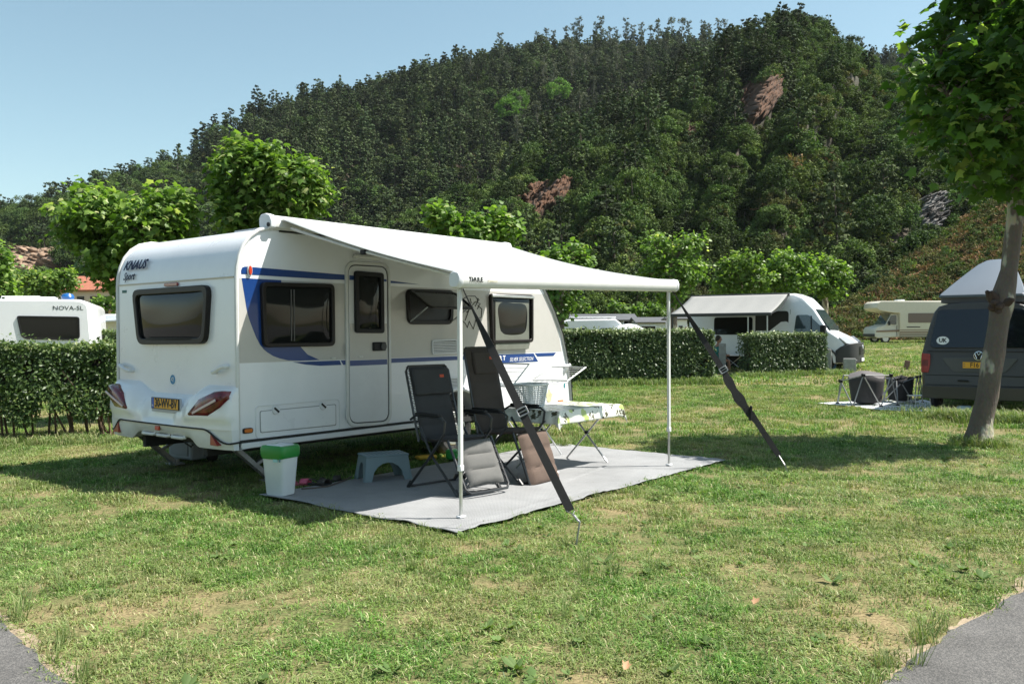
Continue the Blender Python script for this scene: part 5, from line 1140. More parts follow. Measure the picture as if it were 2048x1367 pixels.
def wheel(x, y, r, par, w_=.2, s_=-1, rimm=None):
    b = MB(); b.tube([(x + (r - .07) * math.cos(t), y, r + (r - .07) * math.sin(t)) for t in np.linspace(0, 2 * PI, 23)[:-1]], .085, 8, closed=True); t_ = b.build('tyre', rubber, par)
    b = MB(); b.cyl((x, y + s_ * .03, r), r * .62, .12, 'Y', 18)
    for k in range(5): a = k * 2 * PI / 5; b.cyl((x + .1 * math.cos(a), y + s_ * .095, r + .1 * math.sin(a)), .03, .01, 'Y', 6)
    b.build('rim', rimm or alu, t_, bevel=.008)
glass_c = mat('clear_vehicle_glass', (.035, .055, .065), .05, coat=.6, spec=.8)

# ---- white high-roofed campervan behind the hedge
VA = -R(31); nose = Gt(1733, 741); wf = Fr((nose.x - 5.98 * math.cos(VA) - .05, nose.y - 5.98 * math.sin(VA) + .55, nose.z), VA)
wv = empty('campervan', wf.o, VA, 'white high-roofed campervan with its grey awning open behind the clipped hedge', 'campervan')
pts = [(0, .38), (0, 2.55), (.12, 2.72), (3.9, 2.76), (4.25, 2.62), (4.62, 2.22), (5.18, 1.42), (5.62, 1.20), (5.88, .98), (5.95, .75), (5.98, .42), (5.85, .28), (5.45, .26)] + [(4.98 + .43 * math.cos(a), .36 + .43 * math.sin(a)) for a in np.linspace(0, PI, 9)] + [(4.4, .28), (1.5, .28)] + [(1.12 + .42 * math.cos(a), .36 + .42 * math.sin(a)) for a in np.linspace(0, PI, 9)] + [(.6, .32)]
vbody(pts, 2.05, gel, wv, zb=1.1, tum=.085, bevel=.05, nose=5.0)
yS = -1.025
def vplate(name, pp, m, par, y0, out=.012, tum=.085, zb=1.1, W=2.05, th=.02):
    b = MB(); f = lambda a, z, o: Vector((a, -(W / 2 - tum * max(0, z - zb)) - o, z)); b.prism(pp, f, -th, out); return b.build(name, m, par, smooth=20)
vplate('door_window', round_poly([(4.02, 2.0), (4.45, 2.0), (5.05, 1.42), (5.0, 1.22), (4.1, 1.2), (3.95, 1.4)], .08, 3), glass_c, wv, yS)
vplate('window_divider', [(4.52, 1.98), (4.56, 1.95), (4.58, 1.2), (4.53, 1.2)], blackp, wv, yS, .016)
vplate('sliding_door_opening', round_poly([(2.55, 2.15), (3.75, 2.15), (3.75, .5), (2.55, .5)], .12, 3), mat('dark_van_interior', (.018, .017, .017), .7), wv, yS, .01)
vplate('side_window', round_poly([(1.0, 1.95), (2.45, 1.95), (2.45, 1.3), (1.0, 1.3)], .1, 3), tint, wv, yS, .02)
vplate('lower_cladding', [(4.35, .28), (1.55, .28), (1.55, .48), (4.35, .48)], blackp, wv, yS, .02)
for x0, x1 in ((2.5, 2.515), (3.80, 3.815), (5.06, 5.07)): vplate('panel_gap', [(x0, 2.2 if x0 < 5 else 1.2), (x1, 2.2 if x0 < 5 else 1.2), (x1, .45), (x0, .45)], MATS['seam_grey'], wv, yS, .004)
# windscreen on the sloping front
f0 = Vector((4.60, 0, 2.24)); f1 = Vector((5.20, 0, 1.42)); dn = (f1 - f0).normalized(); nn_ = Vector((dn.z * -1, 0, dn.x)) * 1
nn_ = Vector((-dn.z, 0, dn.x)); 
if nn_.x < 0: nn_ = -nn_
b = MB(); pp = round_poly([(-.80, .06), (.80, .06), (.90, (f1 - f0).length - .03), (-.90, (f1 - f0).length - .03)], .08, 3); b.prism(pp, lambda u, v, o: f0 + dn * v + Vector((0, u, 0)) + nn_ * o, -.03, .018); b.build('windscreen', glass_c, wv, smooth=20)
path_ = [(5.42, 1.045, .72), (5.60, 1.03, .86), (5.80, .97, .95), (5.95, .82, .98), (6.05, .58, .99), (6.09, .25, .99), (6.10, 0, .99)]; path_ = [(x, -y, z) for x, y, z in path_] + [(x, y, z) for x, y, z in path_[::-1][1:]]
b = MB(); b.loft([[Vector((x, y, .30)), Vector((x + .01, y * 1.01, .55)), Vector((x, y, z)), Vector((x - .12, y * .88, z + .01)), Vector((x - .16, y * .85, .30))] for x, y, z in path_]); b.build('front_bumper', mat('dark_grey_plastic', (.030, .030, .032), .5), wv, bevel=.012, smooth=50)
b = MB(); b.box((5.93, 0, .34), (.24, 1.6, .13)); b.build('lower_bumper', MATS['dark_grey_plastic'], wv, bevel=.03)
b = MB()
for k in range(4): b.box((6.10, 0, .62 + k * .075), (.03, .95, .03))
gr_ = b.build('grille', blackp, wv); b = MB(); b.cyl((6.11, 0, .84), .075, .03, 'X', 16); b.build('badge', MATS['grey_holder'], wv, bevel=.005)
b = MB(); b.box((6.115, 0, .40), (.02, .52, .11)); b.build('number_plate', wink, wv)
for s_ in (-1, 1):
    b = MB(); b.loft([[Vector((5.48, s_ * .985, 1.20)), Vector((5.66, s_ * .80, 1.24)), Vector((5.93, s_ * .60, 1.06)), Vector((5.97, s_ * .70, .93)), Vector((5.74, s_ * .975, .98))], [Vector((5.46, s_ * .93, 1.14)), Vector((5.58, s_ * .78, 1.15)), Vector((5.78, s_ * .62, 1.0)), Vector((5.82, s_ * .72, .90)), Vector((5.66, s_ * .93, .95))]]); b.build('headlight', mat('headlight_lens', (.35, .37, .39), .12, coat=.8), wv, bevel=.01)
    wheel(4.98, s_ * .88, .34, wv, s_=s_); wheel(1.12, s_ * .88, .34, wv, s_=s_)
    b = MB(); b.box((4.98, s_ * 1.10, 1.42), (.18, .26, .42)); b.bar((4.95, s_ * .92, 1.3), (4.98, s_ * 1.05, 1.35), .06); b.build('wing_mirror', blackp, wv, bevel=.04, bseg=3)
    b = MB(); b.tube([(4.98 + .46 * math.cos(a), s_ * 1.025, .36 + .46 * math.sin(a)) for a in np.linspace(.1, PI - .1, 12)], .035, 6); b.build('arch_trim', MATS['dark_grey_plastic'], wv)
# its awning
ae = empty('van_awning', wf.o, VA, 'grey awning with dark frame opened from the white campervan', 'awning')
L2 = MB(); x0, x1 = .15, 3.75; L2.box(((x0 + x1) / 2, -1.0, 2.74), (x1 - x0 + .1, .14, .12)); L2.build('cassette', mat('anthracite', (.035, .037, .04), .4), ae, bevel=.02)
b = MB(); b.loft([[Vector((x, -1.05 - 2.45 * v, 2.76 - .74 * v - .05 * math.sin(PI * v) - .01 * math.sin(x * 9) * math.sin(PI * v))) for v in np.linspace(0, 1, 11)] for x in np.linspace(x0, x1, 25)], closed_sec=False); b.build('canopy', mat('light_grey_canvas', (.27, .27, .26), .8, var=.06, trans=.12), ae, solid=.006, smooth=60)
b = MB(); b.box(((x0 + x1) / 2, -3.52, 2.0), (x1 - x0 + .08, .07, .11)); b.build('lead_rail', MATS['anthracite'], ae, bevel=.015)
for x in (x0 + .15, x1 - .1, x1 - .75): b = MB(); b.bar((x, -3.5, 0), (x, -3.5, 1.96), .035); b.build('support_pole', MATS['anthracite'] if x < 2 else alu, ae)
b = MB(); b.bar((x1 + .02, -1.05, 2.70), (x1 + .02, -2.1, 2.22), .03); b.bar((x1 + .02, -2.1, 2.22), (x1 - .02, -3.5, 2.0), .03); b.build('tension_arm', MATS['anthracite'], ae)

# ---- cream coachbuilt motorhome heading left
mf_ = Fr((24.4 + 6.1, 59.5, gzz(24, 59)), PI); mh = empty('motorhome', mf_.o, PI, 'old cream motorhome with brown stripes and over-cab bunk at the foot of the bank', 'motorhome')
cream = mat('cream_paint', (.60, .56, .46), .4, coat=.3, var=.05); stripe_b = mat('brown_stripe', (.22, .14, .09), .5)
bp_ = [(0, .45), (0, 2.72), (.1, 2.82), (5.75, 2.85), (5.98, 2.70), (6.02, 2.38), (5.85, 2.22), (5.0, 2.06), (4.45, 2.02), (4.45, .45)]
def mplate(name, pp, m, par, y, th=.02): b = MB(); b.prism(pp, lambda a, z, o: Vector((a, y + o, z)), -.02, th); return b.build(name, m, par, smooth=0)
vbody(bp_, 2.2, cream, mh, zb=3, bevel=.06)
vbody([(4.4, .42), (4.4, 2.04), (4.9, 2.02), (5.35, 1.25), (5.95, 1.1), (6.08, .95), (6.10, .45), (5.9, .35)], 1.95, cream, mh, 'cab', zb=1.1, tum=.15, bevel=.05)
mplate('cab_window', round_poly([(4.62, 1.88), (4.95, 1.88), (5.28, 1.3), (4.62, 1.25)], .05, 2), glass_c, mh, .915); mplate('side_window', round_poly([(1.4, 2.02), (3.9, 2.02), (3.9, 1.38), (1.4, 1.38)], .05, 2), mat('tan_curtain_glass', (.12, .09, .08), .15, coat=.3), mh, 1.10, .03)
for z_, h_ in ((.92, .05), (.80, .10), (.66, .04)): mplate('stripe', [(.05, z_), (4.45, z_), (4.45, z_ - h_), (.05, z_ - h_)], stripe_b, mh, 1.10, .008)
mplate('stripe', [(4.45, .92), (6.0, .86), (6.0, .76), (4.45, .80)], stripe_b, mh, .985, .008); mplate('cab_door_gap', [(4.6, 1.2), (4.62, 1.2), (4.62, .5), (4.6, .5)], blackp, mh, .98, .004)
mplate('vent', [(3.1, 1.12), (4.0, 1.12), (4.0, 1.06), (3.1, 1.06)], blackp, mh, 1.10, .01); mplate('skirt', [(0, .62), (4.45, .62), (4.45, .42), (0, .42)], mat('skirt_brown', (.30, .26, .20), .6), mh, 1.10, .012)
b = MB(); b.box((6.10, 0, .55), (.12, 1.9, .20)); b.build('bumper', MATS['dark_grey_plastic'], mh, bevel=.02)
b = MB(); b.prism([(4.93, 2.0), (5.33, 1.3)], lambda a, z, o: Vector((a, o, z)), -.8, .8) if False else b.loft([[Vector((4.96, -.78, 1.97)), Vector((4.96, .78, 1.97)), Vector((5.36, .84, 1.30)), Vector((5.36, -.84, 1.30))], [Vector((4.90, -.78, 1.95)), Vector((4.90, .78, 1.95)), Vector((5.30, .84, 1.27)), Vector((5.30, -.84, 1.27))]]); b.build('windscreen', glass_c, mh)
for s_ in (-1, 1): wheel(5.35, s_ * .86, .32, mh, s_=s_); wheel(1.5, s_ * .9, .32, mh, s_=s_)
b = MB(); b.box((5.15, 1.05, 1.35), (.08, .18, .26)); b.build('wing_mirror', blackp, mh, bevel=.02)
b = MB(); b.box((4.0, 0, 2.9), (.5, .5, .12)); b.build('roof_hatch', gel2, mh, bevel=.02)

# ---- dark grey camper van with raised roof by the plane tree
TA = R(90 - 35); Yc = 15.7; tf_ = Fr(((1958 - 1024) / F_PX * Yc, Yc, 0), TA); tv_ = empty('raised_roof_van', tf_.o, TA, 'dark grey camper van with raised roof parked behind the big plane tree', 'van')
vgrey = mat('dark_grey_metallic', (.048, .044, .043), .38, metal=.2, coat=.25, var=.05)
half = [(.90, .34), (.945, .45), (.955, .80), (.95, 1.10), (.90, 1.35), (.83, 1.65), (.77, 1.86), (.70, 1.96), (.50, 2.02), (0, 2.04)]
def tsec(x, k, rk):
    r = []
    for y, z in half: r.append(Vector((x + rk * max(0, z - 1.1), y * k, z)))
    L_ = list(r)
    for q_ in reversed(r[:-1]): L_.append(Vector((q_.x, -q_.y, q_.z)))
    return L_
b = MB(); b.loft([tsec(0, .965, .27), tsec(.05, 1.0, .25), tsec(.5, 1.0, .0), tsec(3.7, 1.0, .0), tsec(4.3, .97, -.9), tsec(4.95, .85, -.9)]); b.build('body', vgrey, tv_, smooth=45, bevel=.015)
rr_ = lambda a, z, o: Vector((-o + .27 * max(0, z - 1.1), a, z))
def tp(name, pp, m, o=.012, par=tv_, th=-.02): b = MB(); b.prism(pp, rr_, th, o); return b.build(name, m, par, smooth=20, bevel=.003)
tg = tp('tailgate_window', round_poly([(-.70, 1.90), (.70, 1.90), (.82, 1.20), (-.82, 1.20)], .08, 3), mat('privacy_glass', (.008, .009, .012), .06, coat=.5), .014)
tp('tailgate_seam', [(-.86, 1.14), (.86, 1.14), (.86, 1.132), (-.86, 1.132)], blackp, .006)
tp('plate_recess', round_poly([(-.62, 1.02), (.62, 1.02), (.42, .76), (-.42, .76)], .05, 2), mat('recess_grey', (.05, .058, .068), .4, coat=.4), .006)
for z_ in (.70, .52): tp('crease', [(-.88, z_), (.88, z_), (.88, z_ - .012), (-.88, z_ - .012)], blackp, .004)
cx_, cz_ = 0.0, 1.075
nplv = tp('number_plate', [(-.26, .94), (.26, .94), (.26, .83), (-.26, .83)], platey, .020)
tR = lambda a, z, o: Matrix.Translation(rr_(a, z, o)) @ Matrix.Rotation(-PI / 2, 4, 'Z') @ Matrix.Rotation(PI / 2, 4, 'X')
text('lettering', 'F16', .115, ink, nplv, tR(.07, .885, .0215), bold=.002, sx=.85)
b = MB(); b.box((-.0215, .235, .905), (.002, .03, .014)); b.box((-.0215, .235, .865), (.002, .03, .014)); b.build('plate_band', mat('dull_blue_mark', (.18, .12, .10), .5), nplv)
b = MB(); b.cyl(rr_(.0, 1.055, .02), .080, .02, 'X', 24); bd = b.build('badge', ink, tv_)
b = MB(); b.tube([rr_(.078 * math.cos(t), 1.055 + .078 * math.sin(t), .032) for t in np.linspace(0, 2 * PI, 25)[:-1]], .0085, 6, closed=True)
for pl_ in ([(-.034, .062), (0, .010), (.034, .062)], [(-.062, .035), (-.030, -.058), (0, -.008), (.030, -.058), (.062, .035)]): b.tube([rr_(-u, 1.055 + v, .032) for u, v in pl_], .0075, 6)
b.build('emblem', chrome, bd)
b = MB(); cU = (.60, 1.33); b.prism([(cU[0] + .105 * math.cos(t), cU[1] + .075 * math.sin(t)) for t in np.linspace(0, 6.28, 21)[:-1]], rr_, .012, .016); uk = b.build('sticker', wink, tv_, smooth=0)
text('lettering', 'UK', .105, ink, uk, Matrix.Translation(rr_(cU[0], cU[1], .0175)) @ Matrix.Rotation(-PI / 2, 4, 'Z') @ Matrix.Rotation(PI / 2 - math.atan(.27), 4, 'X'), bold=.004, sx=.9)
for s_ in (-1, 1):
    pp = [(s_ * .80, 1.08), (s_ * .945, 1.10), (s_ * .955, .98), (s_ * .955, .74), (s_ * .83, .74), (s_ * .80, .9)]; l_ = tp('tail_light', pp, redl, .022); tp('clear_lens', [(s_ * .84, .97), (s_ * .94, .97), (s_ * .94, .86), (s_ * .84, .86)], dredl, .026, l_)
    b = MB(); b.box((.0, s_ * .80, .42), (.03, .2, .03)); b.build('reflector', mat('reflector_red', (.3, .02, .015), .3), tv_)
    wheel(.95, s_ * .84, .34, tv_, s_=s_); wheel(4.0, s_ * .84, .34, tv_, s_=s_)
    b = MB(); b.box((3.75, s_ * 1.10, 1.40), (.12, .22, .26)); b.build('wing_mirror', blackp, tv_, bevel=.03)
b = MB(); b.loft([[Vector((-.075 + .05 * abs(y), y, z)) for z in (.26, .30, .46, .50)] + [Vector((.1, y, z)) for z in (.50, .26)] for y in np.linspace(-.94, .94, 15)]); b.build('rear_bumper', vgrey, tv_, bevel=.012, smooth=50)
b = MB(); b.box((-.05, .25, .60), (.02, .18, .03)); b.build('tailgate_handle', blackp, tv_, bevel=.005)
b = MB(); b.box((.30, 0, 1.90), (.06, 1.1, .03)); b.build('brake_light_strip', redl, tv_)
# raised lid and its canvas
def lid(x, hw, z, rise): return [Vector((x, hw, z)), Vector((x, hw * .96, z + .05)), Vector((x, hw * .6, z + .05 + rise * .7)), Vector((x, 0, z + .05 + rise)), Vector((x, -hw * .6, z + .05 + rise * .7)), Vector((x, -hw * .96, z + .05)), Vector((x, -hw, z))]
b = MB(); b.loft([lid(.28, .68, 2.12, .0), lid(.34, .72, 2.14, .02), lid(1.0, .62, 2.34, .04), lid(1.9, .46, 2.62, .04), lid(2.6, .34, 2.82, .03), lid(3.1, .24, 2.93, .02)]); b.build('raised_lid', mat('lid_silver_blue', (.075, .095, .12), .55, coat=.05), tv_, smooth=50, bevel=.01)
b = MB(); b.loft([[Vector((.38, .68, 2.03)), Vector((.38, .68, 2.14)), Vector((.38, -.68, 2.14)), Vector((.38, -.68, 2.03))], [Vector((2.3, .68, 2.03)), Vector((2.3, .38, 2.62)), Vector((2.3, -.38, 2.62)), Vector((2.3, -.68, 2.03))], [Vector((3.1, .55, 2.03)), Vector((3.1, .20, 2.85)), Vector((3.1, -.20, 2.85)), Vector((3.1, -.55, 2.03))]]); b.build('roof_canvas', mat('grey_tent_canvas', (.12, .12, .13), .9, bump=.6, bscale=9), tv_, smooth=30)
p = Gt(1928, 826); b = MB(); b.loft([[Vector((x, y, z)) for x, y in ((-.2, -.1), (.22, -.08), (.2, .12), (-.18, .1))] for z, k in ((0, 1),)] + [[Vector((x * .5, y * .6, .14)) for x, y in ((-.2, -.1), (.22, -.08), (.2, .12), (-.18, .1))]]); o = b.build('plastic_bag', mat('pale_blue_plastic', (.36, .46, .52), .4), None, bevel=.02); o.location = (p.x, p.y, 0); tag(o, 'pale crumpled bag lying under the dark grey van', 'bag')

# ---- picnic sheet and two folded-out camp chairs by the dark van
sh = [Gt(*p) for p in ((1636, 808), (1700, 806), (1760, 803), (1850, 803), (1905, 818), (1850, 827), (1760, 822), (1690, 815))]
b = MB(); f = b.bm.faces.new([b.bm.verts.new((q.x, q.y, .03 + .012 * (i % 2))) for i, q in enumerate(sh)]); bmesh.ops.triangulate(b.bm, faces=[f]); o = b.build('picnic_sheet', mat('white_sheet', (.62, .64, .66), .7, bump=.5, bscale=12), None, smooth=0); tag(o, 'white ground sheet spread beside the dark grey van', 'sheet')
cf = mat('camp_chair_fabric', (.040, .038, .040), .85, var=.25, vscale=5, bump=.5, bscale=200); cpole = mat('grey_pole', (.30, .30, .30), .4, metal=.5)
def moon(px, py, rz_, label, sc_=1.0, fabtop=True):
    p = Gt(px, py); e = empty('folding_camp_chair', p, rz_, label, 'camping chair', 'low camping chairs on the white sheet'); e.scale = (sc_,) * 3
    feet = [(-.50, -.36, .03), (.02, -.50, .03), (.48, -.34, .03), (-.44, .36, .03), (.42, .38, .03)]; tops = [(-.62, -.10, .53), (-.30, -.40, .66), (.28, -.42, .65), (.66, .0, .55), (.1, .46, .60), (-.28, .40, .62)]
    b = MB(); secs = []
    for z, k in ((.62, 1.0), (.5, .98), (.3, .9), (.10, .82), (.07, .55)): secs.append([Vector((k * .36 * math.cos(a), k * .31 * math.sin(a), z + (.05 * math.cos(3 * a) if z > .6 else 0))) for a in np.linspace(0, 2 * PI, 15)[:-1]])
    b.loft(secs, cap=False); b.build('fabric_bucket', cf, e, solid=.008, smooth=60)
    if fabtop: b = MB(); b.loft([[Vector((.36 * math.cos(a), .31 * math.sin(a), .62 + .05 * math.cos(3 * a))) for a in np.linspace(0, 2 * PI, 15)[:-1]], [Vector((.1 * math.cos(a), .1 + .1 * math.sin(a), .72)) for a in np.linspace(0, 2 * PI, 15)[:-1]]]); b.build('fabric_cover', mat('grey_cover', (.10, .09, .09), .8), e, smooth=40)
    for i, (a, c) in enumerate(((0, 1), (0, 0), (1, 2), (1, 1), (2, 3), (2, 2), (3, 5), (4, 4), (3, 0), (4, 3))):
        b = MB(); b.tube([feet[a], tops[c]], .013, 6); b.build('pole', cpole, e)
    for i in range(5): b = MB(); b.tube([tops[i], tops[(i + 1)]], .012, 6); b.build('cross_pole', cpole, e)
    for q_ in feet + tops[:5]: b = MB(); b.box(q_, (.065, .065, .065)); b.build('joint', blackp, e, bevel=.012)
moon(1733, 812, R(8), 'low dark camping chair with steel poles, left one on the white sheet', .98)
moon(1800, 806, R(60), 'low dark camping chair with steel poles nearest the dark grey van', .86, False)
e = empty('side_table', Gt(1838, 820), R(10), 'small low steel table beside the bumper of the dark grey van', 'table')
b = MB(); b.box((0, 0, .28), (.34, .26, .012)); b.build('tabletop', alu, e)
for x in (-1, 1):
    for y in (-1, 1): b = MB(); b.tube([(x * .15, y * .11, .275), (x * .16, y * .12, 0)], .005, 5); b.build('leg', alu, e)

# ---- caravan at the left, behind the hedge
Yn = 23.0; cxn = (86 - 1024) / F_PX * Yn; ne = empty('caravan', (cxn, Yn, 0), R(21), 'white caravan with wide dark window showing above the hedge at the far left', 'caravan')
sec = round_poly([(-1.19, .45), (-1.22, 2.0), (-1.16, 2.46), (.92, 2.46), (1.10, 2.36), (1.19, 1.0), (1.21, .45)], .10, 3)
def nsec(y, k): return [Vector((x * k, y, 1.3 + (z - 1.3) * k)) for x, z in sec]
b = MB(); b.loft([nsec(-.02, .955), nsec(.10, 1.0), nsec(5.4, 1.0), nsec(5.6, .95)]); b.build('body', gel, ne, smooth=45)
mpn = lambda a, z, o: Vector((a, -o - .02, z)); cvn = Fr((cxn, Yn, 0), R(21)); Nn = lambda px, py: cvn.side(px, py, -.02)
wp = [Nn(*p) for p in ((33, 631), (159, 633), (160, 676), (148, 680), (52, 678), (42, 672))]; b = MB(); b.ring(round_poly(wp, .07, 3), round_poly(inset(wp, .04), .06, 3), mpn, -.002, .03); nw = b.build('window', blackp, ne, bevel=.006); b = MB(); b.prism(round_poly(inset(wp, .035), .06, 3), mpn, -.002, .018); b.build('pane', tint, nw, smooth=0)
text('lettering', 'NOVA-SL', .155, ink, ne, Matrix.Translation((*[0] * 3,)) @ Matrix.Translation(mpn(*Nn(136, 616), .004)) @ Matrix.Rotation(PI / 2, 4, 'X'), sx=1.15)
text('lettering', 'HYMER', .09, mat('faint_lettering', (.50, .51, .52), .5), ne, Matrix.Translation(mpn(*Nn(48, 614), .004)) @ Matrix.Rotation(PI / 2, 4, 'X'), sx=1.0) if False else None
q = Nn(96, 689); b = MB(); b.box((q[0] + .02, -.03, q[1]), (2.2, .02, .014)); b.build('seam_trim', blackp, ne)
q = Nn(60, 696); b = MB(); b.box((q[0] + .5, -.025, q[1] - .15), (2.25, .02, .30)); b.build('grey_panel', mat('slate_panel', (.20, .22, .26), .4), ne)
b = MB(); q = Nn(130, 585); b.tube([Vector((q[0], .6, 2.45)), Vector((q[0], .6, 2.55)), Vector((q[0], .6, 2.62)), Vector((q[0], .6, 2.65))], [.15, .17, .13, .03], 14); b.build('roof_vent', mat('blue_vent', (.01, .10, .32), .3, coat=.4), ne)
b = MB(); b.box((-.35, .7, 2.50), (1.2, .5, .08)); b.build('roof_hatch', gel2, ne, bevel=.02)
b = MB(); b.tube([(-1.0, 0.3, 2.47), (-1.0, .3, 2.53), (-.1, .3, 2.54), (-.1, .3, 2.47)], .02, 6); b.build('roof_rail', alu_w, ne)
# caravan with a porch roof further back
e = empty('caravan', P(212, 663, 36), 0, 'white caravan with pale roof half hidden behind the parked one at left', 'caravan'); e.location.z = 0
b = MB(); b.loft([[Vector((x, y, z)) for x, z in ((-1.5, .4), (-1.5, 2.1), (-1.2, 2.35), (1.2, 2.35), (1.5, 2.1), (1.5, .4))] for y in (0, 4)]); b.build('body', gel, e, bevel=.05)
b = MB(); b.prism([(-1.0, 2.0), (1.9, 2.15), (1.9, 2.1), (-1.0, 1.95)], lambda a, z, o: Vector((a, -o, z)), 0, .9); b.build('porch_roof', gel2, e)
b = MB(); b.box((-.55, -.01, 1.45), (.8, .03, .35)); b.build('window', MATS['grey_blind'], e, bevel=.02); b = MB(); b.box((1.15, -.01, 1.6), (.4, .03, .5)); b.build('window', tint, e, bevel=.02)
b = MB(); b.box((1.1, 1.0, 2.42), (1.0, .5, .10)); b.build('roof_box', MATS['slate_panel'], e, bevel=.02)
b = MB(); b.cyl((-.2, -.5, .33), .33, .2, 'Y', 16); b.build('tyre', rubber, e)

# ---- mobile homes, caravan and tent roofs beyond the hedge
roofm = mat('dark_roof_sheet', (.085, .088, .095), .7, var=.15, vscale=1.5, bump=.4, bscale=6); wallc = mat('mobile_home_cladding', (.52, .50, .45), .7, var=.05)
def mobile(px0, px1, Y, eave_y, ridge_y, label, depth=3.6, gable='x', wm=None, wins=(), doors=()):
    a = P(px0, 663, Y); c = P(px1, 663, Y); z0 = gzz(a.x, Y); he = P(px0, eave_y, Y).z; hr = P(px0, ridge_y, Y + depth / 2).z; e = empty('mobile_home', ((a.x + c.x) / 2, Y, z0), 0, label, 'mobile home'); W = (c.x - a.x) / 2; he -= z0; hr -= z0
    n = max(4, int(W * 2 / .9)); b = MB(); b.box((0, depth / 2, he / 2), (2 * W, depth, he)); wo_ = b.build('wall', wm or wallc, e)
    for k in range(int(he / .19)): b = MB(); b.box((0, -.006, .1 + k * .19), (2 * W + .01, .016, .172), Matrix.Rotation(R(-3), 3, 'X')); b.build('cladding_board', wm or wallc, wo_, smooth=0)
    b = MB()
    if gable == 'x': b.loft([[Vector((x, -.25, he)), Vector((x, depth / 2, hr)), Vector((x, depth + .25, he)), Vector((x, depth + .2, he - .07)), Vector((x, depth / 2, hr - .09)), Vector((x, -.2, he - .07))] for x in (-W - .2, W + .2)])
    else: b.loft([[Vector((-W - .25, y, he)), Vector((0, y, hr)), Vector((W + .25, y, he)), Vector((W + .2, y, he - .08)), Vector((0, y, hr - .09)), Vector((-W - .2, y, he - .08))] for y in (-.2, depth + .2)])
    b.build('roof', roofm, e, smooth=0)
    if gable == 'x':
        for s_ in (-1, 1): b = MB(); b.prism([(0, he - .05), (depth, he - .05), (depth / 2, hr - .08)], lambda y, z, o, s_=s_: Vector((s_ * (W - .03 + o), y, z)), 0, .03); b.build('gable', wm or wallc, wo_)
    for (wx, wz, ww, wh) in wins: b = MB(); b.ring([(wx - ww / 2, wz - wh / 2), (wx + ww / 2, wz - wh / 2), (wx + ww / 2, wz + wh / 2), (wx - ww / 2, wz + wh / 2)], inset([(wx - ww / 2, wz - wh / 2), (wx + ww / 2, wz - wh / 2), (wx + ww / 2, wz + wh / 2), (wx - ww / 2, wz + wh / 2)], .06), lambda u, z, o: Vector((u, -.02 - o, z)), 0, .05); f_ = b.build('window', wink, e, smooth=0); b = MB(); b.box((wx, -.035, wz), (ww - .1, .01, wh - .1)); b.build('pane', tint, f_)
    for (wx, ww, wh) in doors: b = MB(); b.box((wx, -.04, wh / 2), (ww, .05, wh)); d_ = b.build('door', wink, e, bevel=.01); b = MB(); b.box((wx, -.07, wh * .68), (ww * .3, .02, wh * .3)); b.build('pane', tint, d_)
    return e
mobile(1122, 1272, 62, 640, 628, 'long beige mobile home with dark roof beyond the long hedge', 4.2, 'x', None, ((-1.4, 1.7, .9, .9), (.9, 1.7, .7, .9), (2.0, 1.75, .5, .8)), ((.2, .8, 2.0),))
mobile(1276, 1340, 58, 644, 634, 'smaller pale mobile home with grey roof seen left of the far awning pole', 3.6, 'x', mat('pale_cladding', (.62, .62, .58), .6), ((-.4, 1.3, 1.1, .5),), ())
mobile(1342, 1372, 46, 637, 634, 'little white service cabin with a half glazed door behind the campervan', 1.6, 'x', MATS['off_white_plastic'], (), ((.1, .7, 1.9),))
q = P(1182, 663, 46); e = empty('caravan', (q.x, 46, gzz(q.x, 46)), 0, 'white caravan whose roof shows over the long hedge in front of the mobile home', 'caravan')
b = MB(); b.loft([[Vector((x, y, z)) for x, z in ((-1.65, .4), (-1.72, 1.5), (-1.5, 1.9), (-1.2, 1.98), (1.3, 2.0), (1.62, 1.75), (1.72, .4))] for y in (0, 2.1)]); b.build('body', gel, e, bevel=.06, smooth=40)
b = MB(); b.box((-.8, -.01, 1.35), (1.0, .03, .35)); b.build('window', tint, e, bevel=.02); b = MB(); b.box((.9, -.01, 1.35), (.8, .03, .35)); b.build('window', tint, e, bevel=.02)
b = MB(); b.box((-.1, 1.0, 2.10), (2.9, 1.6, .06)); b.box((-1.3, 1.0, 2.03), (.1, 1.3, .12)); b.box((1.1, 1.0, 2.03), (.1, 1.3, .12)); b.build('canopy_roof', gel2, e, bevel=.02)
q = P(1262, 663, 44); e = empty('camping_tent', (q.x, 44, gzz(q.x, 44)), 0, 'pale rounded tent top with blue edge showing over the long hedge', 'tent')
b = MB(); b.loft([[Vector((1.25 * math.cos(a) * k, y, .2 + 1.5 * math.sin(a) * k)) for a in np.linspace(0, PI, 13)] for y, k in ((0, .8), (.5, 1), (2, 1))], closed_sec=False); b.build('flysheet', mat('pale_tent', (.60, .62, .62), .7), e, solid=.02, smooth=60)
b = MB(); b.tube([(1.02 * math.cos(a), -.01, .2 + 1.22 * math.sin(a)) for a in np.linspace(.1, PI / 2 + .2, 10)], .04, 6); b.build('edge_tape', mat('blue_tape', (.04, .12, .22), .5), e)
q = Gt(1372, 700); b = MB(); b.loft([[Vector((.16 * math.cos(a) * k, .1 * math.sin(a) * k, z)) for a in np.linspace(0, 2 * PI, 9)[:-1]] for z, k in ((1.0, 1), (1.25, .55), (1.42, .05))]); b.cyl((0, 0, .5), .02, 1.0, 'Z', 6); o = b.build('windbreak_flag', mat('orange_cloth', (.55, .09, .03), .7), None); p = P(1372, 659, 33); o.location = (p.x, p.y, p.z - 1.3); tag(o, 'small orange flag tip showing above the long hedge', 'flag')

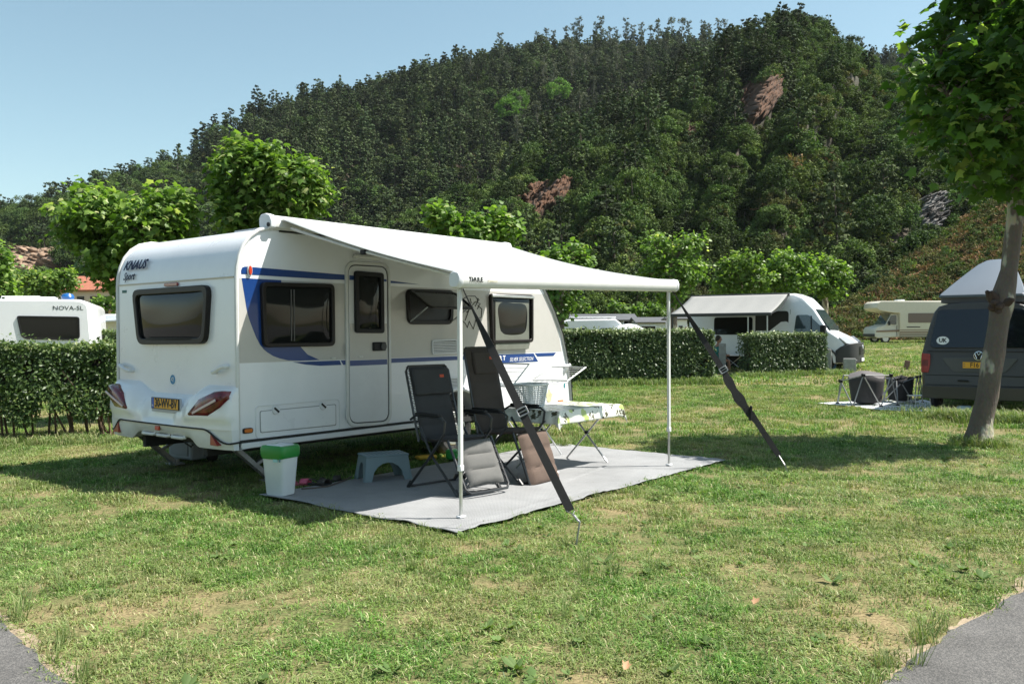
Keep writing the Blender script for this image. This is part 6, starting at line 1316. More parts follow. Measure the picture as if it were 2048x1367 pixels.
# ---- red roofed house at the left foot of the hill
hc = P(180, 663, 112); e = empty('house', (hc.x, 112, 0), R(-6), 'cream house with red tiled roof between the leaves at the left', 'house')
W = 4.6; he = P(180, 578, 112).z; hr = P(180, 551, 116).z; wallh = mat('cream_render', (.58, .48, .38), .9, var=.12, vscale=.6)
b = MB(); b.box((0, 4.5, he / 2), (2 * W, 9, he)); b.build('wall', wallh, e)
b = MB(); b.loft([[Vector((x, -.6, he - .1)), Vector((x, 4.5, hr)), Vector((x, 9.6, he - .1)), Vector((x, 9.5, he - .3)), Vector((x, 4.5, hr - .25)), Vector((x, -.5, he - .3))] for x in (-W - .6, W + .6)]); rf = b.build('roof', mat('red_clay_tiles', (.34, .12, .07), .9, var=.35, vscale=3, bump=.8, bscale=5), e, smooth=0)
b = MB(); b.box((-.3, 3.4, hr - .1), (.5, .6, 1.3)); b.build('chimney', wallh, rf)
for (wx, wz) in ((-3.0, he - 1.6), (-1.2, he - 1.6), (.6, he - 1.6), (2.4, he - 1.6), (-2.2, he - 4.4), (.4, he - 4.4), (2.6, he - 4.4)):
    b = MB(); b.box((wx, -.02, wz), (1.15, .08, 1.5)); f_ = b.build('window', wallh, e); b = MB(); b.box((wx, -.07, wz), (1.0, .02, 1.35)); b.build('pane', tint, f_)
b = MB(); b.box((1.2, -.5, he - 2.8), (4.2, 1.0, .15)); b.build('balcony', mat('balcony_brown', (.25, .15, .09), .8), e)

# ---- posts, stump, person and table at the campervan
conc = mat('weathered_concrete', (.36, .355, .34), .95, var=.25, vscale=7, bump=.6, bscale=60)
for px, py, w_, h_, lab in ((1445, 742, .24, .98, 'tall square concrete post in the gap between the two clipped hedges'), (1656, 744, .20, .80, 'narrow concrete post at the right end of the short hedge'), (1699, 746, .40, .50, 'low wide concrete block under the front of the white campervan')):
    q = Gt(px, py); b = MB(); b.box((0, 0, h_ / 2 - .05), (w_, .22, h_ + .1)); o = b.build('concrete_post', conc, None, bevel=.012); o.location = q; o.rotation_euler = (0, 0, R(-14)); tag(o, lab, 'post', 'concrete posts at the pitch corners')
    b = MB(); b.box((0, 0, h_ + .008), (w_ * .92, .20, .012)); o2 = b.build('cap', conc, o)
q = Gt(1814, 737); b = MB(); b.box((0, 0, .14), (.16, .12, .36), Matrix.Rotation(R(8), 3, 'Y')); o = b.build('marker_stub', mat('rusty_wood', (.20, .12, .09), .9, var=.3, vscale=12), None, bevel=.01); o.location = q; tag(o, 'short reddish brown marker stub standing in the open grass', 'stump')
q = Gt(1467, 737); e = empty('camp_table', q, R(-18), 'white camping table with crossed legs in the gap between the hedges', 'table')
b = MB(); b.box((0, 0, .52), (.9, .6, .03)); b.box((0, -.02, .50), (.92, .62, .02)); b.build('tabletop', wink, e, bevel=.008); 
for s_ in (-1, 1):
    for y in (-.25, .25): b = MB(); b.tube([(-s_ * .30, y, .5), (s_ * .30, y, 0)], .012, 6); b.build('leg', alu, e)
b = MB(); b.box((0, .25, .25), (.8, .03, .45)); b.build('dark_locker', mat('dark_locker', (.02, .02, .02), .8), e)
def person():
    q = Gt(1447, 742); q = Vector((q.x - .10, q.y + .6, q.z - .10)); e = empty('person', q, R(-10), 'person with dark hair in a teal shirt seated at the white camping table', 'person')
    # skeleton: seated, facing +x (the table), forearms forward on it
    V_ = [(0, 0, .46), (0, 0, .60), (.0, 0, .78), (.02, 0, .95), (.04, 0, 1.05), (.06, 0, 1.13),
          (.02, -.18, .94), (.10, -.24, .72), (.32, -.20, .66), (.46, -.17, .67), (.02, .18, .94), (.10, .24, .72), (.32, .2, .66), (.46, .17, .67),
          (.12, -.10, .46), (.42, -.12, .48), (.44, -.12, .12), (.54, -.12, .05), (.12, .10, .46), (.42, .12, .48), (.44, .12, .12), (.54, .12, .05)]
    E_ = [(0, 1), (1, 2), (2, 3), (3, 4), (4, 5), (3, 6), (6, 7), (7, 8), (8, 9), (3, 10), (10, 11), (11, 12), (12, 13), (0, 14), (14, 15), (15, 16), (16, 17), (0, 18), (18, 19), (19, 20), (20, 21)]
    r_ = [.15, .14, .15, .13, .055, .05, .07, .045, .035, .025, .07, .045, .035, .025, .09, .07, .05, .035, .09, .07, .05, .035]
    me = bpy.data.meshes.new('body'); me.from_pydata(V_, E_, []); skin = mat('skin', (.42, .22, .15), .5); shirt = mat('teal_shirt', (.02, .20, .20), .8)
    o = link('body', me, [skin], e, smooth=0); md = o.modifiers.new('skin', 'SKIN'); md.use_smooth_shade = True
    for i, x in enumerate(me.skin_vertices[0].data): x.radius = (r_[i], r_[i] * .8); x.use_root = (i == 0)
    sb = o.modifiers.new('sub', 'SUBSURF'); sb.levels = sb.render_levels = 2
    b = MB(); secs = []
    for z, rx, ry in ((1.10, .045, .045), (1.13, .065, .06), (1.18, .085, .07), (1.24, .098, .078), (1.30, .095, .075), (1.34, .06, .05), (1.355, .01, .01)): secs.append([Vector((.08 + rx * math.cos(a), ry * math.sin(a), z)) for a in np.linspace(0, 2 * PI, 15)[:-1]])
    b.loft(secs); b.box((.182, 0, 1.225), (.03, .022, .035)); hd_ = b.build('head', skin, e, bevel=.006, smooth=60)
    b = MB(); secs = []
    for z, k in ((1.20, 1.0), (1.27, 1.06), (1.33, .98), (1.37, .6), (1.385, .1)): secs.append([Vector((.055 + .098 * k * math.cos(a), .084 * k * math.sin(a), z + (.05 * math.cos(a) if z < 1.25 else 0))) for a in np.linspace(0, 2 * PI, 15)[:-1]])
    b.loft(secs); b.build('hair', mat('dark_hair', (.03, .02, .015), .7), hd_, smooth=60)
    b = MB(); secs = []
    for z, rx, ry in ((.44, .17, .19), (.60, .16, .18), (.78, .17, .20), (.92, .15, .22), (1.0, .09, .12), (1.02, .07, .08)): secs.append([Vector((.01 + rx * math.cos(a), ry * math.sin(a), z)) for a in np.linspace(0, 2 * PI, 15)[:-1]])
    b.loft(secs); b.build('shirt', shirt, e, smooth=60)
    for s_ in (-1, 1): b = MB(); b.tube([(.02, s_ * .17, .95), (.08, s_ * .235, .76)], [.09, .062], 8); b.build('sleeve', shirt, e)
    ch = empty('camp_chair', q, R(-10), 'low dark folding chair on which the person in teal sits', 'camping chair'); b = MB(); b.box((0, 0, .36), (.42, .46, .04)); b.build('seat', cf, ch, bevel=.01); b = MB(); b.box((-.26, 0, .66), (.04, .46, .5), Matrix.Rotation(R(-10), 3, 'Y')); b.build('backrest', cf, ch, bevel=.01)
    for x in (-.2, .2):
        for y in (-.22, .22): b = MB(); b.tube([(x, y, .36), (x * 1.2, y, 0)], .012, 6); b.build('leg', cpole, ch)
person()
q = Gt(1674, 742); b = MB(); b.box((0, 0, .15), (.32, .24, .30)); o = b.build('cool_box', mat('cool_box_blue', (.03, .12, .30), .5), None, bevel=.02); o.location = q + Vector((0, .6, 0)); tag(o, 'blue box between the concrete post and the campervan wheel', 'box')
# ================================================================== HEDGES
hleaf = leafmat('hedge_leaves', (.034, .066, .018), (.105, .165, .044), (.22, .26, .10), trans=.22, rough=.42, spec=.3, tcol=1.2, objrand=0)
hleaf2 = leafmat('glossy_hedge_leaves', (.036, .068, .024), (.135, .185, .070), (.32, .36, .19), trans=.2, rough=.42, spec=.3, tcol=1.1, objrand=0)
twig_m = mat('hedge_twig', (.14, .09, .06), .9, var=.4, vscale=10)
def hedge(a, c, th, h, n, size, label, m, low=0.0, seed=1, hv=0.03, stems=0, notop=False):
    """a, c: the two ends of the near face at ground level; th: thickness; low: height where the foliage begins"""
    r = np.random.default_rng(seed); a = Vector(a); c = Vector(c); L = (c - a).length; u = (c - a).normalized(); nn_ = Vector((-u.y, u.x, 0))
    if nn_.y < 0: nn_ = -nn_
    az = math.atan2(u.y, u.x); e = empty('clipped_hedge', a, az, label, 'hedge'); sgn = 1 if (Matrix.Rotation(az, 3, 'Z') @ Vector((0, 1, 0))).dot(nn_) > 0 else -1
    # local: x along, y into the hedge, z up. leaves lie near the faces
    def face_pts(k, f):
        if f == 0: x = r.uniform(0, L, k); y = np.abs(r.normal(0, .07, k)); z = low + (h - low) * r.random(k) ** .9
        elif f == 1: x = r.uniform(0, L, k); y = r.uniform(0, th, k); z = h - np.abs(r.normal(0, .05, k)) + .11 * (r.random(k) ** 7)
        elif f == 2: x = np.abs(r.normal(0, .07, k)); y = r.uniform(0, th, k); z = r.uniform(low, h, k)
        elif f == 3: x = L - np.abs(r.normal(0, .07, k)); y = r.uniform(0, th, k); z = r.uniform(low, h, k)
        elif f == 4: x = r.uniform(0, L, k); y = th - np.abs(r.normal(0, .07, k)); z = r.uniform(low, h, k)
        else: x = r.uniform(.05, L - .05, k); y = r.uniform(.05, th - .05, k); z = r.uniform(low, h, k)
        N_ = {0: (0, -1, .25), 1: (0, -.2, 1), 2: (-1, 0, .2), 3: (1, 0, .2), 4: (0, 1, .2), 5: (0, -.3, .5)}[f]
        return np.stack([x, y, z], 1), np.tile(np.array(N_, float), (k, 1))
    fr = [.52, .20, .04, .04, .06, .14]; P_, N_ = zip(*[face_pts(int(n * q_), i) for i, q_ in enumerate(fr)]); P_ = np.concatenate(P_); N_ = np.concatenate(N_)
    P_[:, 1] += hv * 2.2 * (fbm(P_[:, 0] * 1.7 + seed, P_[:, 2] * 2.2, 4) - .47) * (1 - P_[:, 1] / th)
    P_[:, 2] += hv * (vn(P_[:, 0] * 2.3 + seed, P_[:, 1] * 2) - .5) * 2 * (P_[:, 2] / h) ** 3
    gap = vn(P_[:, 0] * 4.5 + 7 * seed, P_[:, 2] * 4.5); k1 = (gap > .24) | (P_[:, 2] > h - .15) | (r.random(len(P_)) < .2)
    if low > .1: k1 &= ~((P_[:, 2] < low + .42) & (fbm(P_[:, 0] * 3.3 + seed, P_[:, 2] * 2, 3) > .30 + .75 * (P_[:, 2] - low)))
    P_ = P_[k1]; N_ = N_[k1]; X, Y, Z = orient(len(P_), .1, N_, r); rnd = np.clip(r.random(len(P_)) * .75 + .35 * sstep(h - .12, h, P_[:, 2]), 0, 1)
    P_[:, 1] *= sgn; me = leaf_mesh('foliage', P_, X, Y, Z, r.uniform(.7, 1.35, len(P_)) * size, OVAL_V, OVAL_F, rnd); o = link('foliage', me, m, e, smooth=0); o['kind'] = 'stuff'
    # tangled inner twigs (dark core of the hedge)
    b = MB(); rr = random.Random(seed); nt = int(L * 26)
    for i in range(nt):
        x = rr.uniform(0.05, L - .05); y = rr.uniform(.1, th - .1) * sgn; z0 = rr.uniform(low * .6, h * .6); b.tube([(x, y, z0), (x + rr.uniform(-.1, .1), y + rr.uniform(-.1, .1), z0 + .2), (x + rr.uniform(-.22, .22), y + rr.uniform(-.15, .15), min(h - .03, z0 + rr.uniform(.3, .6)))], [.008, .006, .003], 4, cap=False)
    o = b.build('twigs', twig_m, e, smooth=0); o['kind'] = 'stuff'
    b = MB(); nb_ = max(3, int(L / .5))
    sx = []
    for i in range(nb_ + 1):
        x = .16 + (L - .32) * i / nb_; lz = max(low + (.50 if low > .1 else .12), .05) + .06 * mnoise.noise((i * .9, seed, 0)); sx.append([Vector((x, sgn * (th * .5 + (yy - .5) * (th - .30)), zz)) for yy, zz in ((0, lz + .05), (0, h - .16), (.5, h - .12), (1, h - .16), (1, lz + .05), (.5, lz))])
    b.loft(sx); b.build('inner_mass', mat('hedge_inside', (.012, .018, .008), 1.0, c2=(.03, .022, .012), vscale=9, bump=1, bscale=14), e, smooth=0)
    for i in range(stems):
        x = (i + .5 + rr.uniform(-.35, .35)) * L / stems; y = th * rr.uniform(.3, .6) * sgn; k = rr.choice((1, 2, 3))
        for j in range(k):
            b = MB(); x1 = x + rr.uniform(-.18, .18) * (j + .3); b.tube([(x + .02 * j, y, -.03), ((x + x1) / 2 + .02 * j, y + rr.uniform(-.04, .04), low * .45), (x1, y + rr.uniform(-.06, .06), low + .30)], [rr.uniform(.016, .034), .018, .012], 6); b.build('stem', twig_m, e)
    return e
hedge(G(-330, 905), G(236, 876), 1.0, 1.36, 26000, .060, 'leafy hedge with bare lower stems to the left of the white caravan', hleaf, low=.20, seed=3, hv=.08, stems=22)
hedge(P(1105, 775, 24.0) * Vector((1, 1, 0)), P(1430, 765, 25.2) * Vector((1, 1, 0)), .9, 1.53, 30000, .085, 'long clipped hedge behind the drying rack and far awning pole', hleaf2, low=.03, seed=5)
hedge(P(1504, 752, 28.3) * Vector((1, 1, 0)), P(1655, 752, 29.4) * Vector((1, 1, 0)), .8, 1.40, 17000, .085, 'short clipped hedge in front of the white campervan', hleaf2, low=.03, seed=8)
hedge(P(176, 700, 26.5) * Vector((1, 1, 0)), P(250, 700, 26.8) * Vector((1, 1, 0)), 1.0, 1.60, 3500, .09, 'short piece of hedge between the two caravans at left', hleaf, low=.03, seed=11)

# ================================================================== PLANE TREES
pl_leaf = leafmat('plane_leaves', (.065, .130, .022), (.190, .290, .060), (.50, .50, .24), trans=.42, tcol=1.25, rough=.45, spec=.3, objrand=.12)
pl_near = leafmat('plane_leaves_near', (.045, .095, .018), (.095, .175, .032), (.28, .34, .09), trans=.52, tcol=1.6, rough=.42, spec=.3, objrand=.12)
def bark_mat(name, ca, cb, cc):
    m = bpy.data.materials.new(name); m.use_nodes = True; n = m.node_tree; b = n.nodes['Principled BSDF']; L = n.links.new; tc = n.nodes.new('ShaderNodeTexCoord'); mp = n.nodes.new('ShaderNodeMapping'); mp.inputs['Scale'].default_value = (1, 1, .45); L(tc.outputs['Object'], mp.inputs[0])
    nz = n.nodes.new('ShaderNodeTexNoise'); nz.inputs['Scale'].default_value = 5; nz.inputs['Detail'].default_value = 3; nz.inputs['Roughness'].default_value = .45; L(mp.outputs[0], nz.inputs[0])
    rp = n.nodes.new('ShaderNodeValToRGB'); e = rp.color_ramp.elements; e[0].position = .0; e[0].color = (*ca, 1); e[1].position = .56; e[1].color = (*cb, 1); x = e.new(.60); x.color = (*cc, 1); x = e.new(.63); x.color = (cc[0] * 1.15, cc[1] * 1.12, cc[2], 1); L(nz.outputs[0], rp.inputs[0])
    n2 = n.nodes.new('ShaderNodeTexNoise'); n2.inputs['Scale'].default_value = 40; n2.inputs['Detail'].default_value = 5; L(mp.outputs[0], n2.inputs[0]); mx = n.nodes.new('ShaderNodeMix'); mx.data_type = 'RGBA'; mx.blend_type = 'MULTIPLY'; mx.inputs[0].default_value = .5; L(rp.outputs[0], mx.inputs[6]); L(n2.outputs['Color'], mx.inputs[7])
    mb_ = n.nodes.new('ShaderNodeMix'); mb_.data_type = 'RGBA'; mb_.blend_type = 'MULTIPLY'; mb_.inputs[0].default_value = 1; mb_.inputs[7].default_value = (1.35, 1.35, 1.35, 1); L(mx.outputs[2], mb_.inputs[6]); L(mb_.outputs[2], b.inputs['Base Color']); b.inputs['Roughness'].default_value = .9
    ad = n.nodes.new('ShaderNodeMath'); ad.operation = 'ADD'; L(rp.outputs[0], ad.inputs[0]); L(n2.outputs[0], ad.inputs[1]); bp = n.nodes.new('ShaderNodeBump'); bp.inputs['Strength'].default_value = .9; bp.inputs['Distance'].default_value = .02; L(ad.outputs[0], bp.inputs['Height']); L(bp.outputs[0], b.inputs['Normal']); return m
pbark = bark_mat('plane_bark', (.085, .066, .052), (.135, .108, .085), (.34, .32, .25))
def plane_tree(name, lobes, Y, base, nleaf, size, label, m, group=None, trunk_r=.16, nsingle=0, seed=0, detail=True, knuckle=None, trunk=None, X0=None, young=.12):
    """lobes: (px, py, r_px, dY) ball-shaped masses of leaf measured in the photograph at depth Y+dY"""
    r = np.random.default_rng(seed + 50); bs = Vector(base); e = empty(name, bs, 0, label, 'tree', group)
    L_ = []
    for (px, py, rp_, dY) in lobes: q = P(px, py, Y + dY); L_.append((q - bs, M(rp_, Y + dY) * .82))
    vol = np.array([l[1] ** 2.2 for l in L_]); vol /= vol.sum(); pos = []; nrm = []; rn = []
    # leafy shoots: each lobe carries twigs that end in tufts of leaves
    for (c, rad), wgt in zip(L_, vol):
        nsh = max(6, int(nleaf * wgt / 9)); d = r.normal(size=(nsh, 3)); d[:, 2] += .25; d /= np.linalg.norm(d, axis=1)[:, None]; q = r.uniform(.45, 1.10, nsh) ** .8; q = np.where((d[:, 2] > .15) & (r.random(nsh) < .16), r.uniform(1.1, 1.42, nsh), q)
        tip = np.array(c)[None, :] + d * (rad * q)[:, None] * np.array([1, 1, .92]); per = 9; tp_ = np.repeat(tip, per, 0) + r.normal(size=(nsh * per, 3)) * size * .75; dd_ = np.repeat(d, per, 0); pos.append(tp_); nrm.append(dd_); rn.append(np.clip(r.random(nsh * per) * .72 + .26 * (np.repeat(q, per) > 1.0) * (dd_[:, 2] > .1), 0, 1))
    pos = np.concatenate(pos); nrm = np.concatenate(nrm); rn = np.concatenate(rn); N = len(pos)
    Z = nrm * .55 + r.normal(size=(N, 3)) * .55; Z[:, 2] += .75; Z /= np.linalg.norm(Z, axis=1)[:, None]
    Yd = nrm + r.normal(size=(N, 3)) * .7; Yd[:, 2] -= .35; Yd -= Z * (Yd * Z).sum(1)[:, None]; Yd /= np.linalg.norm(Yd, axis=1)[:, None] + 1e-9; Xd = np.cross(Yd, Z); sz = r.uniform(.55, 1.25, N) * size
    tv, tf = (PLANE_V, PLANE_F) if detail else (PLANE_V2, PLANE_F2)
    if nsingle:
        wp_ = pos + np.array(bs)[None, :]; dist = np.linalg.norm(wp_ - np.array(CO), axis=1); pxl = 1024 + F_PX * wp_[:, 0] / wp_[:, 1]; pyl = H0 - F_PX * (wp_[:, 2] - CAM_H) / wp_[:, 1]; vis = (pxl > 5) & (pxl < 2043) & (pyl > 5); depth_out = ((pos - pos.mean(0)) * (-(pos.mean(0) + np.array(bs) - np.array(CO)) / dist.mean())[None, :]).sum(1)
        sc_ = np.where(vis, sz * (1 + .6 * depth_out), -9); pick_ = np.argsort(-sc_)[:nsingle]; keep = np.ones(N, bool); keep[pick_] = False
        base_me = leaf_mesh('leaf', np.zeros((1, 3)), np.array([[1., 0, 0]]), np.array([[0, 1., 0]]), np.array([[0, 0, 1.]]), np.ones(1), tv, tf, np.array([.5])); base_me.materials.append(m)
        vars_ = [base_me]
        for rv in (.2, .8, .95): c_ = base_me.copy(); c_.attributes['rnd'].data.foreach_set('value', np.full(len(tv), rv, np.float32)); vars_.append(c_)
        for i in pick_:
            lo = bpy.data.objects.new('leaf', vars_[int(r.integers(0, 4))]); col.objects.link(lo); lo.parent = e
            mt = Matrix((( *Xd[i],), (*Yd[i],), (*Z[i],))).transposed().to_4x4(); mt = Matrix.Translation(pos[i]) @ mt @ Matrix.Diagonal((sz[i], sz[i], sz[i], 1)); lo.matrix_basis = mt
        pos, Xd, Yd, Z, sz, rn = pos[keep], Xd[keep], Yd[keep], Z[keep], sz[keep], rn[keep]
    me = leaf_mesh('foliage', pos, Xd, Yd, Z, sz, tv, tf, rn); o = link('foliage', me, m, e, smooth=0); o['kind'] = 'stuff'
    b = MB(); rr = random.Random(seed); T = trunk or [((0, 0, -.1), trunk_r * 1.45), ((0, 0, .15), trunk_r * 1.12), ((.02, 0, .8), trunk_r), ((0, 0, max(1.3, L_[0][0].z - L_[0][1] * .8)), trunk_r * .85)]
    # finer trunk with lumps
    pts_, rs_ = [], []
    for (p0, r0), (p1, r1) in zip(T[:-1], T[1:]):
        p0 = Vector(p0); p1 = Vector(p1); n = max(2, int((p1 - p0).length / .12))
        for k in range(n): f = k / n; q = p0.lerp(p1, f); pts_.append(q); rs_.append((r0 + (r1 - r0) * f) * (1 + .07 * mnoise.noise(q * 2.3) * 2))
    pts_.append(Vector(T[-1][0])); rs_.append(T[-1][1]); b.tube(pts_, rs_, 20)
    for v in b.bm.verts:
        n_ = mnoise.noise(v.co * 4.1 + Vector((seed, 0, 0))); ax = min(pts_, key=lambda q: (q - v.co).length); v.co += (v.co - ax) * (.05 * n_ + .035 * mnoise.noise(v.co * 13))
    tr = b.build('trunk', pbark, e, smooth=70); top = Vector(T[-1][0])
    for c, rad in L_[:7]:
        b = MB(); mid = top.lerp(c, .5) + Vector((rr.uniform(-.1, .1), rr.uniform(-.1, .1), .10)); b.tube([top, mid, c], [trunk_r * .55, trunk_r * .42, trunk_r * .30], 10); lb = b.build('limb', pbark, e)
    b = MB()
    for c, rad in L_:
        for k in range(7): d = Vector((rr.gauss(0, 1), rr.gauss(0, 1), rr.gauss(.5, 1))).normalized(); b.tube([c, c + d * rad * .5 + Vector((0, 0, .05)), c + d * rad * .95], [trunk_r * .14, .014, .006], 5, cap=False)
    o = b.build('twigs', pbark, e); o['kind'] = 'stuff'
    return e
def gb(px, Y): q = P(px, 700, Y); return Vector((q.x, Y, gzz(q.x, Y)))
# the big one at the right
bb = G(1955, 892); bb = Vector((bb.x, bb.y + .1, 0)); Tn = []
for px, py, r_ in ((1953, 905, .33), (1957, 880, .225), (1963, 845, .185), (1975, 790, .165), (1984, 730, .165), (1992, 680, .155), (1998, 640, .16), (2003, 610, .19), (2008, 585, .165), (2018, 540, .135), (2024, 490, .135), (2031, 430, .13), (2036, 360, .12), (2040, 330, .12)):
    q = P(px, py, bb.y) - bb; Tn.append((tuple(q), r_ * (.98 if py > 885 else .80)))
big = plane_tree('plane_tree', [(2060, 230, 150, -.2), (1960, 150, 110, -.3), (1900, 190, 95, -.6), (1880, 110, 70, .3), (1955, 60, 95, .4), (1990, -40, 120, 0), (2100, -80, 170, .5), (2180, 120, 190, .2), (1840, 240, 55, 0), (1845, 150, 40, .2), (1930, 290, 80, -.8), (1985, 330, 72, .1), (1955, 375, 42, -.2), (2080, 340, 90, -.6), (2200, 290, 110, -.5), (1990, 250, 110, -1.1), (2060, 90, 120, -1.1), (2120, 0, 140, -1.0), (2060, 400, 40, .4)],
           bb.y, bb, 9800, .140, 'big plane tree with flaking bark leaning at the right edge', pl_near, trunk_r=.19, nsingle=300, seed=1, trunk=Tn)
q = P(1998, 606, bb.y) - bb; b = MB(); rr = random.Random(4)
for k in range(9): d = Vector((rr.gauss(-.6, .6), rr.gauss(-.5, .5), rr.gauss(0, .7))).normalized() * .13; b.tube([q, q + d, q + d * 1.7 + Vector((0, 0, .03))], [.09, .07, .02], 8)
b.build('burr', mat('burr_bark', (.065, .042, .033), .95, bump=1, bscale=30), big)
plane_tree('plane_tree', [(190, 445, 72, 0), (330, 430, 55, 0), (245, 455, 60, .3), (290, 470, 70, -.2), (225, 520, 62, .2), (165, 415, 38, .3), (355, 410, 32, 0), (250, 560, 45, .3), (350, 455, 40, .2), (150, 470, 35, 0)], 15.0, gb(262, 15.2), 6500, .122, 'two-lobed pollarded plane tree behind the left end of the white caravan', pl_leaf, trunk_r=.17, nsingle=90, seed=2)
plane_tree('plane_tree', [(500, 345, 66, 0), (585, 375, 66, -.1), (470, 395, 50, .2), (550, 425, 62, .1), (625, 400, 40, 0), (465, 335, 38, .2), (540, 320, 34, 0), (480, 440, 50, 0), (605, 345, 28, 0)], 15.6, gb(545, 15.9), 6500, .122, 'bushy pollarded plane tree rising above the white caravan roof', pl_leaf, trunk_r=.17, nsingle=90, seed=3)
plane_tree('plane_tree', [(890, 455, 40, 0), (950, 470, 45, 0), (1005, 460, 38, .3), (880, 430, 24, 0), (930, 500, 50, 0), (990, 440, 22, .2)], 21, gb(945, 21), 2600, .14, 'plane tree top showing just over the middle of the awning', pl_leaf, seed=4, detail=False)
plane_tree('plane_tree', [(1110, 520, 32, 0), (1150, 512, 30, .2), (1120, 580, 46, 0), (1112, 625, 30, 0), (1165, 540, 30, .4), (1090, 545, 40, 0)], 26, gb(1118, 26), 2400, .14, 'plane tree seen past the front end of the white caravan', pl_leaf, seed=5, detail=False)
plane_tree('plane_tree', [(1312, 500, 38, 0), (1372, 497, 38, 0), (1345, 545, 55, 0), (1305, 550, 34, .3), (1385, 545, 34, .2), (1345, 590, 36, 0)], 38, gb(1345, 38), 3600, .15, 'two-lobed plane tree directly above the far awning pole', pl_leaf, seed=6, detail=False, trunk_r=.2)
plane_tree('plane_tree', [(1462, 540, 34, 0), (1500, 528, 30, 0), (1470, 580, 40, .3), (1515, 560, 34, 0), (1440, 570, 26, 0)], 40, gb(1480, 41), 3000, .15, 'plane tree behind the grey awning of the campervan', pl_leaf, seed=7, detail=False)
plane_tree('plane_tree', [(1560, 530, 32, 0), (1600, 530, 30, 0), (1580, 570, 42, 0), (1545, 565, 28, 0), (1620, 560, 26, 0)], 41, gb(1580, 42), 3000, .15, 'plane tree directly behind the nose of the white campervan', pl_leaf, seed=8, detail=False)
plane_tree('plane_tree', [(1655, 540, 30, 0), (1680, 550, 26, 0), (1660, 580, 32, 0), (1640, 570, 20, 0)], 42, gb(1650, 43), 2200, .15, 'rounded plane tree with bare trunk right of the campervan', pl_leaf, seed=9, detail=False)
plane_tree('plane_tree', [(62, 565, 30, 0), (105, 570, 32, 0), (140, 560, 24, 0), (85, 590, 26, 0)], 40, gb(95, 41), 2200, .15, 'plane tree over the roof of the far left caravan', pl_leaf, seed=10, detail=False)
plane_tree('plane_tree', [(2, 520, 30, 0), (-10, 560, 42, 0), (12, 585, 28, 0)], 28, gb(-12, 28), 1500, .14, 'plane tree cut by the left edge of the picture', pl_leaf, seed=11, detail=False)
plane_tree('plane_tree', [(203, 606, 16, 0), (225, 612, 14, 0)], 48, gb(212, 48), 400, .18, 'small plane tree under the red roofed house', pl_leaf, seed=12, detail=False)
gS = 'small plane trees behind the mobile homes'
for k, (px, py, r_, l) in enumerate(((1163, 622, 15, 'small round tree behind the left end of the beige mobile home'), (1232, 618, 17, 'small round tree behind the right end of the beige mobile home'), (1278, 622, 15, 'small round tree between the two mobile homes'), (1312, 622, 18, 'small round tree behind the smaller pale mobile home'), (1600, 622, 16, 'small tree low behind the campervan windscreen'))):
    plane_tree('plane_tree', [(px, py, r_, 0), (px + r_, py + 5, r_ * .7, 0)], 72, gb(px, 72), 420, .26, l, pl_leaf, group=gS, seed=20 + k, detail=False)
# trees behind the photographer's lane, seen only in the reflections of the windows
for k, (x, y) in enumerate(((-16, -7), (-9, -10), (-22, -1))):
    bs = Vector((x, y, 0)); e = empty('roadside_tree', bs, 0, ('tall leafy tree across the lane, the one nearest the camera side', 'tall leafy tree across the lane behind the camera', 'tall leafy tree across the lane beyond the left edge')[k], 'tree'); e.scale = (1.25,) * 3
    o = bpy.data.objects.new('crown', PR['broad'][k]); col.objects.link(o); o.parent = e

# ================================================================== GRASS
gleaf = leafmat('grass_blades', (.075, .175, .032), (.180, .305, .070), (.50, .45, .27), trans=.3, tcol=1.0, rough=.5, spec=.25, patch=.52, dry=(.42, .34, .19), objrand=.45)
weedm = leafmat('weed_leaves', (.085, .15, .04), (.15, .22, .08), trans=.3, tcol=1.1, rough=.7, spec=.15, objrand=.2)
longm = leafmat('long_grass', (.11, .18, .05), (.22, .28, .11), (.46, .41, .24), trans=.3, tcol=1.0, rough=.6, spec=.25, objrand=.15)
def blades(n, rad, h0, h1, wd, bend, m, seed, straw=.15):
    r = np.random.default_rng(seed); V = []; Fc = []; rn = []
    for i in range(n):
        a = r.uniform(0, 2 * PI); q = rad * math.sqrt(r.random()); x, y = q * math.cos(a), q * math.sin(a); h = r.uniform(h0, h1); a2 = r.uniform(0, 2 * PI); be = bend * h * r.uniform(.3, 1.3); dx, dy = math.cos(a2), math.sin(a2); px_, py_ = -dy * wd / 2, dx * wd / 2; k = len(V)
        V += [(x - px_, y - py_, -.005), (x + px_, y + py_, -.005), (x + dx * be * .35 + px_ * .8, y + dy * be * .35 + py_ * .8, h * .6), (x + dx * be * .35 - px_ * .8, y + dy * be * .35 - py_ * .8, h * .6), (x + dx * be, y + dy * be, h * max(.15, 1 - .25 * bend))]
        Fc += [(k, k + 1, k + 2, k + 3), (k + 3, k + 2, k + 4)]; rv = r.uniform(.86, 1) if r.random() < straw else r.uniform(0, .8); rn += [rv] * 5
    me = bpy.data.meshes.new('blades'); me.from_pydata(V, [], Fc); at = me.attributes.new('rnd', 'FLOAT', 'POINT'); at.data.foreach_set('value', np.array(rn, np.float32)); me.materials.append(m); return (me, None)
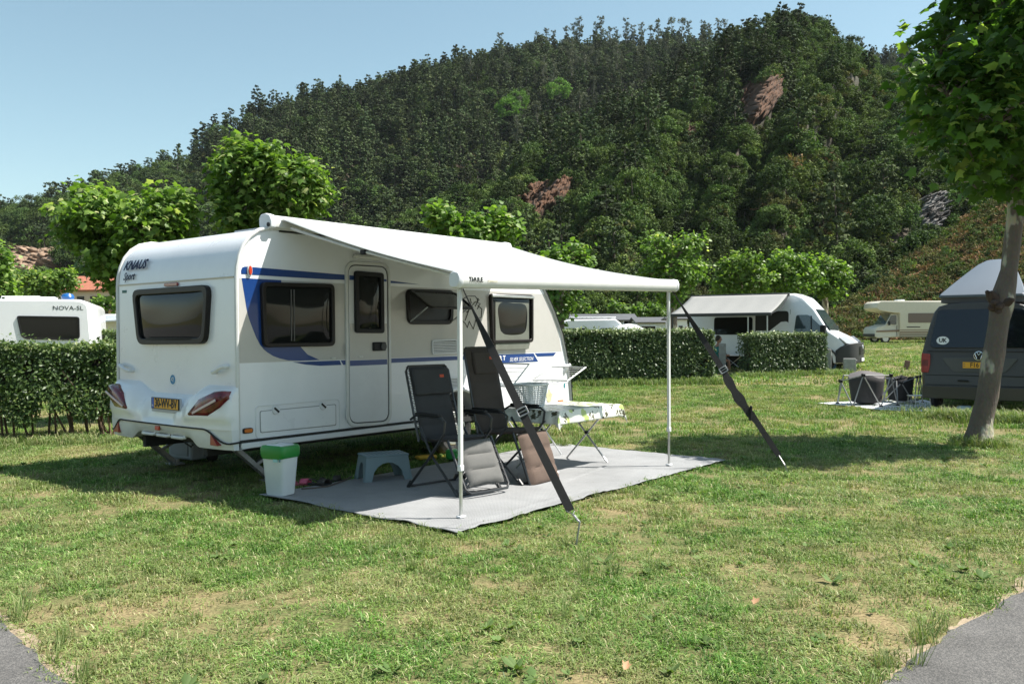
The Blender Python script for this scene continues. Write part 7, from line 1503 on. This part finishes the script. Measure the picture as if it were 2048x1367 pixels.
def rosette(n, L_, wd, seed):
    r = np.random.default_rng(seed); a = np.sort(r.uniform(0, 2 * PI, n)); Yd = np.stack([np.cos(a), np.sin(a), r.uniform(.1, .7, n)], 1); Yd /= np.linalg.norm(Yd, axis=1)[:, None]; Xd = np.stack([-np.sin(a), np.cos(a), np.zeros(n)], 1); Z = np.cross(Xd, Yd)
    tv = [(0, 0, 0), (wd * .6, .35, .03), (wd, .65, .0), (0, 1, -.10), (-wd, .65, 0), (-wd * .6, .35, .03)]; me = leaf_mesh('rosette', np.zeros((n, 3)), Xd, Yd, Z, r.uniform(.6, 1.1, n) * L_, tv, [(0, 1, 2, 3), (0, 3, 4, 5)], r.random(n)); me.materials.append(weedm); return (me, None)
GP = [blades(36, .085, .012, .046, .0052, 1.8, gleaf, 1, .12), blades(36, .085, .010, .036, .0048, 2.4, gleaf, 2, .2), blades(30, .085, .016, .058, .0060, 1.4, gleaf, 3, .12), blades(40, .09, .008, .026, .0050, 3.0, gleaf, 4, .35),
      blades(50, .17, .03, .075, .009, .8, gleaf, 5, .25), blades(50, .17, .025, .065, .009, .9, gleaf, 6, .35), blades(60, .55, .04, .11, .030, .8, gleaf, 7, .25), blades(60, .55, .04, .10, .032, .8, gleaf, 8, .35)]
def gpts(y0, y1, dens, r, x_pad=1.15, patch_hole=.0):
    """points in the view's wedge between two depths"""
    hw = 1024 / F_PX * x_pad; area = hw * (y1 ** 2 - y0 ** 2); n = int(area * dens); y = np.sqrt(r.uniform(y0 ** 2, y1 ** 2, n)); x = r.uniform(-hw, hw, n) * y; return x, y
r = np.random.default_rng(77)
def keepg(x, y):
    k = ~in_mat(x, y, -.03); k &= ~below_edge(x, y, np.array([(p[0], p[1]) for p in re1]));
    # trodden thin strip along the lane edge
    k &= ~(below_edge(x, y, np.array([(p[0], p[1]) for p in re0])) & (r.random(len(x)) < .62)); return k
layers = [(3.3, 7.0, 230, (0, 4), 1.0), (7.0, 12.5, 120, (0, 4), 1.25), (12.5, 24, 26, (4, 6), 1.1), (24, 66, 3.2, (6, 8), 1.0)]
for (y0, y1, dn_, (i0, i1), sc_) in layers:
    x, y = gpts(y0, y1, dn_, r); k = keepg(x, y); x, y = x[k], y[k]; thin = fbm(x * 1.3 + 40, y * 1.3, 4); k = (thin > .37) | (r.random(len(x)) < .38); x, y = x[k], y[k]; n = len(x)
    h = .62 + .75 * fbm(x * .9 + 9, y * .9, 3); S_ = np.stack([np.full(n, sc_), np.full(n, sc_), sc_ * h * r.uniform(.7, 1.3, n)], 1)
    scatter('grass', np.stack([x, y, gz(x, y)], 1), np.stack([r.uniform(-.15, .15, n), r.uniform(-.15, .15, n), r.uniform(0, 6.28, n)], 1), S_, r.integers(i0, i1, n), GP, 'short mown grass covering the camping field', None)
# broad-leaved weeds and longer tufts
WP = [rosette(8, .065, .26, 1), rosette(10, .085, .18, 2), rosette(7, .055, .36, 3), rosette(11, .045, .38, 4)]
x, y = gpts(3.4, 11, 5.5, r); k = keepg(x, y) & (vn(x * .8 + 3, y * .8) > .42); x, y = x[k], y[k]; n = len(x)
scatter('weeds', np.stack([x, y, gz(x, y) + .012], 1), np.stack([np.zeros(n), np.zeros(n), r.uniform(0, 6.28, n)], 1), r.uniform(.5, 1.15, n), r.integers(0, 4, n), WP, 'small broad leaved weeds and clover in the lawn', None)
LP = [blades(34, .05, .07, .18, .0042, .9, longm, 11, .3), blades(26, .035, .09, .24, .0040, .8, longm, 12, .2), blades(60, .12, .08, .22, .010, .7, longm, 13, .3), blades(40, .25, .08, .28, .018, .7, longm, 14, .2)]
xs, ys, ii, ss = [], [], [], []
ed = np.array(re1); 
for (ax_, ay_) in [tuple(ed[i]) for i in range(0, len(ed)) if 3.2 < ed[i][1] < 9]:
    for _k in range(1):
        if r.random() < .33: xs.append(ax_ + r.normal(0, .05)); ys.append(ay_ + .05 + abs(r.normal(0, .07))); ii.append(int(r.integers(0, 2))); ss.append(r.uniform(.5, 1.0))
x, y = gpts(3.4, 9, 2.4, r); k = keepg(x, y) & (vn(x * 1.1, y * 1.1 + 8) > .5); xs += list(x[k]); ys += list(y[k]); ii += list(r.integers(0, 2, k.sum())); ss += list(r.uniform(.4, .9, k.sum()))
def along(p0, p1, n, w_, i_, s0, s1):
    for _k in range(n): f = r.random(); xs.append(p0.x + (p1.x - p0.x) * f + r.normal(0, w_)); ys.append(p0.y + (p1.y - p0.y) * f + r.normal(0, w_)); ii.append(i_); ss.append(r.uniform(s0, s1))
along(G(-300, 905), G(236, 882), 200, .22, 2, .3, .9); along(P(1105, 775, 23.9), P(1440, 765, 25.1), 260, .22, 3, .5, 1.2); along(P(1484, 752, 27.9), P(1700, 752, 29.3), 120, .22, 3, .5, 1.1); along(G(1925, 893), G(1990, 893), 40, .10, 2, .5, 1.0); along(G(1860, 838), G(2100, 850), 130, .2, 2, .7, 1.4); along(G(1100, 895), G(1180, 880), 20, .2, 2, .4, .8)
n = len(xs); xs = np.array(xs); ys = np.array(ys)
scatter('long_grass', np.stack([xs, ys, gz(xs, ys)], 1), np.stack([r.uniform(-.2, .2, n), r.uniform(-.2, .2, n), r.uniform(0, 6.28, n)], 1), np.array(ss), np.array(ii), LP, 'longer grass along the hedges, the lane edge and the big tree', None)
# fallen leaves on the lawn
flm = mat('fallen_leaf', (.45, .25, .13), .7, var=.2); flb = leaf_mesh('leaf', np.zeros((1, 3)), np.array([[1., 0, 0]]), np.array([[0, 1., 0]]), np.array([[0, 0, 1.]]), np.ones(1) * .05, [(x_ * .8, y_, abs(x_) * .8 - .1 + .3 * y_ * y_) for x_, y_, z_ in PLANE_V], PLANE_F); flb.materials.append(flm)
for px, py, lab in ((1250, 1357, 'curled brown fallen leaf near the bottom edge of the lawn'), (1507, 1222, 'pinkish brown fallen leaf lying in the lawn at the right')):
    q = G(px, py); o = bpy.data.objects.new('fallen_leaf', flb); col.objects.link(o); o.location = (q.x, q.y, .045); o.rotation_euler = (.3, .25, px); tag(o, lab, 'fallen leaf')

# ================================================================== the air
b = MB(); b.box((0, 300, 90), (1700, 1300, 184)); hz = b.build('haze', None, None, smooth=0); hz['kind'] = 'stuff'
hm = bpy.data.materials.new('haze'); hm.use_nodes = True; hn = hm.node_tree; hn.nodes.clear(); ho = hn.nodes.new('ShaderNodeOutputMaterial'); hv = hn.nodes.new('ShaderNodeVolumePrincipled')
hv.inputs['Color'].default_value = (.80, .88, .95, 1); hv.inputs['Density'].default_value = 0.00006; hn.links.new(hv.outputs[0], ho.inputs['Volume']); hz.data.materials.append(hm); hz.display_type = 'WIRE'
